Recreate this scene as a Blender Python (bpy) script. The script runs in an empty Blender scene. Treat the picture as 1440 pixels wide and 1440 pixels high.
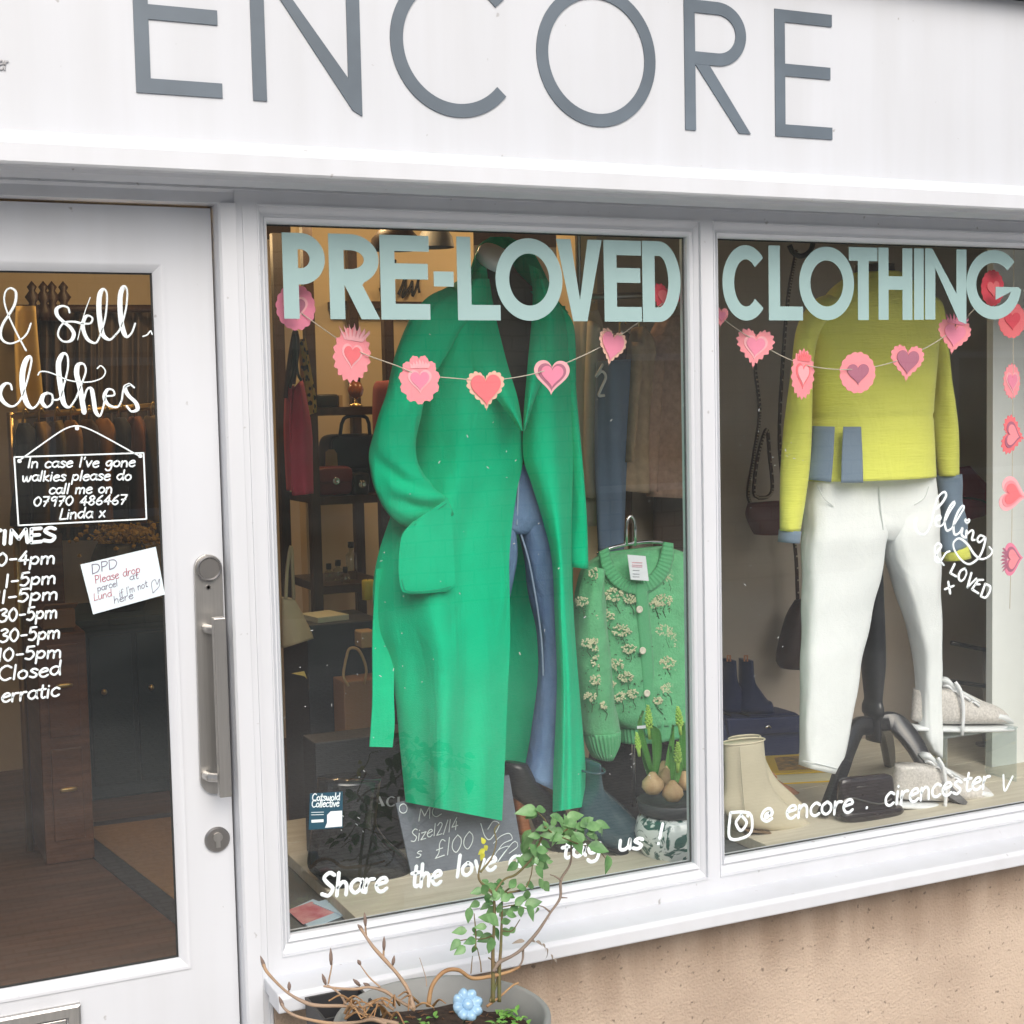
import bpy, bmesh, math, random
import numpy as np
from mathutils import Vector, Matrix, noise
from mathutils.geometry import tessellate_polygon

# ------------------------------------------------------------------ scene, camera, world, light
SC = bpy.context.scene
COL = SC.collection
YAW, PIT, ROL, FPX = 0.436161, -0.0741099, -0.0216459, 2072.83   # solved from the facade's straight lines
CAM = np.array([0.0, -2.76, 1.55])
_cy, _sy, _cp, _sp = math.cos(YAW), math.sin(YAW), math.cos(PIT), math.sin(PIT)
_f = np.array([_sy*_cp, _cy*_cp, _sp]); _r0 = np.array([_cy, -_sy, 0.0]); _u0 = np.cross(_r0, _f)
_r = math.cos(ROL)*_r0 + math.sin(ROL)*_u0; _u = -math.sin(ROL)*_r0 + math.cos(ROL)*_u0
cam = bpy.data.cameras.new('camera'); camo = bpy.data.objects.new('camera', cam); COL.objects.link(camo)
cam.sensor_width = 36; cam.lens = FPX/1440*36; cam.clip_start = 0.05; cam.clip_end = 400
camo.matrix_world = Matrix(((_r[0], _u[0], -_f[0], CAM[0]), (_r[1], _u[1], -_f[1], CAM[1]), (_r[2], _u[2], -_f[2], CAM[2]), (0, 0, 0, 1)))
SC.camera = camo

SUN_EL, SUN_AZ = math.radians(40), math.radians(188)
w = bpy.data.worlds.new('World'); SC.world = w; w.use_nodes = True
nt = w.node_tree; sky = nt.nodes.new('ShaderNodeTexSky'); sky.sky_type = 'NISHITA'; sky.sun_disc = False
sky.sun_elevation = SUN_EL; sky.sun_rotation = SUN_AZ; sky.air_density = 1.0; sky.dust_density = 6.0; sky.ozone_density = 1.0
nt.links.new(sky.outputs[0], nt.nodes['Background'].inputs[0]); nt.nodes['Background'].inputs[1].default_value = 0.13
sl = bpy.data.lights.new('sun', 'SUN'); sl.energy = 2.3; sl.angle = math.radians(55); sl.color = (0.97, 0.985, 1.0)
so = bpy.data.objects.new('sun', sl); COL.objects.link(so)
_sd = Vector((math.sin(SUN_AZ)*math.cos(SUN_EL), math.cos(SUN_AZ)*math.cos(SUN_EL), math.sin(SUN_EL)))
so.rotation_euler = _sd.to_track_quat('Z', 'Y').to_euler()
SC.view_settings.view_transform = 'Standard'; SC.view_settings.look = 'None'
SC.view_settings.exposure = 0.08; SC.view_settings.gamma = 1
SC.cycles.max_bounces = 7; SC.cycles.diffuse_bounces = 4; SC.cycles.glossy_bounces = 3; SC.cycles.transparent_max_bounces = 8
SC.cycles.use_denoising = True
SC.cycles.sample_clamp_indirect = 4.0
random.seed(7)

# ------------------------------------------------------------------ measuring from the solved camera
def ray(px, py): return _f + _r*((px-720)/FPX) - _u*((py-720)/FPX)
def at(px, py, Y):
    d = ray(px, py); return CAM + d*((Y-CAM[1])/d[1])
def onz(px, py, Z):
    d = ray(px, py); return CAM + d*((Z-CAM[2])/d[2])
def onx(px, py, X):
    d = ray(px, py); return CAM + d*((X-CAM[0])/d[0])

# ------------------------------------------------------------------ objects
ORG = {}
def tag(o, label=None, cat=None, group=None, kind=None):
    if label: o['label'] = label
    if cat: o['category'] = cat
    if group: o['group'] = group
    if kind: o['kind'] = kind
    return o
def thing(name, loc, label, cat, group=None):
    o = bpy.data.objects.new(name, None); COL.objects.link(o); o.location = loc; o.empty_display_size = .05
    ORG[o.name] = Vector(loc); return tag(o, label, cat, group)
def obj(name, bm, m, parent=None, smooth=False, bevel=0, label=None, cat=None, group=None, kind=None, subd=0, autosmooth=None):
    bmesh.ops.remove_doubles(bm, verts=bm.verts[:], dist=1e-6)
    bmesh.ops.recalc_face_normals(bm, faces=bm.faces[:])
    if parent is not None: org = ORG[parent.name]
    else:
        vs = [v.co for v in bm.verts]
        lo = [min(c[i] for c in vs) for i in range(3)]; hi = [max(c[i] for c in vs) for i in range(3)]
        org = Vector(((lo[0]+hi[0])/2, (lo[1]+hi[1])/2, lo[2]))
    for v in bm.verts: v.co -= org
    me = bpy.data.meshes.new(name); bm.to_mesh(me); bm.free()
    me.materials.append(m)
    if smooth: me.shade_smooth()
    if autosmooth is not None: me.set_sharp_from_angle(angle=math.radians(autosmooth))
    o = bpy.data.objects.new(name, me); COL.objects.link(o)
    if parent is not None: o.parent = parent
    else: o.location = org
    ORG[o.name] = Vector(org)
    if bevel:
        b = o.modifiers.new('bevel', 'BEVEL'); b.width = bevel; b.segments = 2; b.limit_method = 'ANGLE'
    if subd:
        s = o.modifiers.new('subd', 'SUBSURF'); s.levels = subd; s.render_levels = subd
    return tag(o, label, cat, group, kind)
def copy_tree(o, parent=None, dloc=None):
    c = o.copy(); COL.objects.link(c)
    ORG[c.name] = ORG[o.name]
    if parent is not None: c.parent = parent
    elif dloc is not None: c.location = Vector(o.location) + Vector(dloc)
    for ch in list(o.children): copy_tree(ch, c)
    return c

# ------------------------------------------------------------------ shapes
def BM(): return bmesh.new()
def quad(bm, *ps):
    return bm.faces.new([bm.verts.new(p) for p in ps])
def box(bm, x0, x1, y0, y1, z0, z1):
    v = [bm.verts.new((x, y, z)) for x in (x0, x1) for y in (y0, y1) for z in (z0, z1)]
    for f in ((0,1,3,2), (4,6,7,5), (0,4,5,1), (2,3,7,6), (0,2,6,4), (1,5,7,3)): bm.faces.new([v[i] for i in f])
    return bm
def obox(bm, c, ax, ay, az):   # oriented box from centre and three half-axis vectors
    c, ax, ay, az = map(Vector, (c, ax, ay, az))
    v = [bm.verts.new(c + ax*i + ay*j + az*k) for i in (-1, 1) for j in (-1, 1) for k in (-1, 1)]
    for f in ((0,1,3,2), (4,6,7,5), (0,4,5,1), (2,3,7,6), (0,2,6,4), (1,5,7,3)): bm.faces.new([v[i] for i in f])
    return bm
def crom(P, n):   # Catmull-Rom through the rows of P, n samples in all
    P = np.asarray(P, float)
    if len(P) == 2:
        t = np.linspace(0, 1, n)[:, None]; return P[0]*(1-t) + P[1]*t
    Q = np.vstack([2*P[0]-P[1], P, 2*P[-1]-P[-2]])
    d = np.sqrt(((P[1:, :2]-P[:-1, :2])**2).sum(1)) + 1e-9
    s = np.concatenate([[0], np.cumsum(d)]); out = []
    for x in np.linspace(0, s[-1], n):
        i = min(max(int(np.searchsorted(s, x, 'right'))-1, 0), len(P)-2); t = (x-s[i])/d[i]
        a, b, c, e = Q[i], Q[i+1], Q[i+2], Q[i+3]
        out.append(.5*((2*b) + (c-a)*t + (2*a-5*b+4*c-e)*t*t + (3*b-a-3*c+e)*t**3))
    return np.array(out)
def rings(bm, R, closed=True, caps=True):
    V = [[bm.verts.new(p) for p in r] for r in R]
    n = len(V[0])
    for a, b in zip(V[:-1], V[1:]):
        for i in range(n if closed else n-1):
            j = (i+1) % n
            bm.faces.new((a[i], a[j], b[j], b[i]))
    if caps and closed:
        bm.faces.new(V[0][::-1]); bm.faces.new(V[-1])
    return V
def tube(bm, pts, r, n=8, caps=True, smoothn=0, sq=None):
    """tube along 3-D points; r a number or one per point; sq flattens it along Y"""
    pts = np.array([list(p) for p in pts], float)
    rr = np.array(r if hasattr(r, '__len__') else [r]*len(pts), float)
    if smoothn:
        A = crom(np.hstack([pts, rr[:, None]]), smoothn) if True else None
        pts, rr = A[:, :3], np.maximum(A[:, 3], 1e-5)
    R = []; up = None
    for i, p in enumerate(pts):
        t = Vector(pts[min(i+1, len(pts)-1)] - pts[max(i-1, 0)])
        if t.length < 1e-9: t = Vector((0, 0, 1))
        t.normalize()
        if up is None:
            up = Vector((0, -1, 0)) if abs(t.y) < .9 else Vector((1, 0, 0))
        up = (up - t*up.dot(t))
        if up.length < 1e-6: up = t.orthogonal()
        up.normalize(); sd = t.cross(up)
        if sq is not None:
            up = Vector((0, -1, 0)); sd = t.cross(up); sd = sd.normalized() if sd.length > 1e-6 else Vector((1, 0, 0))
            R.append([Vector(p) + sd*(math.cos(2*math.pi*k/n)*rr[i]) + up*(math.sin(2*math.pi*k/n)*sq) for k in range(n)])
        else:
            R.append([Vector(p) + sd*(math.cos(2*math.pi*k/n)*rr[i]) + up*(math.sin(2*math.pi*k/n)*rr[i]) for k in range(n)])
    rings(bm, R, True, caps); return bm
def lathe(bm, c, prof, n=32, ax=Vector((0, 0, 1)), caps=True):
    """prof: list of (radius, height) about the axis ax through c"""
    ax = Vector(ax).normalized(); s = ax.orthogonal().normalized(); t = ax.cross(s); c = Vector(c)
    R = [[c + ax*h + (s*math.cos(2*math.pi*k/n) + t*math.sin(2*math.pi*k/n))*max(r, 1e-5) for k in range(n)] for r, h in prof]
    rings(bm, R, True, caps); return bm
def plate(bm, poly, Y, th, holes=()):
    """flat polygon (x,z) list with holes, front face at Y, thickness th going back (+Y)"""
    loops = [list(poly)] + [list(h) for h in holes]
    tri = tessellate_polygon([[Vector((x, z, 0)) for x, z in L] for L in loops])
    flat = [p for L in loops for p in L]
    fv = [bm.verts.new((x, Y, z)) for x, z in flat]; bv = [bm.verts.new((x, Y+th, z)) for x, z in flat]
    for t in tri:
        try: bm.faces.new([fv[i] for i in t]); bm.faces.new([bv[i] for i in t][::-1])
        except ValueError: pass
    k = 0
    for L in loops:
        n = len(L)
        for i in range(n):
            j = (i+1) % n
            try: bm.faces.new((fv[k+i], fv[k+j], bv[k+j], bv[k+i]))
            except ValueError: pass
        k += n
    return bm
def pxplate(bm, pts, Y, th, n=0, closed=True):
    """plate whose outline is measured in photo pixels at depth Y"""
    P = np.array(pts, float)
    if n:
        P = crom(np.vstack([P, P[:1]]), n)[:-1]
    return plate(bm, [(at(x, y, Y)[0], at(x, y, Y)[2]) for x, y in P], Y, th)
def frame_profile(bm, x0, x1, z0, z1, prof, sx=1.0):
    """moulded rectangular frame: prof = (outward offset, Y) pairs"""
    R = []
    for o, y in prof:
        R.append([(x0-o*sx, y, z0-o), (x1+o*sx, y, z0-o), (x1+o*sx, y, z1+o), (x0-o*sx, y, z1+o)])
    rings(bm, [[Vector(p) for p in r] for r in R], True, False); return bm
def sheet(rows, Y0, prof=None, nu=24, nv=60, th=.004, bm=None, jag=None):
    """cloth panel between a left and a right edge given as pixel pairs per row; prof(u, v) bends it in depth; real thickness th"""
    bm = bm or BM()
    A = crom(np.array([[l[0], l[1], r[0], r[1]] for l, r in rows], float), nv)
    F, B = [], []
    for j in range(nv):
        v = j/(nv-1); fr = []
        for i in range(nu):
            u = i/(nu-1)
            y = Y0 + (prof(u, v) if prof else 0)
            px, py = A[j, 0]*(1-u) + A[j, 2]*u, A[j, 1]*(1-u) + A[j, 3]*u
            fr.append(Vector(at(px, py, y)))
        F.append(fr)
    n = len(F)
    for j in range(nv):
        B.append([p + Vector((0, th, 0)) for p in F[j]])
    fv = [[bm.verts.new(p) for p in r] for r in F]; bv = [[bm.verts.new(p) for p in r] for r in B]
    for j in range(nv-1):
        for i in range(nu-1):
            bm.faces.new((fv[j][i], fv[j][i+1], fv[j+1][i+1], fv[j+1][i])); bm.faces.new((bv[j][i], bv[j+1][i], bv[j+1][i+1], bv[j][i+1]))
        bm.faces.new((fv[j][0], fv[j+1][0], bv[j+1][0], bv[j][0])); bm.faces.new((fv[j][-1], bv[j][-1], bv[j+1][-1], fv[j+1][-1]))
    for i in range(nu-1):
        bm.faces.new((fv[0][i], bv[0][i], bv[0][i+1], fv[0][i+1])); bm.faces.new((fv[-1][i], fv[-1][i+1], bv[-1][i+1], bv[-1][i]))
    return bm
def loft(rows, Y, n=28, m=40, fold=None, p=2.0, caps=True, bm=None):
    """closed soft body: rows of (xl, yl, xr, yr, half_depth[, dY]) in photo pixels, centred at depth Y"""
    bm = bm or BM()
    A = crom(np.array([list(r) + [0]*(6-len(r)) for r in rows], float), m)
    R = []
    for j, (xl, yl, xr, yr, b, dy) in enumerate(A):
        y = Y + dy; L, Rr = Vector(at(xl, yl, y)), Vector(at(xr, yr, y)); c = (L+Rr)/2; ax = (Rr-L)/2
        b = max(b, 1e-4); a = ax.length
        k = min(.85, abs(c.x)/(y-CAM[1])*b/max(a, 1e-6)) ; ax = ax*math.sqrt(1-k*k)   # silhouettes, seen obliquely, keep their measured width
        ring = []
        for i in range(n):
            t = 2*math.pi*i/n; ct, st = math.cos(t), math.sin(t)
            ct = math.copysign(abs(ct)**(2/p), ct); st = math.copysign(abs(st)**(2/p), st)
            q = c + ax*ct + Vector((0, -b*st, 0))
            if fold:
                d = fold(t, j/(m-1)); nn = Vector((ax.x*ct, -b*st, ax.z*ct)); nn = nn.normalized() if nn.length > 1e-7 else Vector((0, -1, 0)); q += nn*d
            ring.append(q)
        R.append(ring)
    rings(bm, R, True, caps); return bm
def nz(x, y, z=0): return noise.noise(Vector((x, y, z)))
def rbox(bm, c, hx, hy, hz, n=4.0, rot=0, seg=16):
    """rounded (superellipsoid) box"""
    c = Vector(c); Rm = Matrix.Rotation(rot, 3, 'Z'); R = []
    sp = lambda a, e: math.copysign(abs(a)**e, a)
    for j in range(seg+1):
        ph = -math.pi/2 + math.pi*j/seg; cz, sz = sp(math.cos(ph), 2/n), sp(math.sin(ph), 2/n)
        R.append([c + Rm @ Vector((hx*max(cz, 1e-3)*sp(math.cos(t), 2/n), hy*max(cz, 1e-3)*sp(math.sin(t), 2/n), hz*sz)) for t in [2*math.pi*k/(seg*2) for k in range(seg*2)]])
    rings(bm, R, True, True); return bm

# ------------------------------------------------------------------ materials
def S(c):   # sRGB 0-255 to linear
    return tuple(((x/255)/12.92 if x/255 <= .04045 else ((x/255+.055)/1.055)**2.4) for x in c)
def mat(name, rgb, rough=.6, var=.0, vscale=8, bump=0, bscale=60, metal=0, rgb2=None, detail=4, spec=.5, sheen=0, trans=0, kind='noise', stretch=(1, 1, 1), coat=0, emit=None, crease=0, cscale=(6, 6, 3)):
    m = bpy.data.materials.new(name); m.use_nodes = True; t = m.node_tree; b = t.nodes['Principled BSDF']
    b.inputs['Roughness'].default_value = rough; b.inputs['Metallic'].default_value = metal
    b.inputs['Specular IOR Level'].default_value = spec
    b.inputs['Base Color'].default_value = (*rgb, 1)
    if sheen: b.inputs['Sheen Weight'].default_value = sheen; b.inputs['Sheen Roughness'].default_value = .5
    if coat: b.inputs['Coat Weight'].default_value = coat; b.inputs['Coat Roughness'].default_value = .05
    if trans: b.inputs['Transmission Weight'].default_value = trans
    tc = t.nodes.new('ShaderNodeTexCoord'); mp = t.nodes.new('ShaderNodeMapping'); t.links.new(tc.outputs['Object'], mp.inputs[0])
    mp.inputs['Scale'].default_value = stretch
    if var or rgb2:
        if kind == 'wave':
            nx = t.nodes.new('ShaderNodeTexWave'); nx.inputs['Distortion'].default_value = 6; nx.inputs['Detail'].default_value = detail; nx.inputs['Detail Scale'].default_value = 2
        else:
            nx = t.nodes.new('ShaderNodeTexNoise'); nx.inputs['Detail'].default_value = detail; nx.inputs['Roughness'].default_value = .6
        nx.inputs['Scale'].default_value = vscale; t.links.new(mp.outputs[0], nx.inputs['Vector'])
        rp = t.nodes.new('ShaderNodeValToRGB'); t.links.new(nx.outputs[0], rp.inputs[0])
        c2 = rgb2 or tuple(min(1, x*(1+var)) for x in rgb); c1 = rgb if rgb2 else tuple(x*(1-var) for x in rgb)
        rp.color_ramp.elements[0].position = .3; rp.color_ramp.elements[1].position = .7
        rp.color_ramp.elements[0].color = (*c1, 1); rp.color_ramp.elements[1].color = (*c2, 1)
        t.links.new(rp.outputs[0], b.inputs['Base Color'])
    if bump:
        n2 = t.nodes.new('ShaderNodeTexNoise'); n2.inputs['Scale'].default_value = bscale; n2.inputs['Detail'].default_value = 3; t.links.new(mp.outputs[0], n2.inputs['Vector'])
        bp = t.nodes.new('ShaderNodeBump'); bp.inputs['Strength'].default_value = bump; bp.inputs['Distance'].default_value = .004
        t.links.new(n2.outputs[0], bp.inputs['Height']); t.links.new(bp.outputs[0], b.inputs['Normal'])
    if crease:   # soft hanging folds and rumples
        m3 = t.nodes.new('ShaderNodeMapping'); t.links.new(tc.outputs['Object'], m3.inputs[0]); m3.inputs['Scale'].default_value = cscale
        n3 = t.nodes.new('ShaderNodeTexNoise'); n3.inputs['Scale'].default_value = 2.2; n3.inputs['Detail'].default_value = 3; n3.inputs['Distortion'].default_value = 1.2; t.links.new(m3.outputs[0], n3.inputs['Vector'])
        b3 = t.nodes.new('ShaderNodeBump'); b3.inputs['Strength'].default_value = crease; b3.inputs['Distance'].default_value = .03; t.links.new(n3.outputs[0], b3.inputs['Height'])
        if bump: t.links.new(b3.outputs[0], bp.inputs['Normal'])
        else: t.links.new(b3.outputs[0], b.inputs['Normal'])
    if emit:
        b.inputs['Emission Color'].default_value = (*emit[0], 1); b.inputs['Emission Strength'].default_value = emit[1]
    return m
def node(m, typ, **kw):
    n = m.node_tree.nodes.new(typ)
    for k, v in kw.items():
        if k in n.inputs: n.inputs[k].default_value = v
        else: setattr(n, k, v)
    return n
def glass_mat(name='window glass', f=1.0, tint=(.97, .985, .98), veil=0):
    m = bpy.data.materials.new(name); m.use_nodes = True; t = m.node_tree; t.nodes.remove(t.nodes['Principled BSDF'])
    out = t.nodes['Material Output']; tr = node(m, 'ShaderNodeBsdfTransparent'); tr.inputs[0].default_value = (*tint, 1)
    gl = node(m, 'ShaderNodeBsdfGlossy'); gl.inputs['Roughness'].default_value = .0
    ge = node(m, 'ShaderNodeNewGeometry'); dt = node(m, 'ShaderNodeVectorMath', operation='DOT_PRODUCT'); L = t.links.new
    L(ge.outputs['Normal'], dt.inputs[0]); L(ge.outputs['Incoming'], dt.inputs[1])
    ab = node(m, 'ShaderNodeMath', operation='ABSOLUTE'); L(dt.outputs['Value'], ab.inputs[0])
    sb = node(m, 'ShaderNodeMath', operation='SUBTRACT', use_clamp=True); sb.inputs[0].default_value = 1; L(ab.outputs[0], sb.inputs[1])
    pw = node(m, 'ShaderNodeMath', operation='POWER'); pw.inputs[1].default_value = 5; L(sb.outputs[0], pw.inputs[0])
    mu = node(m, 'ShaderNodeMath', operation='MULTIPLY_ADD', use_clamp=True); mu.inputs[1].default_value = .92; mu.inputs[2].default_value = .078*f   # Schlick, both faces of the pane
    mx = node(m, 'ShaderNodeMixShader')
    L(pw.outputs[0], mu.inputs[0]); L(mu.outputs[0], mx.inputs[0]); L(tr.outputs[0], mx.inputs[1]); L(gl.outputs[0], mx.inputs[2]); last = mx
    if veil:   # milky veil of street reflections painted on as a patchy pale layer
        tc = node(m, 'ShaderNodeTexCoord'); mp = node(m, 'ShaderNodeMapping'); mp.inputs['Rotation'].default_value = (0, .5, 0); mp.inputs['Scale'].default_value = (1.2, 1, 3.4); L(tc.outputs['Object'], mp.inputs[0])
        nn = node(m, 'ShaderNodeTexNoise', Scale=1.7, Detail=5.0, Distortion=.8); L(mp.outputs[0], nn.inputs['Vector'])
        fa = node(m, 'ShaderNodeMath', operation='MULTIPLY_ADD', use_clamp=True); fa.inputs[1].default_value = veil*2.2; fa.inputs[2].default_value = -veil*.35; L(nn.outputs[0], fa.inputs[0])
        df = node(m, 'ShaderNodeBsdfDiffuse'); df.inputs[0].default_value = (.78, .84, .84, 1); m2 = node(m, 'ShaderNodeMixShader'); L(fa.outputs[0], m2.inputs[0]); L(mx.outputs[0], m2.inputs[1]); L(df.outputs[0], m2.inputs[2]); last = m2
    L(last.outputs[0], out.inputs[0])
    return m

# ------------------------------------------------------------------ lettering
def ell(cx, cz, rx, rz, a0=0, a1=360, n=48):
    return [(cx+rx*math.cos(math.radians(a0+(a1-a0)*i/n)), cz+rz*math.sin(math.radians(a0+(a1-a0)*i/n))) for i in range(n+(0 if abs(a1-a0) >= 360 else 1))]
def glyph(ch, W, H, s, sv=None):
    """sans capital in a W x H box, stroke s (vertical bars) and sv (horizontal bars): list of (outline, holes)"""
    h = sv or s
    if ch == 'E': return [([(0,0),(W,0),(W,h),(s,h),(s,H*.48),(W*.97,H*.48),(W*.97,H*.48+h),(s,H*.48+h),(s,H-h),(W,H-h),(W,H),(0,H)], ())]
    if ch == 'L': return [([(0,0),(W,0),(W,h),(s,h),(s,H),(0,H)], ())]
    if ch == 'I': return [([(0,0),(W,0),(W,H),(0,H)], ())]
    if ch == '-': return [([(0,H*.4),(W,H*.4),(W,H*.58),(0,H*.58)], ())]
    if ch == 'T': a = (W-s)/2; return [([(a,0),(a+s,0),(a+s,H-h),(W,H-h),(W,H),(0,H),(0,H-h),(a,H-h)], ())]
    if ch == 'H': return [([(0,0),(s,0),(s,H*.42),(W-s,H*.42),(W-s,0),(W,0),(W,H),(W-s,H),(W-s,H*.42+h),(s,H*.42+h),(s,H),(0,H)], ())]
    if ch == 'N':
        d = s*1.35
        return [([(0,0),(s,0),(s,H-d*1.1),(W-s*.75,-H*.02),(W,-H*.06),(W,H),(W-s,H),(W-s,d*1.5),(s*.7,H),(0,H)], ())]
    if ch == 'V': return [([(0,H),(s*1.1,H),(W/2,H*.26),(W-s*1.1,H),(W,H),(W/2+s*.55,0),(W/2-s*.55,0)], ())]
    if ch == 'O': return [(ell(W/2, H/2, W/2, H/2, n=64), (ell(W/2, H/2, W/2-s, H/2-h, n=64),))]
    if ch == 'D':
        r = H/2; o = [(0,0)] + ell(W*.42, r, W*.58, r, -90, 90, 32) + [(0,H)]; i = [(s,h)] + ell(W*.42, r, W*.58-s, r-h, -90, 90, 32) + [(s,H-h)]
        return [(o, (i,))]
    if ch in 'PR':
        b = H*.40; r = (H-b)/2
        if ch == 'P':
            o = [(0,0),(s,0),(s,b)] + ell(W*.42, b+r, W*.58, r, -90, 90, 28) + [(0,H)]
        else:
            o = [(0,0),(s,0),(s,b),(W*.30,b),(W-s*1.25,0),(W,0),(W*.30+s*1.2,b+.0004)] + ell(W*.42, b+r, W*.58, r, -62, 90, 28) + [(0,H)]
        i = [(s,b+h)] + ell(W*.42, b+r, W*.58-s, r-h, -90, 90, 28) + [(s,H-h)]
        return [(o, (i,))]
    if ch in 'CG':
        a0 = 42
        e = -42 if ch == 'C' else -2
        o = ell(W*.53, H/2, W*.53, H/2, a0, 360+e, 60); i = ell(W*.53, H/2, W*.53-s, H/2-h, 360+e, a0, 60)
        if ch == 'C': return [(o + i, ())]
        o[-1] = (W*1.0, H*.47)
        return [(o + [(W*.56, H*.47), (W*.56, H*.47-h)] + ell(W*.53, H/2, W*.53-s, H/2-h, 342, a0, 60), ())]
def put_glyph(bm, ch, x0, z0, W, H, s, Y, th, sv=None, shear=None):
    for o, hs in glyph(ch, W, H, s, sv):
        plate(bm, [(x0+x, z0+z) for x, z in o], Y, th, [[(x0+x, z0+z) for x, z in hh] for hh in hs])
    return bm
# one-stroke hand lettering: width | strokes
HF = {}
for _l in """a .58|.5,.5 .3,.6 .1,.45 .08,.2 .25,.02 .42,.15 .5,.4;.5,.58 .48,.2 .56,.02
b .55|.08,1 .1,.05;.1,.4 .3,.58 .48,.35 .35,.05 .1,.08
c .5|.46,.5 .28,.6 .08,.4 .1,.12 .28,0 .46,.1
d .6|.5,.5 .3,.6 .1,.45 .08,.2 .25,.02 .42,.15 .5,.4;.52,1 .5,.4 .54,0
e .52|.08,.3 .3,.36 .46,.42 .38,.58 .2,.55 .06,.3 .15,.05 .32,0 .48,.12
f .42|.44,.9 .32,1 .2,.85 .18,.4 .18,0;.02,.55 .38,.58
g .56|.48,.55 .28,.6 .08,.4 .15,.12 .35,.15 .46,.45;.48,.58 .48,0 .4,-.32 .2,-.36 .08,-.22
h .56|.1,1 .1,0;.1,.35 .28,.58 .44,.45 .46,0
i .24|.12,.58 .1,.0;.13,.8 .13,.83
k .52|.1,1 .1,0;.44,.55 .12,.28;.12,.28 .46,0
l .24|.14,1 .1,0
m .8|.08,.58 .08,0;.08,.35 .24,.58 .38,.45 .38,0;.38,.35 .54,.58 .68,.45 .7,0
n .55|.08,.58 .08,0;.08,.35 .26,.58 .42,.45 .46,0
o .56|.28,.58 .08,.4 .1,.12 .28,0 .46,.15 .46,.42 .28,.58
p .56|.1,.58 .06,-.35;.1,.4 .3,.6 .48,.38 .36,.06 .1,.1
r .42|.08,.58 .08,0;.08,.3 .2,.54 .38,.56
s .46|.42,.5 .26,.6 .1,.48 .26,.32 .4,.16 .26,0 .06,.08
t .4|.22,.9 .18,.2 .26,0 .38,.06;.02,.6 .38,.62
u .56|.08,.58 .1,.1 .26,0 .42,.15 .46,.58;.46,.58 .5,0
v .5|.06,.58 .24,0;.24,0 .44,.58
w .72|.06,.56 .14,.05 .26,.05 .36,.5;.36,.5 .42,.05 .56,.05 .66,.56
x .5|.06,.56 .44,.02;.42,.58 .06,0
z .5|.06,.56 .44,.57;.44,.57 .06,.02;.06,.02 .46,.03
C .7|.64,.85 .4,1 .12,.75 .1,.3 .35,0 .64,.12
D .66|.08,1 .06,0;.08,1 .45,.9 .6,.5 .4,.1 .06,0
E .5|.1,1 .08,0;.08,1 .46,1;.08,.52 .4,.53;.08,0 .48,.02
I .26|.13,1 .1,0
L .52|.14,1 .06,.02;.06,.02 .5,.04
M .78|.08,0 .12,1;.12,1 .4,.3;.4,.3 .66,1;.66,1 .72,0
O .74|.37,1 .1,.75 .1,.25 .37,0 .64,.25 .64,.75 .37,1
P .56|.1,1 .08,0;.1,1 .4,.95 .5,.75 .36,.5 .1,.45
S .56|.5,.88 .3,1 .1,.8 .26,.55 .48,.3 .34,0 .06,.1
T .6|.04,1 .58,1;.3,1 .28,0
V .6|.05,1 .28,0;.28,0 .56,1
0 .6|.3,1 .08,.7 .08,.3 .3,0 .5,.3 .5,.7 .3,1
1 .26|.13,1 .11,0
2 .56|.08,.8 .28,1 .46,.8 .3,.4 .06,0;.06,0 .5,.02
3 .55|.08,.9 .3,1 .45,.8 .2,.55 .46,.4 .42,.1 .2,0 .05,.1
4 .58|.4,1 .06,.3;.06,.3 .54,.32;.4,.7 .38,0
5 .55|.46,1 .14,.98;.14,.98 .1,.58;.1,.58 .34,.65 .48,.35 .3,.02 .06,.08
6 .55|.42,1 .15,.6 .08,.2 .28,0 .46,.2 .36,.45 .1,.35
7 .55|.06,1 .48,1;.48,1 .2,0;.14,.5 .42,.52
8 .55|.3,.55 .1,.75 .28,1 .44,.75 .3,.55 .08,.25 .28,0 .46,.25 .3,.55
9 .55|.46,.8 .3,1 .1,.8 .2,.55 .44,.7;.46,.95 .4,0
- .5|.1,.42 .42,.44
. .26|.12,.04 .13,.06
! .24|.16,1 .12,.3;.1,.03 .11,.05
' .2|.12,1 .08,.8
@ .8|.5,.5 .35,.5 .3,.3 .45,.25 .52,.55;.52,.55 .6,.3 .7,.5 .5,.8 .2,.7 .1,.3 .4,0 .7,.12
£ .6|.52,.85 .36,1 .24,.8 .24,.3 .08,.02;.08,.02 .54,.04;.1,.48 .42,.5
/ .4|.34,1 .06,-.1""".split('\n'):
    _k, _v = _l[0], _l[2:]; _w, _s = _v.split('|')
    HF[_k] = (float(_w), [[tuple(map(float, q.split(','))) for q in st.split()] for st in _s.split(';')])
def ink(bm, pts, Y, r, n=0, cal=0, th=.0009):
    """painted stroke: photo-pixel polyline on the plane Y, half width r (m); cal thickens down-strokes"""
    P = crom(np.array(pts, float), n or max(5, 5*len(pts))) if len(pts) > 2 else np.array(pts, float)
    X = [at(x, y, Y) for x, y in P]; R = []
    for i in range(len(X)):
        d = P[min(i+1, len(P)-1)] - P[max(i-1, 0)]; L = np.hypot(*d) + 1e-9
        R.append(r*(1 + cal*max(0, d[1]/L)))
    if cal:
        R = list(np.convolve(np.pad(R, 2, mode='edge'), np.ones(5)/5, 'valid'))
    e0 = X[0] - (X[1]-X[0])/max(1e-6, np.linalg.norm(X[1]-X[0]))*R[0]*.8; e1 = X[-1] + (X[-1]-X[-2])/max(1e-6, np.linalg.norm(X[-1]-X[-2]))*R[-1]*.8
    tube(bm, [e0] + X + [e1], [R[0]*.45] + R + [R[-1]*.45], n=6, sq=th)
    return bm
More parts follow.
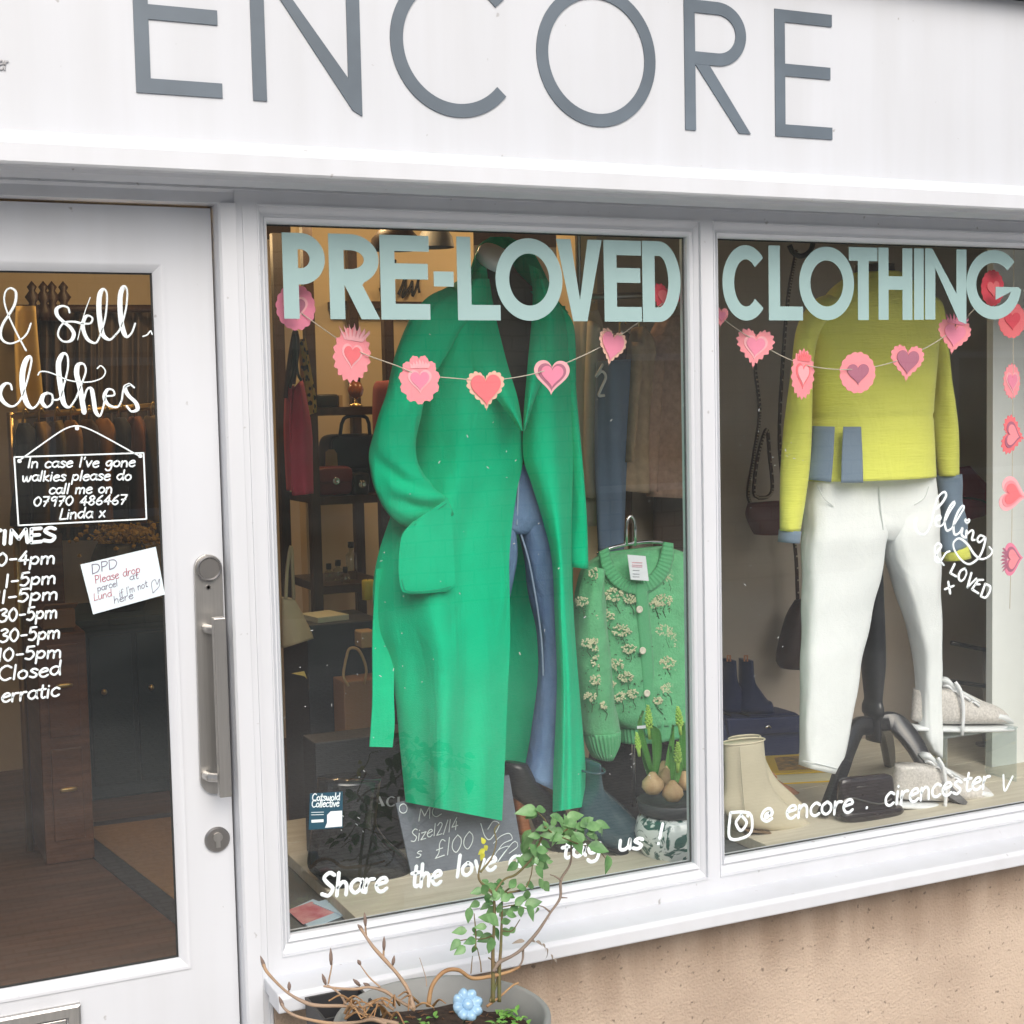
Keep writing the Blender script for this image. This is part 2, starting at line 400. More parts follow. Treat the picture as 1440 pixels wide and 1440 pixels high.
def hand(bm, text, p0, p1, cap, Y, r, slant=0.08, up=None):
    """hand lettering along the pixel baseline p0-p1, cap height in pixels"""
    W = sum(HF[c][0] if c != ' ' else .42 for c in text)
    p0, p1 = np.array(p0, float), np.array(p1, float); ex = (p1-p0)/W
    uy = np.array(up if up is not None else (0, -1), float)*cap; x = 0
    for c in text:
        if c == ' ': x += .42; continue
        w_, st = HF[c]; jy = random.uniform(-.03, .03)
        for s in st:
            ink(bm, [tuple(p0 + ex*(x+a+slant*b*(cap/np.hypot(*ex))*.0+slant*b) + uy*(b+jy)) for a, b in s], Y, r, n=3*len(s)+1)
        x += w_
    return bm
# ------------------------------------------------------------------ materials of the street
def paint(name, c, rough):
    m = mat(name, c, rough, bump=.05, bscale=22, stretch=(1, 1, 1)); t = m.node_tree; b = t.nodes['Principled BSDF']; L = t.links.new
    tc = node(m, 'ShaderNodeTexCoord'); mp = node(m, 'ShaderNodeMapping'); mp.inputs['Scale'].default_value = (9, 9, .8); L(tc.outputs['Object'], mp.inputs[0])
    n1 = node(m, 'ShaderNodeTexNoise', Scale=1.6, Detail=5.0); L(mp.outputs[0], n1.inputs['Vector'])      # faint rain streaks
    n2 = node(m, 'ShaderNodeTexNoise', Scale=46.0, Detail=2.0); L(tc.outputs['Object'], n2.inputs['Vector'])  # specks and chips
    n3 = node(m, 'ShaderNodeTexNoise', Scale=2.0, Detail=3.0); L(tc.outputs['Object'], n3.inputs['Vector'])
    r1 = node(m, 'ShaderNodeValToRGB'); r1.color_ramp.elements[0].position = .25; r1.color_ramp.elements[1].position = .6; r1.color_ramp.elements[0].color = (c[0]*.945, c[1]*.94, c[2]*.93, 1); r1.color_ramp.elements[1].color = (*c, 1); L(n1.outputs[0], r1.inputs[0])
    r2 = node(m, 'ShaderNodeValToRGB'); r2.color_ramp.elements[0].position = .735; r2.color_ramp.elements[1].position = .80; r2.color_ramp.elements[0].color = (0, 0, 0, 1); r2.color_ramp.elements[1].color = (.55, .55, .55, 1); L(n2.outputs[0], r2.inputs[0])
    m1 = node(m, 'ShaderNodeMix', data_type='RGBA', blend_type='MULTIPLY'); m1.inputs[0].default_value = .14; L(r1.outputs[0], m1.inputs[6]); L(n3.outputs[0], m1.inputs[7])
    m2 = node(m, 'ShaderNodeMix', data_type='RGBA'); m2.inputs[7].default_value = (.16, .14, .12, 1); L(r2.outputs[0], m2.inputs[0]); L(m1.outputs[2], m2.inputs[6]); L(m2.outputs[2], b.inputs['Base Color']); return m
WHITE = paint('white gloss paint', (.655, .68, .72), .32)
FASCIA = paint('fascia paint', (.595, .62, .66), .45)
GREYLET = mat('slate grey letter', S((92, 103, 113)), .45, var=.22, vscale=3.5)
STEEL = mat('brushed steel', (.50, .49, .47), .38, metal=1, var=.08, vscale=3, stretch=(60, 60, 2))
DARKSTEEL = mat('dark steel', (.32, .31, .30), .4, metal=1)
GLASS = glass_mat(veil=.022)
MINT = mat('mint vinyl', S((152, 180, 180)), .45, var=.04, vscale=9)
CHALK = mat('white paint pen', (.80, .88, .90), .6)
LEAD = mat('lead flashing', (.16, .165, .17), .6, var=.2, vscale=6)
STONE = None
def stucco():
    m = bpy.data.materials.new('pebbly render'); m.use_nodes = True; t = m.node_tree; b = t.nodes['Principled BSDF']; L = t.links.new
    b.inputs['Roughness'].default_value = .9
    tc = node(m, 'ShaderNodeTexCoord')
    n1 = node(m, 'ShaderNodeTexNoise', Scale=2.2, Detail=5.0); n2 = node(m, 'ShaderNodeTexNoise', Scale=240.0, Detail=4.0); n3 = node(m, 'ShaderNodeTexNoise', Scale=9.0, Detail=6.0)
    v = node(m, 'ShaderNodeTexVoronoi', Scale=150.0, Randomness=1.0)
    for n in (n1, n2, n3, v): L(tc.outputs['Object'], n.inputs['Vector'])
    r1 = node(m, 'ShaderNodeValToRGB'); r1.color_ramp.elements[0].position = .38; r1.color_ramp.elements[1].position = .62
    r1.color_ramp.elements[0].color = (*S((170, 152, 135)), 1); r1.color_ramp.elements[1].color = (*S((193, 175, 157)), 1)
    L(n1.outputs[0], r1.inputs[0])
    # mossy stain low down towards the middle, a patch with its own outline
    mp = node(m, 'ShaderNodeMapping'); mp.inputs['Location'].default_value = (.55, 0, -.30); mp.inputs['Scale'].default_value = (1.7, .1, 2.6)
    L(tc.outputs['Object'], mp.inputs[0]); g = node(m, 'ShaderNodeVectorMath', operation='LENGTH'); L(mp.outputs[0], g.inputs[0])
    a = node(m, 'ShaderNodeMath', operation='MULTIPLY_ADD'); a.inputs[1].default_value = .5; ah = node(m, 'ShaderNodeMath', operation='MULTIPLY'); ah.inputs[1].default_value = .62; L(g.outputs['Value'], ah.inputs[0]); L(n3.outputs[0], a.inputs[0]); L(ah.outputs[0], a.inputs[2])
    rs = node(m, 'ShaderNodeValToRGB'); rs.color_ramp.elements[0].position = .36; rs.color_ramp.elements[1].position = .72
    rs.color_ramp.elements[0].color = (.7, .7, .7, 1); rs.color_ramp.elements[1].color = (0, 0, 0, 1); L(a.outputs[0], rs.inputs[0])
    mx = node(m, 'ShaderNodeMix', data_type='RGBA'); mx.inputs[7].default_value = (*S((120, 102, 70)), 1)
    L(rs.outputs[0], mx.inputs[0]); L(r1.outputs[0], mx.inputs[6])
    # grimy runs, with the shade under the sill painted into the colour
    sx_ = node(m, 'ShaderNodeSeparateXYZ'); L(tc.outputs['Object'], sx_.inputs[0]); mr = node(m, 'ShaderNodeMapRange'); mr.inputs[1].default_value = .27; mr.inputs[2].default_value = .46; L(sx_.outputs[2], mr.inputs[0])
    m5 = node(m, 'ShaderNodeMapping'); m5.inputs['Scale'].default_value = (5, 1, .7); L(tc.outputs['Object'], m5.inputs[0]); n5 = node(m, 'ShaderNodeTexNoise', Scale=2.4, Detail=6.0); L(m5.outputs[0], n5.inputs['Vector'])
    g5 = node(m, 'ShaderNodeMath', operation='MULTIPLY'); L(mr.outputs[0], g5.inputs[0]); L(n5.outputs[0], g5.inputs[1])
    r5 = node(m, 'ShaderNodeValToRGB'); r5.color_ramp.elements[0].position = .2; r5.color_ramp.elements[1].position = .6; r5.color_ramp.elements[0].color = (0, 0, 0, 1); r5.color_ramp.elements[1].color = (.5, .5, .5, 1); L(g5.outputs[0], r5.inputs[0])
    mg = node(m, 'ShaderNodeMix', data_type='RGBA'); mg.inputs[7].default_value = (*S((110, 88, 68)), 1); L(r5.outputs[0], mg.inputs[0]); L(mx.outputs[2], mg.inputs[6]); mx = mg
    # black specks
    n4 = node(m, 'ShaderNodeTexNoise', Scale=70.0, Detail=2.0); L(tc.outputs['Object'], n4.inputs['Vector'])
    rk = node(m, 'ShaderNodeValToRGB'); rk.color_ramp.elements[0].position = .655; rk.color_ramp.elements[1].position = .74
    rk.color_ramp.elements[0].color = (0, 0, 0, 1); rk.color_ramp.elements[1].color = (.6, .6, .6, 1); L(n4.outputs[0], rk.inputs[0])
    m2 = node(m, 'ShaderNodeMix', data_type='RGBA'); m2.inputs[7].default_value = (.06, .045, .035, 1)
    L(rk.outputs[0], m2.inputs[0]); L(mx.outputs[2], m2.inputs[6]); L(m2.outputs[2], b.inputs['Base Color'])
    ad = node(m, 'ShaderNodeMath', operation='ADD'); L(n2.outputs[0], ad.inputs[0]); L(v.outputs[0], ad.inputs[1])
    bp = node(m, 'ShaderNodeBump', Strength=.5, Distance=.004); L(ad.outputs[0], bp.inputs['Height']); L(bp.outputs[0], b.inputs['Normal'])
    return m
def stone(name, c1, c2, mortar, scale, bw=.5, rh=.25):
    m = bpy.data.materials.new(name); m.use_nodes = True; t = m.node_tree; b = t.nodes['Principled BSDF']; L = t.links.new
    b.inputs['Roughness'].default_value = .9
    tc = node(m, 'ShaderNodeTexCoord'); mp = node(m, 'ShaderNodeMapping'); mp.inputs['Rotation'].default_value = (math.pi/2, 0, 0); L(tc.outputs['Object'], mp.inputs[0])
    n0 = node(m, 'ShaderNodeTexNoise', Scale=3.0, Detail=3.0); L(mp.outputs[0], n0.inputs[0])
    mm = node(m, 'ShaderNodeMix', data_type='RGBA'); mm.inputs[0].default_value = .04; L(mp.outputs[0], mm.inputs[6]); L(n0.outputs['Color'], mm.inputs[7])
    br = node(m, 'ShaderNodeTexBrick'); br.inputs['Scale'].default_value = scale; br.inputs['Brick Width'].default_value = bw; br.inputs['Row Height'].default_value = rh
    br.inputs['Color1'].default_value = (*c1, 1); br.inputs['Color2'].default_value = (*c2, 1); br.inputs['Mortar'].default_value = (*mortar, 1); br.inputs['Mortar Size'].default_value = .014
    L(mm.outputs[2], br.inputs[0])
    n1 = node(m, 'ShaderNodeTexNoise', Scale=12.0, Detail=5.0); L(mp.outputs[0], n1.inputs[0])
    mx = node(m, 'ShaderNodeMix', data_type='RGBA', blend_type='MULTIPLY'); mx.inputs[0].default_value = .5; L(br.outputs[0], mx.inputs[6]); L(n1.outputs[0], mx.inputs[7]); L(mx.outputs[2], b.inputs['Base Color'])
    bp = node(m, 'ShaderNodeBump', Strength=.5, Distance=.01); L(br.outputs['Fac'], bp.inputs['Height']); bp.invert = True; L(bp.outputs[0], b.inputs['Normal'])
    return m
def cobbles():
    m = bpy.data.materials.new('grey setts'); m.use_nodes = True; t = m.node_tree; b = t.nodes['Principled BSDF']; L = t.links.new
    b.inputs['Roughness'].default_value = .75
    tc = node(m, 'ShaderNodeTexCoord'); br = node(m, 'ShaderNodeTexBrick'); br.inputs['Scale'].default_value = 6.0
    br.inputs['Color1'].default_value = (.46, .46, .45, 1); br.inputs['Color2'].default_value = (.58, .58, .57, 1); br.inputs['Mortar'].default_value = (.32, .31, .30, 1); br.inputs['Mortar Size'].default_value = .03
    L(tc.outputs['Object'], br.inputs[0]); L(br.outputs[0], b.inputs['Base Color'])
    bp = node(m, 'ShaderNodeBump', Strength=.6, Distance=.02); L(br.outputs['Fac'], bp.inputs['Height']); bp.invert = True; L(bp.outputs[0], b.inputs['Normal'])
    return m
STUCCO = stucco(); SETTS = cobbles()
OPP = stone('limestone opposite', S((206, 196, 176)), S((184, 172, 150)), S((140, 130, 116)), 2.0)

def exx(bm, poly, x0, x1):   # extrude a (y, z) outline along X
    a = [bm.verts.new((x0, y, z)) for y, z in poly]; b = [bm.verts.new((x1, y, z)) for y, z in poly]; n = len(poly)
    for i in range(n): bm.faces.new((a[i], a[(i+1) % n], b[(i+1) % n], b[i]))
    bm.faces.new(a[::-1]); bm.faces.new(b); return bm

# ------------------------------------------------------------------ street
GZ = -.12
bm = BM(); quad(bm, (-60, -60, GZ), (60, -60, GZ), (60, 60, GZ), (-60, 60, GZ)); obj('ground', bm, SETTS, kind='structure')

# ------------------------------------------------------------------ the shop front: one building with its wall, window, door and post
XL, XR = -2.4, 4.6
FY = -.03                                    # face of posts and rails
shop = thing('shop_building', (1.2, 0, GZ), 'white painted shop front with glazed door and wide two-pane display window', 'building')
px0, px1 = at(391.5, 800, -.012)[0], at(968, 800, 0)[0]
qx0, qx1 = at(1014.5, 800, -.012)[0], 3.24
pz0, pz1 = .518, 1.898
dx1 = at(307.5, 292, FY)[0]; dx0 = dx1-.92; dz1 = at(307, 290, .02)[2]; dz0 = -.02
ceil_z = at(720, 283, FY)[2]                 # where the lintel meets the soffit
sill_top = at(1000, 1257, FY)[2]
post0 = at(322, 500, FY)[0]
# stucco below and beside
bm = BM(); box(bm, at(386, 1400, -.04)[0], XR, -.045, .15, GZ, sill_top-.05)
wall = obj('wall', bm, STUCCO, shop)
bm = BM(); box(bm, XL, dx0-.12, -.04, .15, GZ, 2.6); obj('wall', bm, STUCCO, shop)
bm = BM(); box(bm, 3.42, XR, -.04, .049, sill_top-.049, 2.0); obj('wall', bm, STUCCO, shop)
bm = BM(); box(bm, XL-.4, XR+.4, -.02, .3, 2.52, 4.6); obj('wall', bm, OPP, shop, label='stone upper wall above the sign')
# window frame: flat boards with two openings, then mouldings round each pane
bm = BM(); ox = .021
plate(bm, [(dx1+.03, GZ), (at(388, 1400, FY)[0], GZ), (at(388, 1400, FY)[0], sill_top-.03), (3.42, sill_top-.03), (3.42, ceil_z+.02), (dx1+.03, ceil_z+.02)], FY, .06,
      [[(px0-ox, pz0-.03), (px1+ox, pz0-.03), (px1+ox, pz1+.03), (px0-ox, pz1+.03)], [(qx0-ox, pz0-.03), (qx1+ox, pz0-.03), (qx1+ox, pz1+.03), (qx0-ox, pz1+.03)]])
PROF = [(0, .02), (0, -.010), (.004, -.016), (.010, -.019), (.012, -.014), (.016, -.014), (.022, -.020), (.0305, -.024), (.0305, FY-.0025), (.034, FY-.0025), (.034, FY+.004)]
for a, b in ((px0, px1), (qx0, qx1)): frame_profile(bm, a, b, pz0, pz1, PROF, .70)
# fine raised strips on the post beside the door
for xp, wd in ((354, .006),):
    x = at(xp, 700, FY)[0]; box(bm, x, x+wd, FY-.003, FY+.001, GZ, ceil_z-.03)
win = obj('window', bm, WHITE, shop, autosmooth=25)
for a, b in ((px0, px1), (qx0, qx1)):
    bm = BM(); quad(bm, (a-.008, 0, pz0-.012), (b+.008, 0, pz0-.012), (b+.008, 0, pz1+.012), (a-.008, 0, pz1+.012)); obj('pane', bm, GLASS, win)
# dark glazing gasket round the panes
RUB = mat('glazing gasket', (.02, .022, .022), .7)
bm = BM()
for a, b in ((px0, px1), (qx0, qx1)): frame_profile(bm, a, b, pz0, pz1, [(-.0028, .006), (-.0028, .003), (.002, .003)], 1)
obj('gasket', bm, RUB, win)
# sill
nz_t, nz_b = at(1000, 1285, -.13)[2], at(1000, 1306, -.13)[2]
sx0 = at(389, 1380, -.12)[0]
bm = BM(); exx(bm, [(FY+.02, sill_top), (FY-.001, sill_top), (-.122, nz_t+.004), (-.13, nz_t-.004), (-.13, nz_b+.003), (-.126, nz_b), (-.06, nz_b), (-.06, nz_b+.01), (FY+.02, nz_b+.01)], sx0, 3.5)
obj('sill', bm, WHITE, win, bevel=.003)
# lintel mouldings under the sign
bm = BM(); exx(bm, [(FY+.01, ceil_z+.03), (FY-.012, ceil_z+.03), (FY-.012, ceil_z+.010), (FY-.006, ceil_z+.006), (FY-.006, ceil_z), (FY+.01, ceil_z)], XL, 3.6)
obj('cornice', bm, WHITE, shop)
# door case: head and the moulded reveal
bm = BM()
exx(bm, [(FY, ceil_z+.02), (FY, dz1+.028), (FY+.006, dz1+.02), (FY+.006, dz1), (.06, dz1), (.06, ceil_z+.02)], XL+1.3, dx1+.03)
def exz(bm, poly, z0, z1):
    a = [bm.verts.new((x, y, z0)) for x, y in poly]; b = [bm.verts.new((x, y, z1)) for x, y in poly]; n = len(poly)
    for i in range(n): bm.faces.new((a[i], a[(i+1) % n], b[(i+1) % n], b[i]))
    bm.faces.new(a[::-1]); bm.faces.new(b); return bm
exz(bm, [(dx1, .06), (dx1, FY+.008), (dx1+.004, FY+.003), (dx1+.018, FY-.0), (dx1+.0305, FY-.004), (dx1+.0305, .06)], GZ, dz1)
exz(bm, [(dx0, .06), (dx0, FY+.008), (dx0-.018, FY), (dx0-.12, FY), (dx0-.12, .06)], GZ, dz1)
box(bm, dx0-.12, dx1+.1, -.10, .12, GZ, dz0-.004)
obj('door_frame', bm, WHITE, shop, autosmooth=20)
# the door
DY = .018
gx1 = at(219, 800, DY)[0]; gx1b = at(249, 1346, DY+.02)[0]; gx0 = dx0+.13
gx1 = (at(217, 385, .03)[0]+at(248.5, 1346, .03)[0])/2
gz1, gz0 = at(217, 384, .03)[2], at(249, 1347, .03)[2]
bm = BM()
plate(bm, [(dx0+.004, dz0), (dx1-.004, dz0), (dx1-.004, dz1-.005), (dx0+.004, dz1-.005)], DY, .044, [[(gx0-.016, gz0-.016), (gx1+.016, gz0-.016), (gx1+.016, gz1+.016), (gx0-.016, gz1+.016)]])
frame_profile(bm, gx0, gx1, gz0, gz1, [(0, .045), (0, .030), (.012, DY-.001), (.0165, DY-.003), (.020, DY-.003), (.020, DY+.002)])
door = obj('door', bm, WHITE, shop, autosmooth=25)
bm = BM(); quad(bm, (gx0-.01, .034, gz0-.01), (gx1+.01, .034, gz0-.01), (gx1+.01, .034, gz1+.01), (gx0-.01, .034, gz1+.01)); obj('pane', bm, GLASS, door)
bm = BM(); frame_profile(bm, gx0, gx1, gz0, gz1, [(-.003, .038), (-.003, .0335), (.003, .0335)]); obj('gasket', bm, RUB, door)
# handle plate, bar, key rose, lock
def capsule(a, b, rpx):
    a, b = np.array(a, float), np.array(b, float); d = (b-a)/np.hypot(*(b-a)); n = np.array([d[1], -d[0]]); P = []
    for i in range(13): t = math.pi*i/12; P.append(tuple(a + rpx*(n*math.cos(t) - d*math.sin(t))))
    for i in range(13): t = math.pi*i/12; P.append(tuple(b + rpx*(-n*math.cos(t) + d*math.sin(t))))
    return P
bm = BM(); pxplate(bm, capsule((293, 799), (301.5, 1097), 19.5), DY-.010, .0095); obj('handle_plate', bm, STEEL, door, bevel=.002)
bm = BM()
bt, bb = at(307, 868, DY-.055), at(312.5, 1120, DY-.055)
exz(bm, [(bt[0]-.0115, DY-.066), (bt[0]+.0115, DY-.066), (bt[0]+.0115, DY-.046), (bt[0]-.0115, DY-.046)], bb[2], bt[2])
for yy in (885, 1093):
    p = at(297, yy, DY-.03); tube(bm, [(p[0]-.006, DY-.009, p[2]), (p[0]-.002, DY-.03, p[2]), (bt[0], DY-.048, p[2])], .009, n=12)
obj('handle_bar', bm, STEEL, door, bevel=.002)
c = at(293, 799, DY-.010)
bm = BM(); lathe(bm, c, [(.0235, 0), (.0235, .010), (.0215, .012), (.0195, .010), (.0195, .008), (.0, .008)], 40, (0, -1, 0)); obj('keypad', bm, DARKSTEEL, door, autosmooth=30)
c = at(293, 826, DY-.010); bm = BM(); lathe(bm, c, [(.005, 0), (.005, .002), (.0035, .002), (.0025, .0), (0, 0)], 16, (0, -1, 0)); obj('keyhole', bm, DARKSTEEL, door)
c = at(305, 1180, DY); bm = BM(); lathe(bm, c, [(.0245, 0), (.0245, .004), (.022, .007), (.0, .0075)], 40, (0, -1, 0)); obj('lock_rose', bm, DARKSTEEL, door, autosmooth=30)
bm = BM(); k = c + np.array([0, -.0075, .006]); lathe(bm, k, [(.009, 0), (.009, .004), (.0, .004)], 24, (0, -1, 0)); box(bm, c[0]-.0042, c[0]+.0042, DY-.0113, DY-.006, c[2]-.014, c[2]+.002); obj('lock_cylinder', bm, STEEL, door, autosmooth=30)
# letter plate
tl, tr = at(0, 1435, DY), at(112, 1412, DY); bm = BM(); zt = tr[2]; xr = tr[0]
frame_profile(bm, xr-.30, xr-.022, zt-.075, zt-.018, [(0, DY-.002), (0, DY-.010), (.006, DY-.013), (.018, DY-.013), (.022, DY-.010), (.022, DY+.002)]); lp = obj('letter_plate', bm, STEEL, door, autosmooth=30)
bm = BM(); box(bm, xr-.297, xr-.025, DY-.007, DY-.001, zt-.072, zt-.021); obj('letter_flap', bm, STEEL, door, bevel=.002)

# ------------------------------------------------------------------ sign board
FA = -.10
sz0 = at(720, 224, FA)[2]; szt = at(1440, 2, FA)[2]
sign = thing('shop_sign', (1.2, FA, sz0), 'long white fascia board with thin grey capitals above the shop window', 'sign')
NY = -.165
n0, n1 = at(720, 262, NY)[2], at(720, 237, NY)[2]
bm = BM(); exx(bm, [(FA, szt), (FA, sz0), (-.05, sz0), (-.05, szt)], XL, XR); obj('board', bm, FASCIA, sign)
bm = BM(); exx(bm, [(FA+.002, sz0+.004), (FA-.004, sz0+.003), (FA-.030, sz0-.006), (NY+.006, n1+.003), (NY, n1), (NY, n0+.004), (NY+.004, n0), (NY+.03, n0), (NY+.034, n0-.006), (-.05, n0-.006), (-.05, sz0+.004)], XL, XR)
obj('ledge', bm, WHITE, sign, autosmooth=20)
bm = BM(); exx(bm, [(FA-.05, szt+.004), (FA-.05, szt+.05), (.0, szt+.07), (.0, szt+.004)], XL, XR); obj('flashing', bm, LEAD, sign)
for ch, a, b in (('E', 190, 311), ('N', 354, 507), ('C', 549, 723), ('O', 754, 921), ('R', 962, 1054), ('E', 1089, 1169)):
    pass
zb, zt_ = at(1130, 194, FA)[2], at(1130, 17, FA)[2]
sk = at(1103.5, 100, FA)[0] - at(1089.5, 100, FA)[0]
for ch, a, b in (('E', 190, 311), ('N', 354, 507), ('C', 549, 723), ('O', 754, 921), ('R', 962, 1054), ('E', 1089, 1169)):
    xa, xb = at(a, 90, FA)[0], at(b, 90, FA)[0]; bm = BM()
    if ch in 'CO': put_glyph(bm, ch, xa, zb-.006, xb-xa, zt_-zb+.012, sk, FA-.003, .0028)
    elif ch == 'R':
        W, H, s = xb-xa, zt_-zb, sk
        plate(bm, [(xa, zb), (xa+s, zb), (xa+s, zt_), (xa, zt_)], FA-.003, .0028)
        r = H*.245; cx = W*.50; o = [(s, H-2*r)] + ell(cx, H-r, W*.44, r, -90, 90, 30) + [(s, H), (s, H-s)] + ell(cx, H-r, W*.44-s, r-s, 90, -90, 30) + [(s, H-2*r+s)]
        plate(bm, [(xa+x, zb+z) for x, z in o], FA-.003, .0028)
        plate(bm, [(xa+s*1.0, zb+H-2*r-.0003), (xa+W-s*1.15, zb), (xa+W, zb), (xa+s*2.35, zb+H-2*r-.0003)], FA-.003, .0028)
    else: put_glyph(bm, ch, xa, zb, xb-xa, zt_-zb, sk, FA-.003, .0028)
    obj('letter', bm, GREYLET, sign)
bm = BM(); hand(bm, 'er', (-3, 97), (12, 98), 21, FA-.002, .0016, .0); obj('small_lettering', bm, mat('pale grey letter', (.35, .35, .36), .5), sign)

# ------------------------------------------------------------------ lettering on the glass
LY = -.0025
bm = BM()
def word(bm, items, ytl, ytr, ybl, ybr, xl, xr, s):
    for ch, a, b in items:
        m_ = (a+b)/2; k = (m_-xl)/(xr-xl); yt, yb = ytl+(ytr-ytl)*k, ybl+(ybr-ybl)*k
        z0, z1 = at(m_, yb, LY)[2], at(m_, yt, LY)[2]; xa, xb = at(a, (yt+yb)/2, LY)[0], at(b, (yt+yb)/2, LY)[0]
        bm = BM(); put_glyph(bm, ch, xa, z0, xb-xa, z1-z0, s if ch not in 'IH' else s*.95, LY, .0008, s*1.02); obj('letter', bm, MINT, win)
word(bm, [('P', 398, 457.5), ('R', 463, 533), ('E', 535, 604), ('-', 610, 638), ('L', 643, 703), ('O', 697, 791), ('V', 783, 847), ('E', 849.5, 902), ('D', 903.5, 957)], 327, 340, 448, 453, 400, 957, .0305)

bm = BM(); word(bm, [('C', 1016, 1078), ('L', 1081, 1129), ('O', 1124, 1201), ('T', 1194, 1234), ('H', 1235.5, 1283), ('I', 1285.5, 1299), ('N', 1301, 1359), ('G', 1359, 1432)], 344, 352, 451, 449, 1016, 1432, .0305)

r = .0040
def words(par, m, L):
    for tx, a, b, cp, Y, r_, sl in L:
        bm = BM(); hand(bm, tx, a, b, cp, Y, r_, sl); obj('lettering', bm, m, par)
words(win, CHALK, [('Share', (450, 1261), (545, 1252), 32, LY, r, .08), ('the', (577, 1248), (621, 1243), 32, LY, r, .08), ('love', (640, 1233), (698, 1223), 30, LY, r, .08), ('and', (715, 1221), (762, 1213), 26, LY, r, .08), ('tag', (788, 1209), (845, 1200), 26, LY, r, .08), ('us', (868, 1197), (904, 1192), 24, LY, r, .08), ('!', (921, 1189), (932, 1187), 28, LY, r, .08)])
bm = BM(); r = .0036
for pts in ([(1027,1143),(1026,1178),(1046,1178),(1057,1168),(1056,1146),(1044,1142),(1027,1143)], [(1042,1146),(1035,1157),(1042,1168),(1050,1157),(1042,1146)], [(1051,1147),(1052,1148)]): ink(bm, pts, LY, r, n=24)
obj('photo_app_icon', bm, CHALK, win)
words(win, CHALK, [('@', (1068, 1157), (1088, 1153), 22, LY, r, .08), ('encore', (1104, 1151), (1200, 1142), 30, LY, r, .08), ('.', (1214, 1138), (1224, 1137), 26, LY, r, .08), ('cirences', (1243, 1134), (1352, 1115), 30, LY, r, .08), ('ter', (1354, 1114), (1392, 1107), 28, LY, r, .08)])
bm = BM(); ink(bm, [(1411,1090),(1413,1112),(1424,1092)], LY, .003); obj('tick_mark', bm, CHALK, win)
# selling pre-loved
def Z(pts, ox, oy, k): return [(ox+x*k, oy+y*k) for x, y in pts]
bm = BM(); z = lambda p: Z(p, 1280, 660, .1389)
for p in ([(70,500),(50,570),(90,650),(160,650),(210,560),(240,430),(280,290),(340,230),(365,260),(330,330),(270,400)], [(270,520),(310,500),(300,470),(265,500),(270,570),(330,560),(400,430),(450,350),(440,330),(390,400),(350,520),(370,620),(420,600)],
          [(420,600),(500,470),(545,390),(530,370),(480,440),(440,560),(450,660),(500,640),(530,590),(520,660),(550,690)], [(570,620),(565,690)], [(570,660),(620,620),(640,640),(625,710),(655,715)],
          [(760,690),(710,670),(680,710),(700,740),(750,700),(765,690),(740,800),(690,900),(600,960),(520,920),(450,820),(440,740),(500,700),(580,760),(650,860),(720,910),(800,880),(830,830),(800,785)],
          [(340,970),(270,880),(250,800),(280,750),(315,780),(270,850),(255,920),(300,940),(360,850),(400,830)],
          [(450,960),(405,1050)], [(405,1050),(465,1085)], [(555,1005),(510,1030),(490,1090),(510,1130),(545,1110),(570,1050),(555,1005)], [(620,1050),(580,1195)], [(580,1195),(670,1105)],
          [(690,1120),(625,1215)], [(690,1120),(740,1120)], [(660,1165),(705,1165)], [(625,1215),(690,1255)], [(760,1160),(715,1285)], [(760,1160),(810,1190),(800,1250),(760,1300),(715,1285)],
          [(385,1140),(405,1255)], [(440,1180),(350,1215)]):
    ink(bm, z(p), LY, .0026, cal=.35)
ink(bm, z([(575,550),(555,525),(560,505),(575,520),(595,505),(600,525),(575,550)]), LY, .0022)
obj('lettering', bm, CHALK, win, label='white script on the right pane')
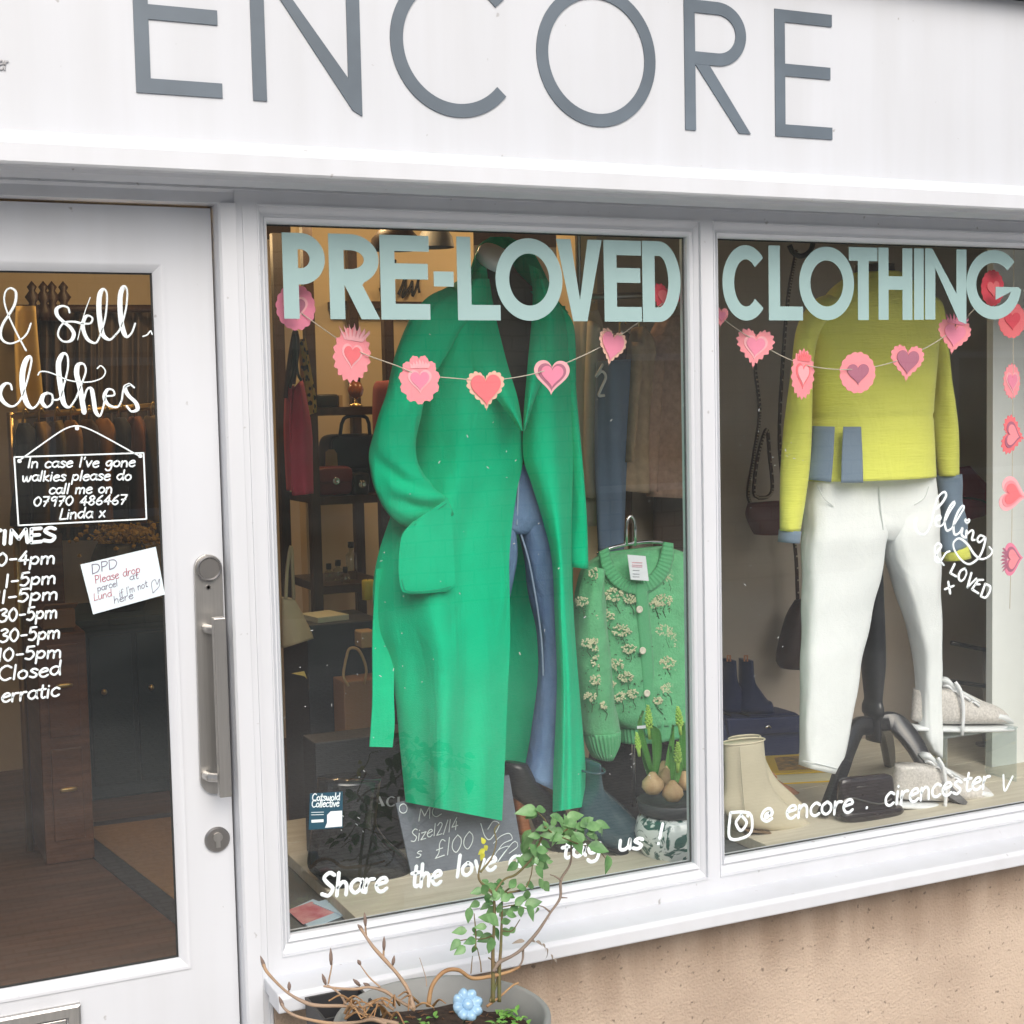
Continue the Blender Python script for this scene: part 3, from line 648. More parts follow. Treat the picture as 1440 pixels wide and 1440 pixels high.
# door glass
GY = .0315
bm = BM(); z = lambda p: Z(p, 0, 380, .1528)
for p, r, c in (([(240,740),(160,590),(80,420),(40,290),(50,200),(95,165),(145,200),(140,300),(95,390),(30,490),(5,580),(30,650),(100,675),(190,640),(250,580),(285,490)], .0016, .5),
        ([(640,390),(625,345),(570,330),(520,360),(530,420),(590,480),(650,530),(680,590),(650,650),(580,655),(535,600),(550,530),(600,480),(680,475),(750,490)], .0018, 1.0),
        ([(750,490),(830,490),(850,440),(800,420),(765,480),(770,560),(810,640),(880,670),(920,610)], .0018, 1.0), ([(920,610),(970,430),(985,230),(955,175),(920,220),(910,350),(925,500),(950,600),(1010,640),(1060,600)], .0018, 1.6),
        ([(1060,600),(1110,530),(1160,350),(1170,190),(1140,150),(1110,220),(1105,350),(1120,500),(1160,610),(1210,580),(1245,490)], .0018, 1.6), ([(830,250),(770,420),(715,640)], .0009, 0), ([(1315,610),(1355,595),(1385,560),(1400,590)], .0014, 0),
        ([(110,1100),(95,1050),(50,1045),(10,1090),(0,1150),(40,1220),(110,1255),(170,1220),(210,1150)], .0018, 1.2), ([(210,1150),(260,980),(290,830),(270,795),(230,850),(205,970),(215,1120),(250,1230),(300,1270),(350,1230),(385,1150)], .0018, 1.7),
        ([(440,1130),(400,1150),(385,1210),(430,1260),(480,1220),(480,1150),(440,1130)], .0018, 1.2), ([(480,1195),(550,1180),(590,1050),(625,900),(620,790),(580,770),(540,850),(545,980),(565,1120),(590,1230),(640,1260),(700,1180)], .0018, 1.6),
        ([(700,1180),(750,1050),(790,930),(770,865),(720,870),(705,950),(735,1080),(775,1310)], .0018, 1.6), ([(770,1200),(800,1100),(840,1090),(860,1180),(880,1300),(920,1340),(950,1260),(970,1160)], .0018, 1.2),
        ([(970,1160),(1050,1150),(1040,1105),(990,1100),(960,1170),(1000,1240),(1080,1260),(1120,1200)], .0018, 1.0), ([(1120,1200),(1140,1090),(1190,1050),(1235,1080)], .0018, 0), ([(1190,1050),(1150,1080),(1180,1150),(1250,1220),(1265,1280),(1210,1300),(1165,1250)], .002, 1.0),
        ([(350,965),(370,935),(430,935),(520,965),(620,1010),(740,1030),(850,1025),(940,990),(970,930),(930,880),(895,905)], .0013, 0)):
    ink(bm, z(p), GY, r, n=7*len(p), cal=c)
r = .0013
for a, b in (((20,643),(202,637)), ((202,637),(206,730)), ((206,730),(26,739)), ((26,739),(20,643))): ink(bm, [a, b], GY, .0015)
ink(bm, [(28,647),(70,617),(92,603),(108,599),(124,603),(150,616),(195,641)], GY, .0014)
for c in ((108,602), (27,648), (197,641)): ink(bm, [c, (c[0]+.6, c[1]+.6)], GY, .004)
obj('script', bm, CHALK, door, label='white brush script and drawn hanging board on the door glass')
for tx, a, b, cp in (("In case I've gone", (38,658), (190,656), 14), ('walkies please do', (30,677), (185,675), 14), ('call me on', (68,695), (158,693), 14), ('07970 486467', (46,712), (178,709), 13), ('Linda x', (83,731), (148,727), 15)):
    words(door, CHALK, [(tx, a, b, cp, GY, .0016, .12)])
for tx, a, b, cp in (('0-4pm', (-6,796), (78,792), 18), ('1-5pm', (6,826), (79,820), 18), ('11-5pm', (-7,849), (82,843), 18), ('30-5pm', (-2,875), (81,869), 18), ('30-5pm', (-1,904), (85,897), 18), ('10-5pm', (-4,930), (87,924), 18), ('Closed', (-4,957), (86,949), 20), ('erratic', (1,988), (84,979), 20)):
    words(door, CHALK, [(tx, a, b, cp, GY, .0020, .06)])
bm = BM(); hand(bm, 'TIMES', (-20, 767), (80, 760), 19, GY, .0033, .0); obj('heading', bm, CHALK, door)

# dried droplets and dust on the glass
rg = random.Random(21); bm = BM()
for k in range(100):
    cx, cy, sd = rg.choice(((470, 950, 45), (560, 880, 60), (640, 720, 110), (760, 640, 90), (1060, 860, 40), (1080, 640, 30), (900, 1080, 40), (480, 1160, 60), (1000, 400, 160)))
    x, y = rg.gauss(cx, sd), rg.gauss(cy, sd)
    if not (400 < x < 962 or 1022 < x < 1430) or not 345 < y < 1190: continue
    a = rg.uniform(0, 6.28); L = rg.choice((.8, 1.0, 1.2, 2.0, 3.4)); ink(bm, [(x, y), (x+L*math.cos(a), y+L*math.sin(a))], -.0016, rg.uniform(.0004, .0009), th=.0004)
dust = obj('dust_specks', bm, mat('dried water specks', (.5, .52, .52), .8), win); dust['kind'] = 'stuff'
# ------------------------------------------------------------------ house across the lane (seen only as reflections and shade)
OY = -8.5
opp = thing('stone_house', (4, OY, GZ), 'limestone house across the lane, seen only reflected in the panes', 'house')
bm = BM(); box(bm, -9, 16, OY-5, OY, GZ, 3.4); obj('wall', bm, OPP, opp)
bm = BM(); exx(bm, [(OY+.25, 3.35), (OY-2.6, 4.6), (OY-5.3, 3.35), (OY-5.3, 3.25), (OY+.25, 3.25)], -9.2, 16.2); obj('roof', bm, LEAD, opp)
DARKW = mat('dark green door paint', (.02, .03, .028), .4)
for x in (-4.5, 1.5, 6.0, 10.0):
    for zz in (.75,):
        bm = BM(); frame_profile(bm, x+.06, x+.94, zz+.06, zz+1.14, [(0, OY+.03), (0, OY+.05), (.06, OY+.05), (.06, OY-.01)]); f_ = obj('window', bm, WHITE, opp)
        bm = BM(); quad(bm, (x+.05, OY+.03, zz+.05), (x+.95, OY+.03, zz+.05), (x+.95, OY+.03, zz+1.15), (x+.05, OY+.03, zz+1.15)); obj('pane', bm, DARKW, f_)
bm = BM(); box(bm, 3.2, 4.15, OY-.05, OY+.04, GZ, 2.0); obj('door', bm, DARKW, opp)
# ------------------------------------------------------------------ the room behind the glass
WARMWALL = mat('cream plaster', S((216, 196, 160)), .85, var=.05, vscale=3, bump=.05, bscale=40)
TAUPE = mat('taupe plaster', S((186, 174, 160)), .85, var=.06, vscale=2.5, bump=.05, bscale=40)
PALEW = mat('pale panel paint', (.78, .82, .81), .6, var=.03, vscale=3)
FLOORB = mat('brown floor boards', S((118, 88, 68)), .45, rgb2=S((90, 66, 50)), vscale=3, stretch=(1, 8, 1), kind='noise', bump=.05, bscale=30)
CEILM = mat('brown ceiling boards', S((122, 96, 76)), .7, rgb2=S((96, 74, 58)), vscale=4, stretch=(9, 1, 1))
DECKM = mat('slate grey deck paint', S((92, 96, 98)), .55, var=.08, vscale=6)
BOARD = mat('pale limed board', S((206, 200, 182)), .6, rgb2=S((186, 178, 158)), vscale=2.6, stretch=(2, 22, 6), bump=.06, bscale=50)
DARKWOOD = mat('dark oak', S((74, 50, 36)), .45, rgb2=S((48, 32, 24)), vscale=6, stretch=(6, 6, 1), bump=.05)
RX0, RX1, RY1, RZ1 = -1.6, 3.9, 3.9, 2.32
bm = BM(); box(bm, RX0, 3.9, .06, RY1+.1, -.06, 0); obj('floor', bm, FLOORB, kind='structure')
bm = BM(); box(bm, RX0, 3.9, .06, RY1+.1, RZ1, RZ1+.06); obj('ceiling', bm, CEILM, kind='structure')
bm = BM(); box(bm, RX0, 3.9, RY1, RY1+.1, 0, RZ1); obj('back_wall', bm, WARMWALL, kind='structure')
bm = BM(); box(bm, RX0-.1, RX0, .06, RY1+.1, 0, RZ1); obj('side_wall', bm, WARMWALL, kind='structure')
PX = at(838, 560, 1.08)[0]
bm = BM(); box(bm, PX, 3.9, 1.08, 1.16, 0, RZ1); obj('partition', bm, TAUPE, kind='structure')
bm = BM(); wx = at(1396, 700, 1.08)[0]; box(bm, wx, wx+.06, .05, 1.08, 0, RZ1); obj('side_wall', bm, PALEW, kind='structure')
bm = BM(); box(bm, at(1396, 700, .50)[0], wx-.002, .50, .525, .4555, RZ1-.001); obj('side_panel', bm, PALEW, kind='structure')
bm = BM(); box(bm, PX-.07, PX, 1.06, 1.18, 0, RZ1); obj('post', bm, WARMWALL, kind='structure')
# warm wall standing nearer, behind the shelves
bm = BM(); box(bm, at(425, 560, 1.95)[0], PX, 1.95, 2.02, 0, RZ1); obj('partition', bm, WARMWALL, kind='structure')
# display plinth with its pale boards
bm = BM(); box(bm, .80, wx, .035, 1.05, .02, .425); plinth = obj('display_plinth', bm, DECKM, bevel=.004, label='low slate grey plinth filling the foot of the display window', cat='plinth')
a, b = .985, 1.772
for x0, x1, y0, lab in ((.985, 1.772, .19, 'pale limed board under the green coat and boots'), (2.045, wx-.004, .18, 'pale limed board under the white trousers and sneakers')):
    t = thing('display_board', ((x0+x1)/2, y0+.3, .4255), lab, 'board', 'boards on the plinth')
    n = 4
    for k in range(n):
        ya = y0 + k*.2; bm = BM(); box(bm, x0, x1, ya+.001, ya+.199, .4255, .455); obj('plank', bm, BOARD, t, bevel=.002)
# ------------------------------------------------------------------ lamps the photo shows lit
BULB = mat('warm bulb', (1, .8, .5), .5, emit=((1, .72, .38), 14))
BLACKM = mat('black metal', (.02, .02, .02), .4)
def spot(x, y, lab, dx=0, power=8, z=RZ1):
    t = thing('ceiling_spotlight', (x, y, z-.11), lab, 'spotlight', 'ceiling spotlights')
    bm = BM(); lathe(bm, (x, y, z-.012), [(.035, 0), (.035, .011), (0, .011)], 20); obj('rose', bm, BLACKM, t)
    bm = BM(); tube(bm, [(x, y, z-.01), (x, y, z-.05)], .006); ax = Vector((dx, -.5, -.85)).normalized(); c = Vector((x, y, z-.06))
    lathe(bm, c, [(.012, -.03), (.028, -.02), (.032, .03), (.034, .045), (.030, .044), (.028, .02), (0, .0)], 20, ax); obj('shade', bm, BRASS, t, smooth=True)
    bm = BM(); lathe(bm, c+ax*.022, [(.0, 0), (.02, .002), (.024, .012), (.018, .02), (0, .022)], 16, ax); obj('bulb', bm, BULB, t, smooth=True)
    l = bpy.data.lights.new('lamp', 'POINT'); l.energy = power; l.color = (1, .68, .34); l.shadow_soft_size = .05
    lo = bpy.data.objects.new('lamp', l); COL.objects.link(lo); lo.location = c + ax*.08; lo.parent = None
BRASS = mat('brass', (.62, .46, .2), .35, metal=1)
x, _, z = at(134, 397, 2.3)
spot(x, 2.3, 'small lit ceiling spotlight seen through the top of the door glass', 0, 9)
spot(at(206, 409, 2.9)[0], 2.9, 'lit ceiling spotlight at the right edge of the door glass', .3, 9)
spot(at(505, 330, 1.35)[0], 1.35, 'lit ceiling spotlight above the shelves with the handbags', 0, 9)
spot(at(815, 330, 1.5)[0], 1.5, 'lit ceiling spotlight behind the letters at the right of the coat', 0, 6)
# pendant shades hanging behind the letters
for (px, py, Y, rr, lab) in ((556, 332, 1.2, .075, 'dark domed pendant lamp above the first letter E'), (612, 330, 1.3, .055, 'grey conical pendant lamp left of the coat collar')):
    p = at(px, py-6, Y); t = thing('pendant_lamp', (p[0], Y, p[2]-.06), lab, 'lamp', 'pendant lamps in the shop')
    bm = BM(); lathe(bm, (p[0], Y, p[2]-.05), [(rr, 0), (rr*.92, .03), (rr*.5, .065), (.014, .08), (.012, .10), (0, .10)], 24, caps=False); obj('shade', bm, LEAD if rr < .06 else DARKWOOD, t, smooth=True)
    bm = BM(); tube(bm, [(p[0], Y, p[2]+.04), (p[0], Y, RZ1)], .004); obj('flex', bm, BLACKM, t)
# ------------------------------------------------------------------ left window: coat, jeans, cardigan
GREEN = mat('emerald felted wool', (.002, .53, .265), .85, var=.05, vscale=14, bump=.28, bscale=330, spec=.15, sheen=.06, crease=.35, cscale=(4, 4, 1.2))
DENIM = mat('mid blue denim', S((70, 98, 140)), .85, rgb2=S((124, 152, 188)), vscale=6, bump=.4, bscale=300, stretch=(1, 1, .6), spec=.2, crease=.3, cscale=(9, 9, 6))
STITCH = mat('faded seam', S((150, 170, 195)), .9)
DARKFAB = mat('charcoal jersey', S((92, 84, 78)), .9, bump=.1, bscale=250, spec=.2)
BLKWOOD = mat('black lacquered wood', (.016, .016, .018), .28, coat=.3)
CREAM = mat('white cap', (.72, .76, .80), .4)
CHROME = mat('chrome', (.75, .76, .76), .12, metal=1)
def bell(u, c, w): return math.exp(-((u-c)/w)**2)

# bust form carrying coat and jeans
man = thing('dress_form', (1.46, .42, .455), 'charcoal dress form with white neck cap wearing the emerald coat', 'mannequin')
bm = loft([(676, 352, 718, 352, .05), (672, 378, 722, 378, .055), (660, 402, 745, 402, .05), (640, 425, 770, 428, .05), (630, 480, 776, 480, .055), (640, 560, 772, 560, .055), (650, 630, 772, 630, .05), (652, 664, 776, 664, .05)], .46, p=2.3)
obj('torso', bm, DARKFAB, man, smooth=True)
bm = BM(); c = at(697, 359, .37); lathe(bm, c, [(.0, .013), (.02, .013), (.038, .008), (.043, 0), (.043, -.02), (0, -.02)], 28, (.20, -.62, .76)); obj('neck_cap', bm, CREAM, man, smooth=True)
bm = loft([(676, 700, 706, 700, .03), (678, 850, 702, 850, .025), (680, 1040, 702, 1040, .03)], .47); obj('post', bm, BLKWOOD, man, smooth=True)
for p in ([(691, 1010, .47), (698, 1060, .47), (700, 1110, .46), (700, 1160, .45)], [(691, 1010, .47), (672, 1070, .46), (650, 1120, .45), (628, 1165, .44)], [(691, 1010, .47), (696, 1050, .6), (698, 1090, .75)]):
    bm = BM(); tube(bm, [at(*q) for q in p], [.018, .020, .017, .012][:len(p)], n=10, smoothn=16); obj('leg', bm, BLKWOOD, man, smooth=True)

coat = thing('long_coat', (1.45, .36, .57), 'long emerald green belted coat hanging open on a dress form', 'coat')
def pl(u, v):
    y = -.115*math.sin(math.pi*(.08+.80*u)) + .05*(1-v)*(1-u)*.6
    y += .016*math.sin(u*9+1.2)*(.25+.75*v) + .010*math.sin(u*17+2+v*2)*v + .02*nz(u*3, v*4, 1.3)*.6
    return y
bm = sheet([((648, 392), (688, 392)), ((604, 424), (696, 440)), ((588, 480), (708, 500)), ((582, 560), (727, 565)), ((576, 640), (735.5, 640)), ((552, 720), (727, 690)), ((533, 778), (720, 740)), ((525, 830), (716, 790)), ((530, 885), (717, 850)), ((548, 930), (717, 910)), ((557, 985), (714, 970)), ((563, 1050), (711, 1050)), ((571, 1128), (706, 1154))], .40, pl, 44, 90, .0035)
for v in bm.verts: pass
obj('front_panel', bm, GREEN, coat, autosmooth=50, smooth=True, label='left front panel of the coat')
def pr(u, v):
    return -.105*math.sin(math.pi*(.12+.70*(1-u))) + .010*math.sin(u*7+v*3)*(.3+v) + .014*bell(u, .42, .10)*max(0, v-.5)*3 + .012*nz(u*3, v*4, 7.7)
bm = sheet([((752, 392), (768, 392)), ((750, 440), (792, 440)), ((745, 500), (800, 500)), ((738, 570), (804, 570)), ((736.5, 640), (806, 640)), ((748, 680), (805, 690)), ((765, 735), (804, 740)), ((777, 790), (804, 800)), ((781, 870), (808, 880)), ((784, 950), (814, 960)), ((782, 1020), (820, 1030)), ((779, 1085), (824, 1085)), ((778, 1142), (824, 1134))], .40, pr, 30, 90, .0035)
obj('front_panel', bm, GREEN, coat, autosmooth=50, smooth=True, label='right front panel of the coat')
bm = sheet([((600, 430), (795, 430)), ((585, 560), (804, 560)), ((556, 700), (806, 700)), ((530, 830), (806, 830)), ((553, 960), (813, 960)), ((571, 1080), (822, 1075))], .53, lambda u, v: .05*math.sin(math.pi*u), 24, 40, .0035)
obj('back_panel', bm, GREEN, coat, autosmooth=50, smooth=True)
# sleeves
def fs(t, v): return .005*math.sin(2*t+7*v) - .016*bell(v, .76+.10*math.cos(t), .035)*max(0, math.sin(t)) - .012*bell(v, .90+.08*math.cos(t), .03)*max(0, math.sin(t)) + .006*nz(math.cos(t)*2, math.sin(t)*2, v*8)
bm = loft([(632, 402, 668, 436, .03, .04), (600, 420, 654, 452, .038, .03), (575, 452, 640, 476, .042, .02), (553, 515, 606, 530, .042, .01), (536, 565, 594, 584, .042, 0), (517, 628, 588, 640, .042, 0), (518, 668, 596, 664, .044, 0), (532, 702, 607, 680, .042, -.004), (553, 729, 620, 694, .034, -.004), (574, 742, 631, 706, .022, .0), (586, 752, 638, 722, .014, .006)], .285, n=40, m=70, fold=fs)
obj('sleeve', bm, GREEN, coat, smooth=True)
bm = loft([(748, 408, 778, 425, .03, .0), (772, 440, 803, 455, .034), (782, 500, 810, 505, .036), (786, 560, 813, 560, .036), (792, 640, 818, 640, .036), (796, 720, 823, 720, .036), (799, 797, 827, 799, .036)], .40, n=28, m=50, fold=lambda t, v: .004*math.sin(2*t+8*v))
obj('sleeve', bm, GREEN, coat, smooth=True)
# lapels and standing collar
bm = sheet([((664, 382), (684, 372)), ((656, 412), (688, 405)), ((643, 456), (698, 450)), ((662, 516), (713, 510)), ((700, 562), (728, 560)), ((733, 606), (736, 606))], .33, lambda u, v: -.078*v - .022*math.sin(math.pi*u)+.05*(1-v)-.010, 14, 40, .0035)
obj('lapel', bm, GREEN, coat, autosmooth=50, smooth=True)
bm = sheet([((744, 372), (760, 380)), ((750, 410), (774, 420)), ((748, 455), (782, 468)), ((743, 510), (768, 520)), ((739, 560), (752, 562)), ((736, 606), (738, 606))], .33, lambda u, v: -.078*v - .022*math.sin(math.pi*u)+.05*(1-v)-.010, 14, 40, .0035)
obj('lapel', bm, GREEN, coat, autosmooth=50, smooth=True)
bm = sheet([((690, 333), (716, 333)), ((674, 345), (744, 348)), ((664, 372), (762, 376)), ((652, 410), (782, 418)), ((628, 428), (800, 440))], .42, lambda u, v: .075*math.sin(math.pi*u)-.02*v, 24, 20, .0035)
obj('collar', bm, GREEN, coat, autosmooth=50, smooth=True)
bm = sheet([((664, 374), (672, 352)), ((650, 400), (668, 386)), ((640, 440), (676, 415))], .385, lambda u, v: -.03*math.sin(math.pi*u)-.03*v, 10, 16, .0035)
obj('collar', bm, GREEN, coat, autosmooth=50, smooth=True, label='left fold of the collar')
# patch pocket and belt end
bm = sheet([((580, 735), (629, 702)), ((566, 752), (634, 722)), ((561, 780), (638, 770)), ((561, 812), (640, 812)), ((566, 832), (639, 824)), ((580, 836), (628, 832))], .262, lambda u, v: -.02*math.sin(math.pi*u)*(1-.6*v) - .012*(1-v), 24, 24, .0035)
obj('pocket', bm, GREEN, coat, autosmooth=50, smooth=True)
bm = sheet([((529, 800), (556, 800)), ((526, 850), (557, 850)), ((524, 900), (555, 900)), ((524, 980), (554, 975)), ((522, 1020), (555, 1018)), ((520, 1050), (552, 1051))], .375, lambda u, v: .008*math.sin(v*5), 8, 30, .004)
obj('belt', bm, GREEN, coat, autosmooth=50, smooth=True)

TOPST = mat('green topstitch', (.0, .30, .16), .9)
bm = BM()
tube(bm, [at(x, y, d) for x, y, d in ((582, 739, .240), (605, 724, .236), (628, 708, .238))], .0011, n=5); obj('stitching', bm, TOPST, coat); bm = BM(); tube(bm, [at(x, y, d) for x, y, d in ((565, 815, .247), (569, 829, .247), (582, 832, .244), (610, 830, .242), (634, 825, .246))], .0011, n=5, smoothn=24)
obj('stitching', bm, TOPST, coat)
jeans = thing('flared_jeans', (1.5, .43, .6), 'faded blue flared jeans under the open emerald coat', 'jeans')
bm = loft([(650, 655, 782, 652, .049), (647, 690, 785, 688, .049), (650, 722, 784, 720, .049), (690, 740, 764, 738, .046), (718, 750, 740, 750, .03)], .425, p=4, n=40, m=20, fold=lambda t, v: .003*math.sin(5*t+12*v)); obj('hips', bm, DENIM, jeans, smooth=True)
wr = lambda t, v: .004*math.sin(22*v+2*math.sin(t))*(.5+.5*math.sin(5*v)) + .004*nz(math.cos(t)*2, math.sin(t)*2, v*9)
bm = loft([(716, 662, 784, 658, .05), (722, 700, 786, 695, .05), (727, 738, 787, 730, .05), (738, 790, 788, 785, .048), (748, 850, 789, 850, .042), (756, 900, 790, 900, .038), (758, 950, 792, 950, .036), (752, 1010, 796, 1010, .04), (743, 1062, 800, 1066, .045), (738, 1092, 803, 1122, .048)], .425, n=40, m=60, fold=wr, p=2.7); obj('leg', bm, DENIM, jeans, smooth=True)
bm = loft([(648, 662, 714, 662, .05), (646, 700, 721, 700, .05), (648, 735, 726, 738, .05), (650, 790, 722, 785, .048), (650, 870, 712, 870, .042), (645, 980, 700, 980, .04), (635, 1100, 704, 1105, .048)], .425, n=40, m=50, fold=wr, p=2.7); obj('leg', bm, DENIM, jeans, smooth=True)
bm = BM(); tube(bm, [at(x, y, yy) for x, y, yy in ((729, 672, .370), (728, 705, .372), (727, 738, .378))], .0022, n=6, smoothn=14); tube(bm, [at(x, y, yy) for x, y, yy in ((733, 752, .392), (744, 790, .392), (755, 850, .396), (762, 905, .40), (764, 950, .402))], .0022, n=6, smoothn=24)
obj('seam', bm, STITCH, jeans)

# black clog with wooden heel beside the coat hem
CLOGB = mat('black leather', (.02, .02, .022), .32, bump=.06, bscale=200)
HEELW = mat('stacked wood heel', S((150, 96, 58)), .4, rgb2=S((112, 66, 38)), vscale=5, stretch=(1, 1, 14))
clog = thing('clog', (1.56, .40, .455), 'black leather clog with brown wooden heel behind the coat hem', 'shoe')
bm = loft([(709, 1072, 742, 1074, .03), (711, 1096, 757, 1098, .04), (716, 1118, 772, 1112, .042), (738, 1138, 788, 1124, .045), (752, 1168, 802, 1150, .047), (768, 1196, 812, 1178, .045), (790, 1214, 818, 1204, .03)], .42, n=24, m=30); obj('upper', bm, CLOGB, clog, smooth=True)
bm = loft([(713, 1112, 736, 1108, .03), (720, 1150, 742, 1146, .029), (724, 1172, 746, 1166, .031)], .44, n=20, m=10, p=3); obj('heel', bm, HEELW, clog, autosmooth=40)

# cardigan on its chrome stand
FLORAL = mat('green boiled knit', S((104, 180, 130)), .9, var=.14, vscale=34, bump=.5, bscale=200, spec=.15, sheen=.2); KNIT = mat('green rib knit', S((96, 174, 124)), .9, bump=.25, bscale=220, spec=.15, sheen=.2)
card = thing('floral_cardigan', (1.9, .5, .72), 'green knitted cardigan with cream blossom pattern on a chrome hanger', 'cardigan')
kf = lambda t, v: .006*nz(math.cos(t)*3, math.sin(t)*3, v*5)
bm = loft([(850, 779, 934, 768, .035), (832, 788, 962, 776, .05), (816, 806, 984, 792, .06), (812, 850, 990, 842, .068), (814, 900, 990, 892, .07), (818, 950, 991, 940, .072), (836, 1000, 992, 985, .075), (862, 1022, 993, 1004, .075)], .50, n=44, m=40, fold=kf, p=2.6); obj('body', bm, FLORAL, card, smooth=True)
rib = lambda k: (lambda t, v: .0022*math.cos(k*t))
bm = loft([(864, 1014, 992, 996, .075), (866, 1030, 991, 1010, .073), (868, 1044, 990, 1022, .072)], .50, n=240, m=8, fold=rib(46), p=2.6); obj('hem', bm, KNIT, card, smooth=True)
bm = loft([(820, 795, 850, 800, .04), (809, 830, 850, 835, .05), (806, 900, 856, 905, .055), (809, 960, 862, 965, .055), (816, 1010, 868, 1008, .045), (820, 1034, 872, 1026, .044)], .455, n=32, m=36, fold=kf); obj('sleeve', bm, FLORAL, card, smooth=True)
bm = loft([(820, 1032, 872, 1024, .051), (825, 1052, 871, 1042, .049), (832, 1068, 862, 1062, .045)], .455, n=160, m=8, fold=rib(28)); obj('cuff', bm, KNIT, card, smooth=True)
bm = sheet([((843, 776), (856, 770)), ((847, 797), (861, 790)), ((858, 817), (872, 806)), ((876, 831), (884, 815)), ((897, 836), (897, 818)), ((920, 829), (910, 813)), ((938, 811), (922, 800)), ((947, 787), (929, 783)), ((947, 764), (934, 762))], .445, lambda u, v: -.016*math.sin(math.pi*v)-.003*math.sin(math.pi*u)+.0013*math.cos(v*190), 8, 160, .006)
obj('collar', bm, KNIT, card, smooth=True)
BLOS = mat('cream blossom yarn', S((204, 206, 172)), .9); SPRIG = mat('olive sprig yarn', S((66, 96, 66)), .9)
CB = [(850,779,934,768,.035),(832,788,962,776,.05),(816,806,984,792,.06),(812,850,990,842,.068),(814,900,990,892,.07),(818,950,991,940,.072),(836,1000,992,985,.075),(862,1022,993,1004,.075)]
CS = [(820,795,850,800,.04),(809,830,850,835,.05),(806,900,856,905,.055),(809,960,862,965,.055),(816,1010,868,1008,.055)]
def ydep(px, py):
    y = []
    for R, Y0, pw in ((CB, .50, 2.6), (CS, .455, 2.0)):
        ys = [(r[1]+r[3])/2 for r in R]; xl = np.interp(py, ys, [r[0] for r in R]); xr = np.interp(py, ys, [r[2] for r in R]); b = np.interp(py, ys, [r[4] for r in R]); u = (px-xl)/(xr-xl)*2-1
        if abs(u) < .97: y.append(Y0-b*(1-abs(u)**pw)**(1/pw))
    return min(y or [.45])-.002
rb = random.Random(11); bb, bs = BM(), BM()
for (x, y, r) in ((838,806,10),(818,846,8),(863,836,13),(851,866,12),(874,886,13),(886,842,9),(884,912,9),(880,952,10),(872,980,8),(890,976,7),(840,906,13),(826,904,7),(842,930,11),(866,934,10),(838,956,9),(858,962,7),(830,980,8),(850,992,6),(938,808,12),(958,812,6),(932,844,12),(920,850,6),(960,834,8),(964,858,8),(934,886,11),(945,893,6),(955,905,8),(940,932,11),(958,942,8),(940,968,9),(925,985,6),(962,985,8)):
    for k in range(int(r*5)):
        a = rb.uniform(0, 6.283); d = r*math.sqrt(rb.random())*.9; X, Yp = x+d*math.cos(a)*1.1, y+d*math.sin(a)*.75; l = rb.uniform(1.2, 3.0); a2 = a+rb.uniform(-.5, .5)
        tube(bb, [at(X, Yp, ydep(X, Yp)), at(X+l*math.cos(a2), Yp+l*math.sin(a2), ydep(X+l*math.cos(a2), Yp+l*math.sin(a2)))], .0021, n=4)
    n = 3; P = [(x+rb.uniform(-3, 3)+i*rb.uniform(1, 4), y+r*.7+i*rb.uniform(6, 9)) for i in range(n)]; tube(bs, [at(*q, ydep(*q)) for q in P], .0012, n=4)
    for k in range(int(r*1.3)):
        X, Yp = x+rb.gauss(2, r*.9), y+r*.6+abs(rb.gauss(4, 6)); l = rb.uniform(1.5, 3.5); a = rb.uniform(0, 6.28)
        tube(bs, [at(X, Yp, ydep(X, Yp)), at(X+l*math.cos(a), Yp+l*math.sin(a), ydep(X, Yp))], .0011, n=4)
obj('blossom_pattern', bb, BLOS, card); obj('sprig_pattern', bs, SPRIG, card)
bm = sheet([((893, 822), (910, 820)), ((897, 870), (914, 868)), ((902, 930), (919, 928)), ((906, 990), (922, 988)), ((908, 1036), (926, 1032))], .428, lambda u, v: -.004*math.sin(math.pi*u), 6, 30, .008); obj('placket', bm, KNIT, card, smooth=True)
BTN = mat('pale shell button', (.72, .68, .56), .35)
for x, y in ((896, 857), (900.5, 915), (906.5, 975)):
    bm = BM(); c = at(x+3, y, .418); lathe(bm, c, [(.0092, 0), (.0092, .002), (.007, .0035), (.0055, .0024), (0, .0024)], 24, (0, -1, .05)); bt_ = obj('button', bm, BTN, card, smooth=True)
bm = sheet([((856, 776), (930, 768)), ((862, 800), (926, 795)), ((880, 816), (910, 814))], .50, None, 10, 10, .003); obj('inner_back', bm, KNIT, card)
bm = BM(); pxplate(bm, [(867, 784), (881, 780), (883, 789), (869, 792)], .494, .001); obj('neck_label', bm, CREAM, card)
PAPER = mat('white card', (.82, .86, .90), .7)
tg = thing('price_tag', tuple(at(896, 816, .40)), 'white price tag hanging at the neck of the floral cardigan', 'tag')
bm = BM(); pxplate(bm, [(882.5, 780), (908, 782), (912.5, 817), (887, 815)], .405, .0015); obj('card', bm, PAPER, tg)
PINKINK = mat('pink ink', S((214, 130, 150)), .8); GREYINK = mat('grey ink', S((120, 126, 136)), .8)
bm = BM(); [ink(bm, [(889, y), (903, y+.4)], .4042, .0007) for y in (791, 794.5, 797)]; obj('print', bm, PINKINK, tg)
bm = BM(); [ink(bm, [(890, y), (899, y+.4)], .4042, .0006) for y in (802, 807, 811)]; obj('print', bm, GREYINK, tg)
hang = thing('chrome_hanger', tuple(at(890, 770, .5)), 'chrome hanger holding the floral cardigan on its stand', 'hanger')
bm = BM(); tube(bm, [at(x, y, .5) for x, y in ((840, 780), (858, 771), (890, 764), (925, 762), (945, 768))], .005, n=10, smoothn=24); obj('bar', bm, CHROME, hang, smooth=True)
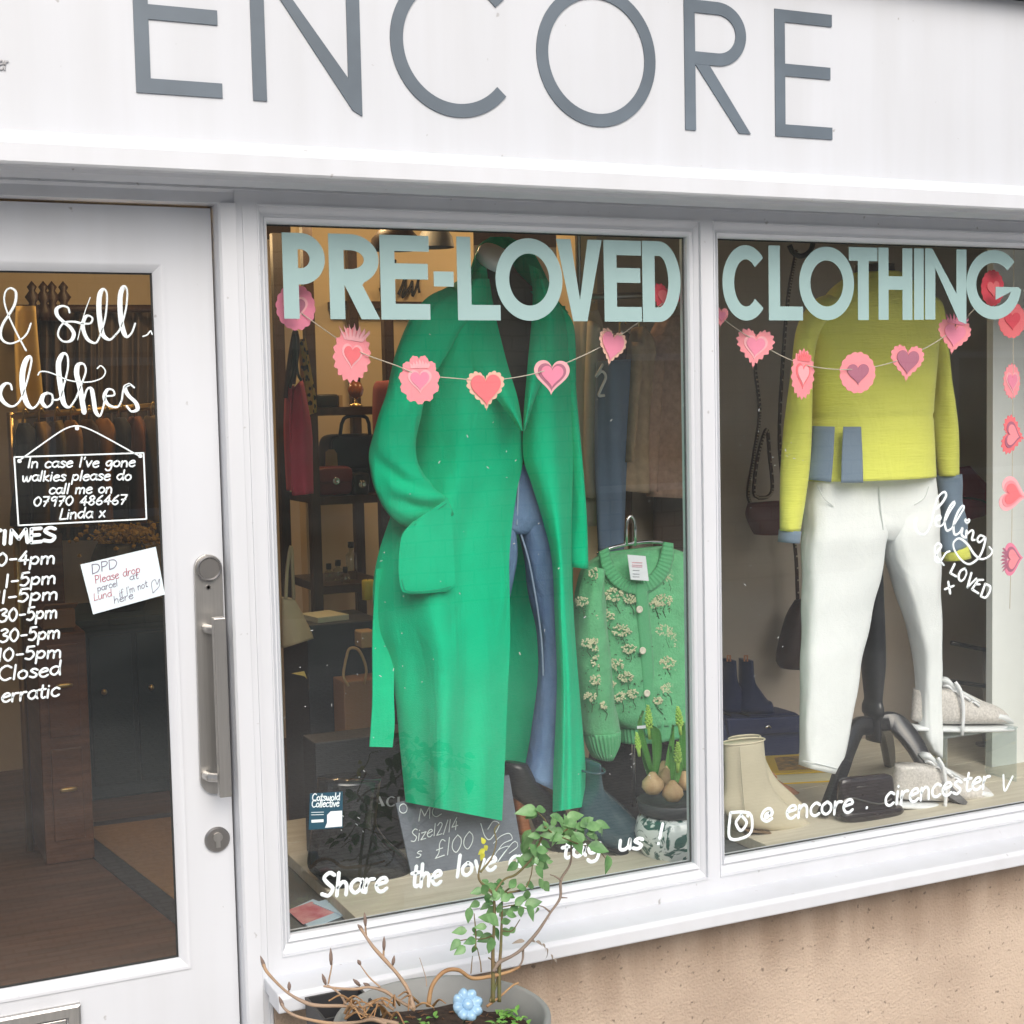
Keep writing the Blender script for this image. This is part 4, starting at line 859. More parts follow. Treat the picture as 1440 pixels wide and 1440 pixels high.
bm = BM(); tube(bm, [at(x, y, .497) for x, y in ((881, 766), (881, 740), (884, 728), (889, 727), (893, 738), (893, 768))], .0042, n=10, smoothn=36); obj('hook', bm, CHROME, hang, smooth=True)
st = thing('garment_stand', (1.87, .565, .455), 'chrome stand with round black base behind the hyacinth pot', 'stand')
b_ = onz(890, 1147, .457); bm = BM(); tube(bm, [(b_[0], .565, .47), (b_[0], .565, at(889, 735, .565)[2])], .006, n=12); obj('pole', bm, CHROME, st, smooth=True)
bm = BM(); lathe(bm, (b_[0], .565, .4555), [(.085, 0), (.085, .008), (.06, .02), (.012, .028), (.0, .028)], 36); obj('base', bm, BLKWOOD, st, smooth=True)

# wellingtons, rain boot, bags
WELLY = mat('teal grey rubber', S((58, 82, 92)), .22, coat=.25, var=.05, vscale=4)
GLOSSB = mat('glossy black rubber', (.012, .013, .014), .2, coat=.4)
SOLE = mat('rubber sole', (.02, .022, .024), .5)
wl = thing('ankle_boot', (1.66, .33, .455), 'glossy teal grey ankle boot pointing at the hyacinth pot', 'boot')
bm = loft([(823, 1070, 839, 1069, .05), (823, 1085, 840, 1084, .05), (818, 1110, 850, 1103, .05), (813, 1140, 868, 1122, .048), (812, 1165, 888, 1142, .046), (826, 1184, 906, 1160, .045), (852, 1194, 917, 1172, .042), (885, 1195, 918, 1182, .032)], .34, n=30, m=46); obj('upper', bm, WELLY, wl, smooth=True)
bm = loft([(814, 1168, 836, 1172, .045), (836, 1186, 866, 1200, .047), (872, 1192, 900, 1196, .045), (896, 1188, 917, 1188, .036)], .34, n=20, m=24); obj('sole', bm, SOLE, wl, smooth=True)
bm = BM(); R_ = [Vector(at(831, 1083, .34)) + Vector((.026*math.cos(t), .052*math.sin(t), .003)) for t in np.linspace(0, 2*math.pi, 30)]; tube(bm, R_, .003, n=6); obj('cuff_band', bm, WELLY, wl, smooth=True)
bt2 = thing('chelsea_boot', (1.06, .42, .455), 'big glossy black ankle boot at the left end of the display', 'boot')
bm = loft([(446, 1096, 536, 1092, .055), (443, 1130, 532, 1128, .055), (438, 1165, 530, 1155, .056), (435, 1198, 544, 1176, .056), (437, 1224, 562, 1192, .054), (465, 1236, 574, 1206, .05), (505, 1238, 577, 1218, .045), (548, 1236, 576, 1226, .03)], .44, n=32, m=46, fold=lambda t, v: .004*math.sin(9*v+t)*bell(v, .5, .2)); obj('upper', bm, GLOSSB, bt2, smooth=True)
bm = loft([(437, 1226, 452, 1240, .05), (470, 1234, 490, 1248, .054), (520, 1232, 540, 1247, .05), (560, 1226, 578, 1234, .035)], .44, n=20, m=24); obj('sole', bm, SOLE, bt2, smooth=True)
BAGB = mat('matt black card', (.022, .024, .027), .55)
bag = thing('paper_carrier', (1.13, .62, .455), 'tall black paper carrier bag with white capitals behind the black boot', 'shopping bag')
a, b = at(443, 1045, .60), at(592, 1050, .60); bm = BM(); box(bm, a[0], b[0], .60, .70, .456, a[2]); obj('body', bm, BAGB, bag, bevel=.003)
bm = BM()
for ch, xa, xb in (('C', 489, 505), ('O', 507, 524), ('A', 525, 541), ('C', 543, 557), ('H', 559, 573)):
    z0, z1 = at(xa, 1135.5, .599)[2], at(xa, 1121, .599)[2]; A_, B_ = at(xa, 1128, .599)[0], at(xb, 1128, .599)[0]; W, H = B_-A_, z1-z0
    if ch == 'A':
        plate(bm, [(A_, z0), (A_+W*.12, z0), (A_+W*.55, z1), (A_+W*.42, z1)], .599, .0008); plate(bm, [(A_+W*.72, z0), (A_+W, z0), (A_+W*.6, z1), (A_+W*.42, z1)], .5985, .0008); plate(bm, [(A_+W*.2, z0+H*.28), (A_+W*.8, z0+H*.28), (A_+W*.8, z0+H*.36), (A_+W*.2, z0+H*.36)], .5992, .0006)
    else: put_glyph(bm, ch, A_, z0, W, H, W*.22, .599, .0008, H*.09)
obj('lettering', bm, CREAM, bag)
SLATE = mat('natural slate', S((106, 114, 126)), .6, var=.14, vscale=22, bump=.15, bscale=60)
slt = thing('slate_sign', (1.32, .33, .455), 'square slate with chalked size and price under the coat hem', 'sign')
Rw = lambda x, y, d=0: Vector(at(x, y, .30-d))
bm = BM(); sx = [(557, 1130), (716, 1090), (736, 1209), (582, 1245)]; pxplate(bm, sx, .392, .006); obj('slab', bm, SLATE, slt)
bm = BM(); Yk = .3905; r = .0011
ink(bm, [(567+5.5*math.cos(t), 1137+6.5*math.sin(t)) for t in np.linspace(0, 6.28, 14)], Yk, .001)
obj('hole_rim', bm, CHALK, slt); words(slt, CHALK, [('MC', (587, 1155), (622, 1146), 17, Yk, r, .08), ('Size12/14', (577, 1185), (644, 1166), 17, Yk, r, .08), ('£100', (610, 1209), (666, 1191), 24, Yk, r, .08), ('s', (584, 1207), (593, 1204), 14, Yk, r, .08)]); bm = BM()
ink(bm, [(676, 1158), (682, 1176), (690, 1180), (702, 1160), (694, 1155), (686, 1166)], Yk, r); obj('chalk_scribble', bm, CHALK, slt); bm = BM(); ink(bm, [(690, 1216), (700, 1196), (716, 1190), (708, 1200), (700, 1212), (722, 1184), (728, 1190), (716, 1200)], Yk, r*.8); ink(bm, [(694, 1186), (704, 1176), (716, 1172), (720, 1180), (708, 1186), (700, 1196)], Yk, r*.8)
obj('chalk_scribble', bm, CHALK, slt)
SEQ = mat('black velvet', (.010, .010, .012), .7, bump=.1)
hb = thing('evening_bag', (1.93, .60, .455), 'soft black bag slumped beneath the floral cardigan', 'bag')
bm = loft([(852, 1030, 975, 1020, .05), (836, 1055, 980, 1045, .07), (832, 1090, 982, 1085, .08), (838, 1118, 980, 1120, .075), (850, 1128, 970, 1130, .05)], .68, n=30, m=20, p=3, fold=lambda t, v: .004*math.sin(7*t+4*v)); obj('body', bm, SEQ, hb, smooth=True)
bm = BM(); tube(bm, [at(x, y, .62) for x, y in ((845, 1060), (870, 1046), (910, 1040), (950, 1044), (975, 1056))], .007, n=8, smoothn=20); obj('handle', bm, SEQ, hb, smooth=True)

# hyacinths in a patterned bowl
def porc():
    m = mat('green printed porcelain', (.78, .82, .80), .18, coat=.3); t = m.node_tree; b = t.nodes['Principled BSDF']; L = t.links.new
    tc = node(m, 'ShaderNodeTexCoord'); n = node(m, 'ShaderNodeTexNoise', Scale=24.0, Detail=4.0, Distortion=2.2); L(tc.outputs['Object'], n.inputs[0])
    r = node(m, 'ShaderNodeValToRGB'); r.color_ramp.elements[0].position = .50; r.color_ramp.elements[0].color = (.76, .82, .80, 1); r.color_ramp.elements[1].position = .56; r.color_ramp.elements[1].color = (.03, .12, .10, 1)
    L(n.outputs[0], r.inputs[0]); L(r.outputs[0], b.inputs['Base Color']); return m
PORC = porc(); DARKPOT = mat('dark grey plastic', (.045, .05, .055), .45); BULBM = mat('papery bulb skin', S((166, 130, 88)), .6, rgb2=S((206, 178, 134)), vscale=30, stretch=(1, 1, .15))
HLEAF = mat('hyacinth leaf', S((52, 120, 44)), .4, rgb2=S((96, 156, 70)), vscale=20, stretch=(1, 1, .1)); HBUD = mat('lime hyacinth bud', S((170, 210, 96)), .55, var=.15, vscale=40)
hp = thing('hyacinth_bowl', (1.80, .25, .4255), 'green and white patterned bowl of budding hyacinth bulbs', 'plant pot')
pc = Vector(at(945, 1150, .26)); pc.z = .4262
bm = BM(); lathe(bm, pc, [(0, .002), (.055, 0), (.062, .006), (.085, .05), (.092, .085), (.084, .115), (.074, .126), (.070, .126), (.075, .112), (.0, .10)], 48); obj('bowl', bm, PORC, hp, smooth=True)
bm = BM(); lathe(bm, pc + Vector((0, 0, .1265)), [(.070, 0), (.080, .004), (.086, .032), (.082, .034), (.076, .022), (0, .020)], 48); obj('inner_pot', bm, DARKPOT, hp, smooth=True)
pz = pc.z+.148
def bulb(px, py, Y, k=1):
    c = Vector(at(px, py, Y)); bm = BM(); lathe(bm, c, [(0, -.02*k), (.014*k, -.017*k), (.0235*k, -.004*k), (.022*k, .008*k), (.011*k, .02*k), (.006*k, .027*k), (0, .028*k)], 20); o = obj('bulb', bm, BULBM, hp, smooth=True); return c
def spike(p0, p1, Y, w, n=44):
    a, b = Vector(at(*p0, Y)), Vector(at(*p1, Y)); bm = BM(); L_ = (b-a)
    tube(bm, [a-L_*.4, a, b], [.004, .005, .002], n=8)
    for i in range(n):
        f = i/n; ang = i*2.4; c = a + L_*f; rr = w*(1-.75*f**2)*(.75+.25*math.sin(3.1*f))
        d = Vector((math.cos(ang), math.sin(ang), .75)).normalized(); q = c + d*rr*.6; s = w*.42*(1-.5*f)
        lathe(bm, q, [(0, -s*1.2), (s*.5, -s*.6), (s*.62, .1*s), (s*.4, s*.9), (0, s*1.35)], 6, d)
    obj('flower_spike', bm, HBUD, hp, smooth=True)
def leaf(pts, w, Y):
    P = crom(np.array([list(at(x, y, Y+dy)) for x, y, dy in pts]), 16); bm = BM(); rows = []
    for i, p in enumerate(P):
        f = i/15; hw = w*(.55+.45*math.sin(math.pi*min(1, f*1.15)))*(1-f**5) + 1e-4
        rows.append([Vector(p) + Vector((-hw, .0, 0)), Vector(p) + Vector((-hw*.5, .006, 0)), Vector(p) + Vector((0, .009, 0)), Vector(p) + Vector((hw*.5, .006, 0)), Vector(p) + Vector((hw, 0, 0)),
                     Vector(p) + Vector((hw*.5, .0075, 0)), Vector(p) + Vector((0, .0105, 0)), Vector(p) + Vector((-hw*.5, .0075, 0))])
    rings(bm, rows, True, True); obj('leaf', bm, HLEAF, hp, smooth=True)
bulb(918, 1104, .235, 1.15); bulb(946, 1115, .215, 1.1); bulb(936, 1096, .27, 1.0); bulb(962, 1100, .28, 1.0); bulb(934, 1084, .31, .9)
leaf([(918, 1090, 0), (908, 1055, 0), (900, 1020, .005), (906, 1000, .01)], .008, .24); leaf([(921, 1092, 0), (924, 1060, -.005), (922, 1030, -.01), (915, 1018, -.008)], .014, .24); leaf([(914, 1092, 0), (908, 1060, .01), (902, 1040, .015)], .012, .25)
leaf([(947, 1102, 0), (946, 1075, 0), (944, 1050, .0)], .010, .22); leaf([(951, 1102, 0), (956, 1075, 0), (958, 1052, .005)], .010, .22); leaf([(962, 1085, 0), (960, 1050, 0), (962, 1015, 0)], .012, .29); leaf([(938, 1084, 0), (944, 1050, 0), (948, 1020, 0)], .010, .29)
spike((913, 1026), (911, 992), .24, .013); spike((898, 1054), (895, 1030), .245, .010); spike((953, 1074), (953, 1044), .22, .013); spike((956, 1022), (953, 994), .29, .013)
bm = BM(); pxplate(bm, [(896, 1021), (908, 1020), (908, 1024), (896, 1025)], .232, .001); obj('plant_label', bm, CREAM, hp)
# leaflets on the plinth by the glass
MAG = mat('magazine cover', S((196, 84, 104)), .35, rgb2=S((226, 178, 176)), vscale=16, detail=5); MAGW = mat('printed leaflet', S((190, 212, 226)), .45, var=.04)
lf = thing('magazine', (.89, .12, .4255), 'pink covered magazine lying by the glass in the bottom left corner', 'magazine')
bm = BM(); P = [onz(424, 1290, .43), onz(424, 1306, .43), onz(486, 1283, .43), onz(455, 1268, .43)]
def slab(bm, P, z0, z1):
    a = [bm.verts.new((p[0], p[1], z0)) for p in P]; b = [bm.verts.new((p[0], p[1], z1)) for p in P]; n = len(P)
    bm.faces.new(a[::-1]); bm.faces.new(b)
    for i in range(n): bm.faces.new((a[i], a[(i+1) % n], b[(i+1) % n], b[i]))
slab(bm, [onz(404, 1280, .43), onz(436, 1304, .43), onz(490, 1283, .43), onz(440, 1264, .43)], .4257, .4295); obj('pages', bm, MAGW, lf)
bm = BM(); slab(bm, [onz(404, 1280, .43), onz(426, 1300, .43), onz(476, 1281, .43), onz(438, 1268, .43)], .4297, .4302); obj('cover', bm, MAG, lf)
lf2 = thing('leaflet', (.98, .17, .43), 'pale blue printed leaflet on top of the pink magazine', 'leaflet')
bm = BM(); slab(bm, [onz(440, 1268, .435), onz(462, 1262, .435), onz(512, 1280, .435), onz(488, 1288, .435)], .4306, .4322); obj('sheet', bm, MAGW, lf2)
bm = BM()
for k in range(4):
    a, b = onz(462+k*8, 1269+k*3, .4325), onz(472+k*8, 1266+k*3, .4325); tube(bm, [(a[0], a[1], .4324), (b[0], b[1], .4324)], .0012, n=4)
obj('print', bm, GREYINK, lf2)
# ------------------------------------------------------------------ right window: knitted jacket, white jeans, shoes, bags
LIME = mat('lime boiled wool', S((220, 224, 104)), .9, var=.05, vscale=10, bump=.55, bscale=100, stretch=(.25, .25, 2.2), crease=.3, cscale=(4, 4, 2), spec=.15, sheen=.2)
GREYW = mat('blue grey boiled wool', S((118, 136, 154)), .9, var=.06, vscale=18, bump=.15, bscale=260, spec=.15, sheen=.2)
WHITED = mat('white denim', (.83, .87, .87), .85, var=.03, vscale=9, bump=.25, bscale=280, spec=.2, crease=.10, cscale=(7, 7, 5))
def front(rows, Y0, px, py):   # depth of a loft's front face behind a photo pixel
    R = sorted(rows, key=lambda r: r[1]); ys = [(r[1]+r[3])/2 for r in R]
    xl = np.interp(py, ys, [r[0] for r in R]); xr = np.interp(py, ys, [r[2] for r in R]); b = np.interp(py, ys, [r[4] for r in R])
    u = max(-.995, min(.995, (px-xl)/(xr-xl)*2-1)); return Y0 - b*math.sqrt(1-u*u)
def onto(bm_rows, rows, Y0, off, nu=12, nv=16, th=.003, n=None):
    A = crom(np.array([[l[0], l[1], r[0], r[1]] for l, r in bm_rows], float), nv)
    def prof(u, v):
        j = v*(nv-1); i = int(round(j)); a = A[i]; px, py = a[0]*(1-u)+a[2]*u, a[1]*(1-u)+a[3]*u
        return front(rows, Y0, px, py) - Y0 - off
    return sheet(bm_rows, Y0, prof, nu, nv, th)
m2 = thing('dress_form', (2.5, .40, .455), 'black wooden tripod dress form wearing lime jacket and white jeans', 'mannequin')
bm = loft([(1202, 372, 1258, 372, .045), (1198, 392, 1262, 392, .05), (1175, 418, 1292, 418, .045), (1160, 500, 1302, 500, .05), (1160, 640, 1300, 640, .05), (1160, 700, 1295, 700, .045)], .38); obj('torso', bm, DARKFAB, m2, smooth=True)
bm = loft([(1216, 700, 1242, 700, .025), (1216, 800, 1242, 800, .03), (1211, 880, 1245, 880, .042), (1210, 930, 1246, 930, .043), (1213, 965, 1243, 965, .036), (1215, 985, 1241, 985, .034), (1212, 992, 1243, 992, .04), (1212, 1004, 1243, 1004, .04), (1216, 1010, 1240, 1010, .03), (1218, 1042, 1239, 1042, .03)], .40, n=28, m=70); obj('post', bm, BLKWOOD, m2, smooth=True)
def flatleg(pts, w):
    A = crom(np.array(pts, float), 28); bm = BM(); rows = []; W = np.interp(np.linspace(0, 1, 28), np.linspace(0, 1, len(w)), w)
    P = [Vector(at(x, y, z)) for x, y, z in A]
    for i, p in enumerate(P):
        t = (P[min(i+1, 27)]-P[max(i-1, 0)]).normalized(); s = t.cross(Vector((0, 1, 0))).normalized(); n = t.cross(s).normalized(); h = .013
        rows.append([p+s*W[i]+n*h*.6, p+s*W[i]*.8+n*h, p-s*W[i]*.8+n*h, p-s*W[i]+n*h*.6, p-s*W[i]-n*h*.6, p-s*W[i]*.8-n*h, p+s*W[i]*.8-n*h, p+s*W[i]-n*h*.6])
    rings(bm, rows); obj('leg', bm, BLKWOOD, m2, autosmooth=50)
flatleg([(1226, 1020, .40), (1206, 1023, .385), (1193, 1050, .36), (1180, 1092, .335), (1168, 1122, .32), (1156, 1146, .31)], [.024, .026, .023, .019, .017, .010])
flatleg([(1236, 1016, .40), (1258, 1016, .38), (1284, 1044, .34), (1308, 1086, .30), (1334, 1114, .27), (1357, 1131, .245)], [.024, .028, .026, .022, .018, .008])
flatleg([(1238, 1018, .41), (1244, 1030, .48), (1249, 1055, .58), (1252, 1082, .70)], [.02, .02, .018, .012])
jk = thing('knitted_jacket', (2.5, .36, 1.2), 'boxy lime wool jacket with blue grey blocks at hem and cuff', 'jacket')
JB = [(1196, 384, 1264, 382, .05), (1164, 410, 1298, 408, .065), (1146, 445, 1320, 442, .08), (1140, 500, 1318, 498, .09), (1140, 560, 1312, 555, .098), (1139, 594, 1310, 590, .098), (1135, 640, 1312, 632, .102), (1130, 677, 1314, 669, .106)]
jf = lambda t, v: .002*nz(math.cos(t)*2.2, math.sin(t)*2.2, v*3.2) + (-.003 if abs(v-.715) < .012 else 0)
bm = loft(JB, .36, n=56, m=80, fold=jf, p=2.2); obj('body', bm, LIME, jk, smooth=True)
bm = onto([((1142, 599), (1174, 600)), ((1136, 640), (1172, 641)), ((1131, 674), (1169, 678))], JB, .36, .0028, th=.001); obj('hem_block', bm, GREYW, jk, smooth=True)
bm = onto([((1186, 600), (1211, 600)), ((1184, 640), (1213, 641)), ((1183, 679), (1214, 679))], JB, .36, .0028, th=.001); obj('hem_block', bm, GREYW, jk, smooth=True)
sf = lambda t, v: .004*math.sin(2*t+9*v)
bm = loft([(1168, 408, 1184, 436, .03, .02), (1142, 422, 1166, 450, .034, .01), (1118, 466, 1150, 480, .036), (1106, 560, 1143, 562, .036), (1100, 650, 1137, 652, .034), (1095, 746, 1127, 748, .03)], .335, n=32, m=50, fold=sf); obj('sleeve', bm, LIME, jk, smooth=True)
bm = loft([(1095, 745, 1127, 747, .0315), (1093, 762, 1125, 764, .0315)], .335, n=32, m=4); obj('cuff', bm, GREYW, jk, smooth=True)
bm = loft([(1282, 430, 1300, 406, .03), (1302, 450, 1324, 424, .034), (1310, 490, 1333, 484, .036), (1308, 560, 1341, 555, .036), (1314, 620, 1347, 612, .034), (1318, 670, 1351, 667, .033)], .40, n=32, m=50, fold=sf); obj('sleeve', bm, LIME, jk, smooth=True)
bm = loft([(1318, 669, 1351, 666, .034), (1320, 720, 1357, 715, .034), (1322, 777, 1361, 767, .033)], .40, n=32, m=20, fold=sf); obj('sleeve_block', bm, GREYW, jk, smooth=True)
bm = loft([(1322, 776, 1362, 766, .0345), (1326, 790, 1366, 782, .034)], .40, n=32, m=4); obj('cuff', bm, LIME, jk, smooth=True)
wj = thing('white_jeans', (2.52, .40, .6), 'white skinny jeans below the lime jacket', 'jeans')
bm = loft([(1140, 650, 1307, 646, .054), (1138, 690, 1309, 685, .054), (1142, 720, 1310, 716, .054), (1186, 742, 1288, 738, .050), (1228, 759, 1256, 759, .03)], .363, n=44, m=24, p=4, fold=lambda t, v: .003*math.sin(5*t+7*v)); obj('hips', bm, WHITED, wj, smooth=True)
wf = lambda t, v: .0018*math.sin(34*v+2.2*math.cos(t))*(.35+1.3*bell(v, .22, .07)+.5*bell(v, .55, .2)) + .003*nz(math.cos(t)*2, math.sin(t)*2, v*7)
bm = loft([(1136, 655, 1230, 655, .055), (1134, 700, 1240, 705, .055), (1132, 742, 1243, 752, .055), (1131, 800, 1234, 806, .046), (1130, 870, 1220, 872, .04), (1128, 950, 1205, 952, .036), (1127, 1020, 1192, 1028, .034), (1127, 1077, 1178, 1088, .034)], .363, n=52, m=70, fold=wf, p=3.6); obj('leg', bm, WHITED, wj, smooth=True)
bm = loft([(1230, 655, 1307, 650, .055), (1238, 705, 1313, 695, .055), (1240, 752, 1317, 742, .055), (1252, 800, 1318, 796, .050), (1270, 860, 1320, 856, .044), (1285, 920, 1322, 916, .038), (1291, 980, 1322, 980, .03), (1295, 1030, 1323, 1040, .026), (1305, 1052, 1323, 1068, .02)], .363, n=52, m=70, fold=wf, p=3.6); obj('leg', bm, WHITED, wj, smooth=True)
bm = BM(); W_ = mat('white topstitch', (.62, .66, .66), .9)
tube(bm, [at(x, y, yy) for x, y, yy in ((1236, 684, .3065), (1238, 712, .3065), (1242, 745, .309))], .0018, n=6, smoothn=14)
for k in range(26):
    f = k/25; x, y = 1238-f*55, 770+f*300; d = front([(1132, 742, 1243, 752, .055), (1131, 800, 1234, 806, .046), (1130, 870, 1220, 872, .04), (1127, 1077, 1178, 1088, .034)], .363, x-9, y)
    tube(bm, [at(x-9, y, d-.0015), at(x-6, y+2, d-.0008)], .0014, n=5)
tube(bm, [at(x, y, .327) for x, y in ((1129, 1070), (1150, 1074), (1177, 1081))], .0013, n=5)
tube(bm, [at(x, y, .3075) for x, y in ((1150, 684), (1158, 700), (1172, 712))], .0013, n=5, smoothn=10); tube(bm, [at(x, y, .3075) for x, y in ((1306, 684), (1300, 700), (1286, 710))], .0013, n=5, smoothn=10)
obj('stitching', bm, W_, wj)

# shoes on the right board
BEIGE = mat('cream leather', S((196, 188, 164)), .5, var=.08, vscale=6, bump=.06, bscale=180); BEIGES = mat('tan sole edge', S((120, 100, 76)), .6)
def ankle(name, rows, Y, lab, w=.036):
    t = thing(name, tuple(onz(rows[-1][0], rows[-1][3]+3, .455)), lab, 'boot')
    bm = loft(rows, Y, n=32, m=50, fold=lambda t_, v: .0025*math.sin(14*v+t_)*bell(v, .5, .22)); obj('upper', bm, BEIGE, t, smooth=True)
    (xl, yl, xr, yr) = rows[-1][:4]
    bm = BM(); p, q = at(rows[0][0], rows[0][1], Y), at(rows[0][2], rows[0][3], Y); c = (Vector(p)+Vector(q))/2; a = (Vector(q)-Vector(p)).length/2
    tube(bm, [c+Vector((a*math.cos(s), rows[0][4]*math.sin(s), .001)) for s in np.linspace(0, 2*math.pi, 32)], .0025, n=6); obj('top_binding', bm, BEIGE, t, smooth=True)
    bm = BM(); tube(bm, [at(x, y, Y-w*.97) for x, y in [(r[0]+(r[2]-r[0])*.42, r[1]+3) for r in rows[:4]]], .0016, n=6, smoothn=16); obj('seam', bm, BEIGE, t, smooth=True)
    return t
t = ankle('ankle_boot', [(1016, 1046, 1074, 1040, .028), (1018, 1085, 1077, 1070, .027), (1018, 1112, 1082, 1094, .027), (1016, 1140, 1092, 1115, .028), (1036, 1160, 1110, 1134, .030), (1066, 1167, 1130, 1150, .027), (1106, 1169, 1146, 1160, .015), (1136, 1170, 1152, 1166, .005)], .30, 'cream pointed ankle boot at the front of the right board')
bm = loft([(1040, 1163, 1044, 1168, .03), (1080, 1166, 1082, 1170.5, .034), (1120, 1166, 1121, 1170, .02), (1140, 1165, 1141, 1167.5, .008)], .30, n=16, m=20); obj('sole', bm, BEIGES, t, smooth=True)
t = ankle('ankle_boot', [(1026, 1040, 1068, 1036, .026), (1026, 1080, 1076, 1064, .026), (1032, 1110, 1090, 1090, .027), (1052, 1135, 1110, 1112, .028), (1090, 1150, 1134, 1132, .026), (1120, 1153, 1150, 1143, .017), (1142, 1153, 1155, 1149, .007)], .40, 'cream pointed ankle boot behind its pair, toe showing beside the black clutch')
TAN = mat('tan suede', S((182, 128, 96)), .8, bump=.06, bscale=200)
t = thing('pointed_flat', tuple(onz(1115, 1122, .455)), 'tan pointed flat shoe between the cream boots and yellow book', 'shoe')
bm = loft([(1070, 1084, 1084, 1082, .03), (1072, 1104, 1092, 1088, .034), (1078, 1116, 1104, 1098, .034), (1094, 1121, 1116, 1104, .03), (1110, 1119, 1122, 1110, .018), (1120, 1117, 1124, 1113, .006)], .50, n=24, m=30); obj('upper', bm, TAN, t, smooth=True)
bm = BM(); tube(bm, [at(x, y, .468) for x, y in ((1080, 1090), (1086, 1087), (1092, 1094), (1086, 1098), (1080, 1092))], .0022, n=6, smoothn=20); obj('bow', bm, TAN, t, smooth=True)
# yellow book on the board
YEL = mat('yellow book cover', S((226, 190, 40)), .4); PAGE = mat('book pages', S((206, 204, 176)), .8, var=.1, vscale=3, stretch=(1, 1, 160))
bk = thing('hardback_book', (2.5, .72, .455), 'yellow illustrated hardback under the white trouser leg', 'book')
P = [onz(1082, 1104, .456), onz(1192, 1098, .456), onz(1182, 1072, .456), onz(1074, 1078, .456)]
cx_, cy_ = sum(p[0] for p in P)/4, sum(p[1] for p in P)/4
def inset(P, k): return [(p[0]*(1-k)+cx_*k, p[1]*(1-k)+cy_*k) for p in P]
bm = BM(); slab(bm, P, .4555, .459); obj('back_cover', bm, YEL, bk); bm = BM(); slab(bm, inset(P, .03), .459, .484); obj('pages', bm, PAGE, bk)
bm = BM(); slab(bm, P, .484, .488); obj('front_cover', bm, YEL, bk)
PIC = mat('printed foliage picture', S((58, 74, 40)), .4, rgb2=S((204, 152, 60)), vscale=42, detail=5)
bm = BM(); slab(bm, inset(P, .26), .4883, .4888); obj('picture', bm, PIC, bk)
# black clutch on its base
t = thing('clutch_bag', tuple(onz(1222, 1150, .455)), 'small black clutch purse standing in front of the tripod foot', 'bag')
CLT = mat('black patent', (.022, .016, .018), .25, var=.2, vscale=12, coat=.3)
bm = loft([(1186, 1094, 1246, 1088, .008), (1180, 1100, 1254, 1092, .014), (1178, 1122, 1256, 1112, .022), (1178, 1146, 1258, 1136, .026), (1186, 1154, 1254, 1144, .02)], .27, n=32, m=24, p=3.5); obj('body', bm, CLT, t, smooth=True)
bm = loft([(1180, 1142, 1266, 1132, .03), (1178, 1149, 1269, 1138, .032), (1184, 1155, 1262, 1146, .028)], .265, n=28, m=10, p=3); obj('base', bm, CLT, t, smooth=True)
bm = BM(); tube(bm, [at(x, y, .242) for x, y in ((1183, 1130), (1196, 1122), (1222, 1128), (1240, 1130), (1254, 1124))], .002, n=6, smoothn=24); tube(bm, [at(1205, 1107, .251), at(1218, 1105.5, .251)], .0009, n=4); obj('flap_edge', bm, DARKSTEEL, t, smooth=True)
# navy boots on the navy case
NAVY = mat('navy leather', S((32, 44, 84)), .38, var=.08, vscale=8, bump=.05, bscale=200); NAVYB = mat('navy bonded case', S((36, 48, 92)), .5, var=.06, vscale=5, bump=.05, bscale=160)
t = thing('navy_case', tuple(onz(1075, 1068, .455)), 'navy blue shoulder bag lying under the navy boots', 'bag')
a, b = at(1016, 1066, .86), at(1132, 1064, .86); z1 = at(1075, 1008, .86)[2]
bm = BM(); rbox(bm, ((a[0]+b[0])/2, .93, (.456+z1)/2), (b[0]-a[0])/2, .07, (z1-.456)/2, 7); obj('body', bm, NAVYB, t, smooth=True)
bm = loft([(1022, 1010, 1128, 1006, .012), (1022, 1022, 1128, 1018, .012), (1024, 1034, 1126, 1030, .008)], .855, n=24, m=10, p=5); obj('flap', bm, NAVYB, t, smooth=True)
bm = BM(); c = at(1076, 1023, .838); tube(bm, [c, c+np.array([.012, 0, .004]), c+np.array([.02, 0, -.002])], .004, n=8); obj('clasp', bm, CHROME, t, smooth=True)
for k, (dx, lab, yy) in enumerate(((0, 'navy ankle boot nearer the right, standing on the navy bag', .92), (-24, 'navy ankle boot at the window frame, standing on the navy bag', .95))):
    t = thing('navy_boot', (2.5+dx*.002, yy, z1), lab, 'boot', 'navy ankle boots')
    bm = loft([(1040+dx, 928, 1058+dx, 927, .035), (1039+dx, 955, 1061+dx, 952, .038), (1038+dx, 980, 1070+dx, 968, .038), (1038+dx, 1000, 1080+dx, 982, .038), (1052+dx, 1005, 1086+dx, 985, .036), (1072+dx, 1006, 1088+dx, 994, .03)], yy, n=28, m=34); obj('upper', bm, NAVY, t, smooth=True)
    bm = loft([(1037+dx, 1002, 1050+dx, 1008, .036), (1060+dx, 1003, 1066+dx, 1009, .038), (1080+dx, 1001, 1089+dx, 1006, .03)], yy, n=16, m=14); obj('sole', bm, SOLE, t, smooth=True)
    bm = BM(); tube(bm, [at(1047+dx, 930, yy-.03), at(1047+dx, 922, yy-.03), at(1051+dx, 922, yy-.03), at(1051+dx, 930, yy-.03)], .003, n=6); obj('pull_tab', bm, TAN, t)
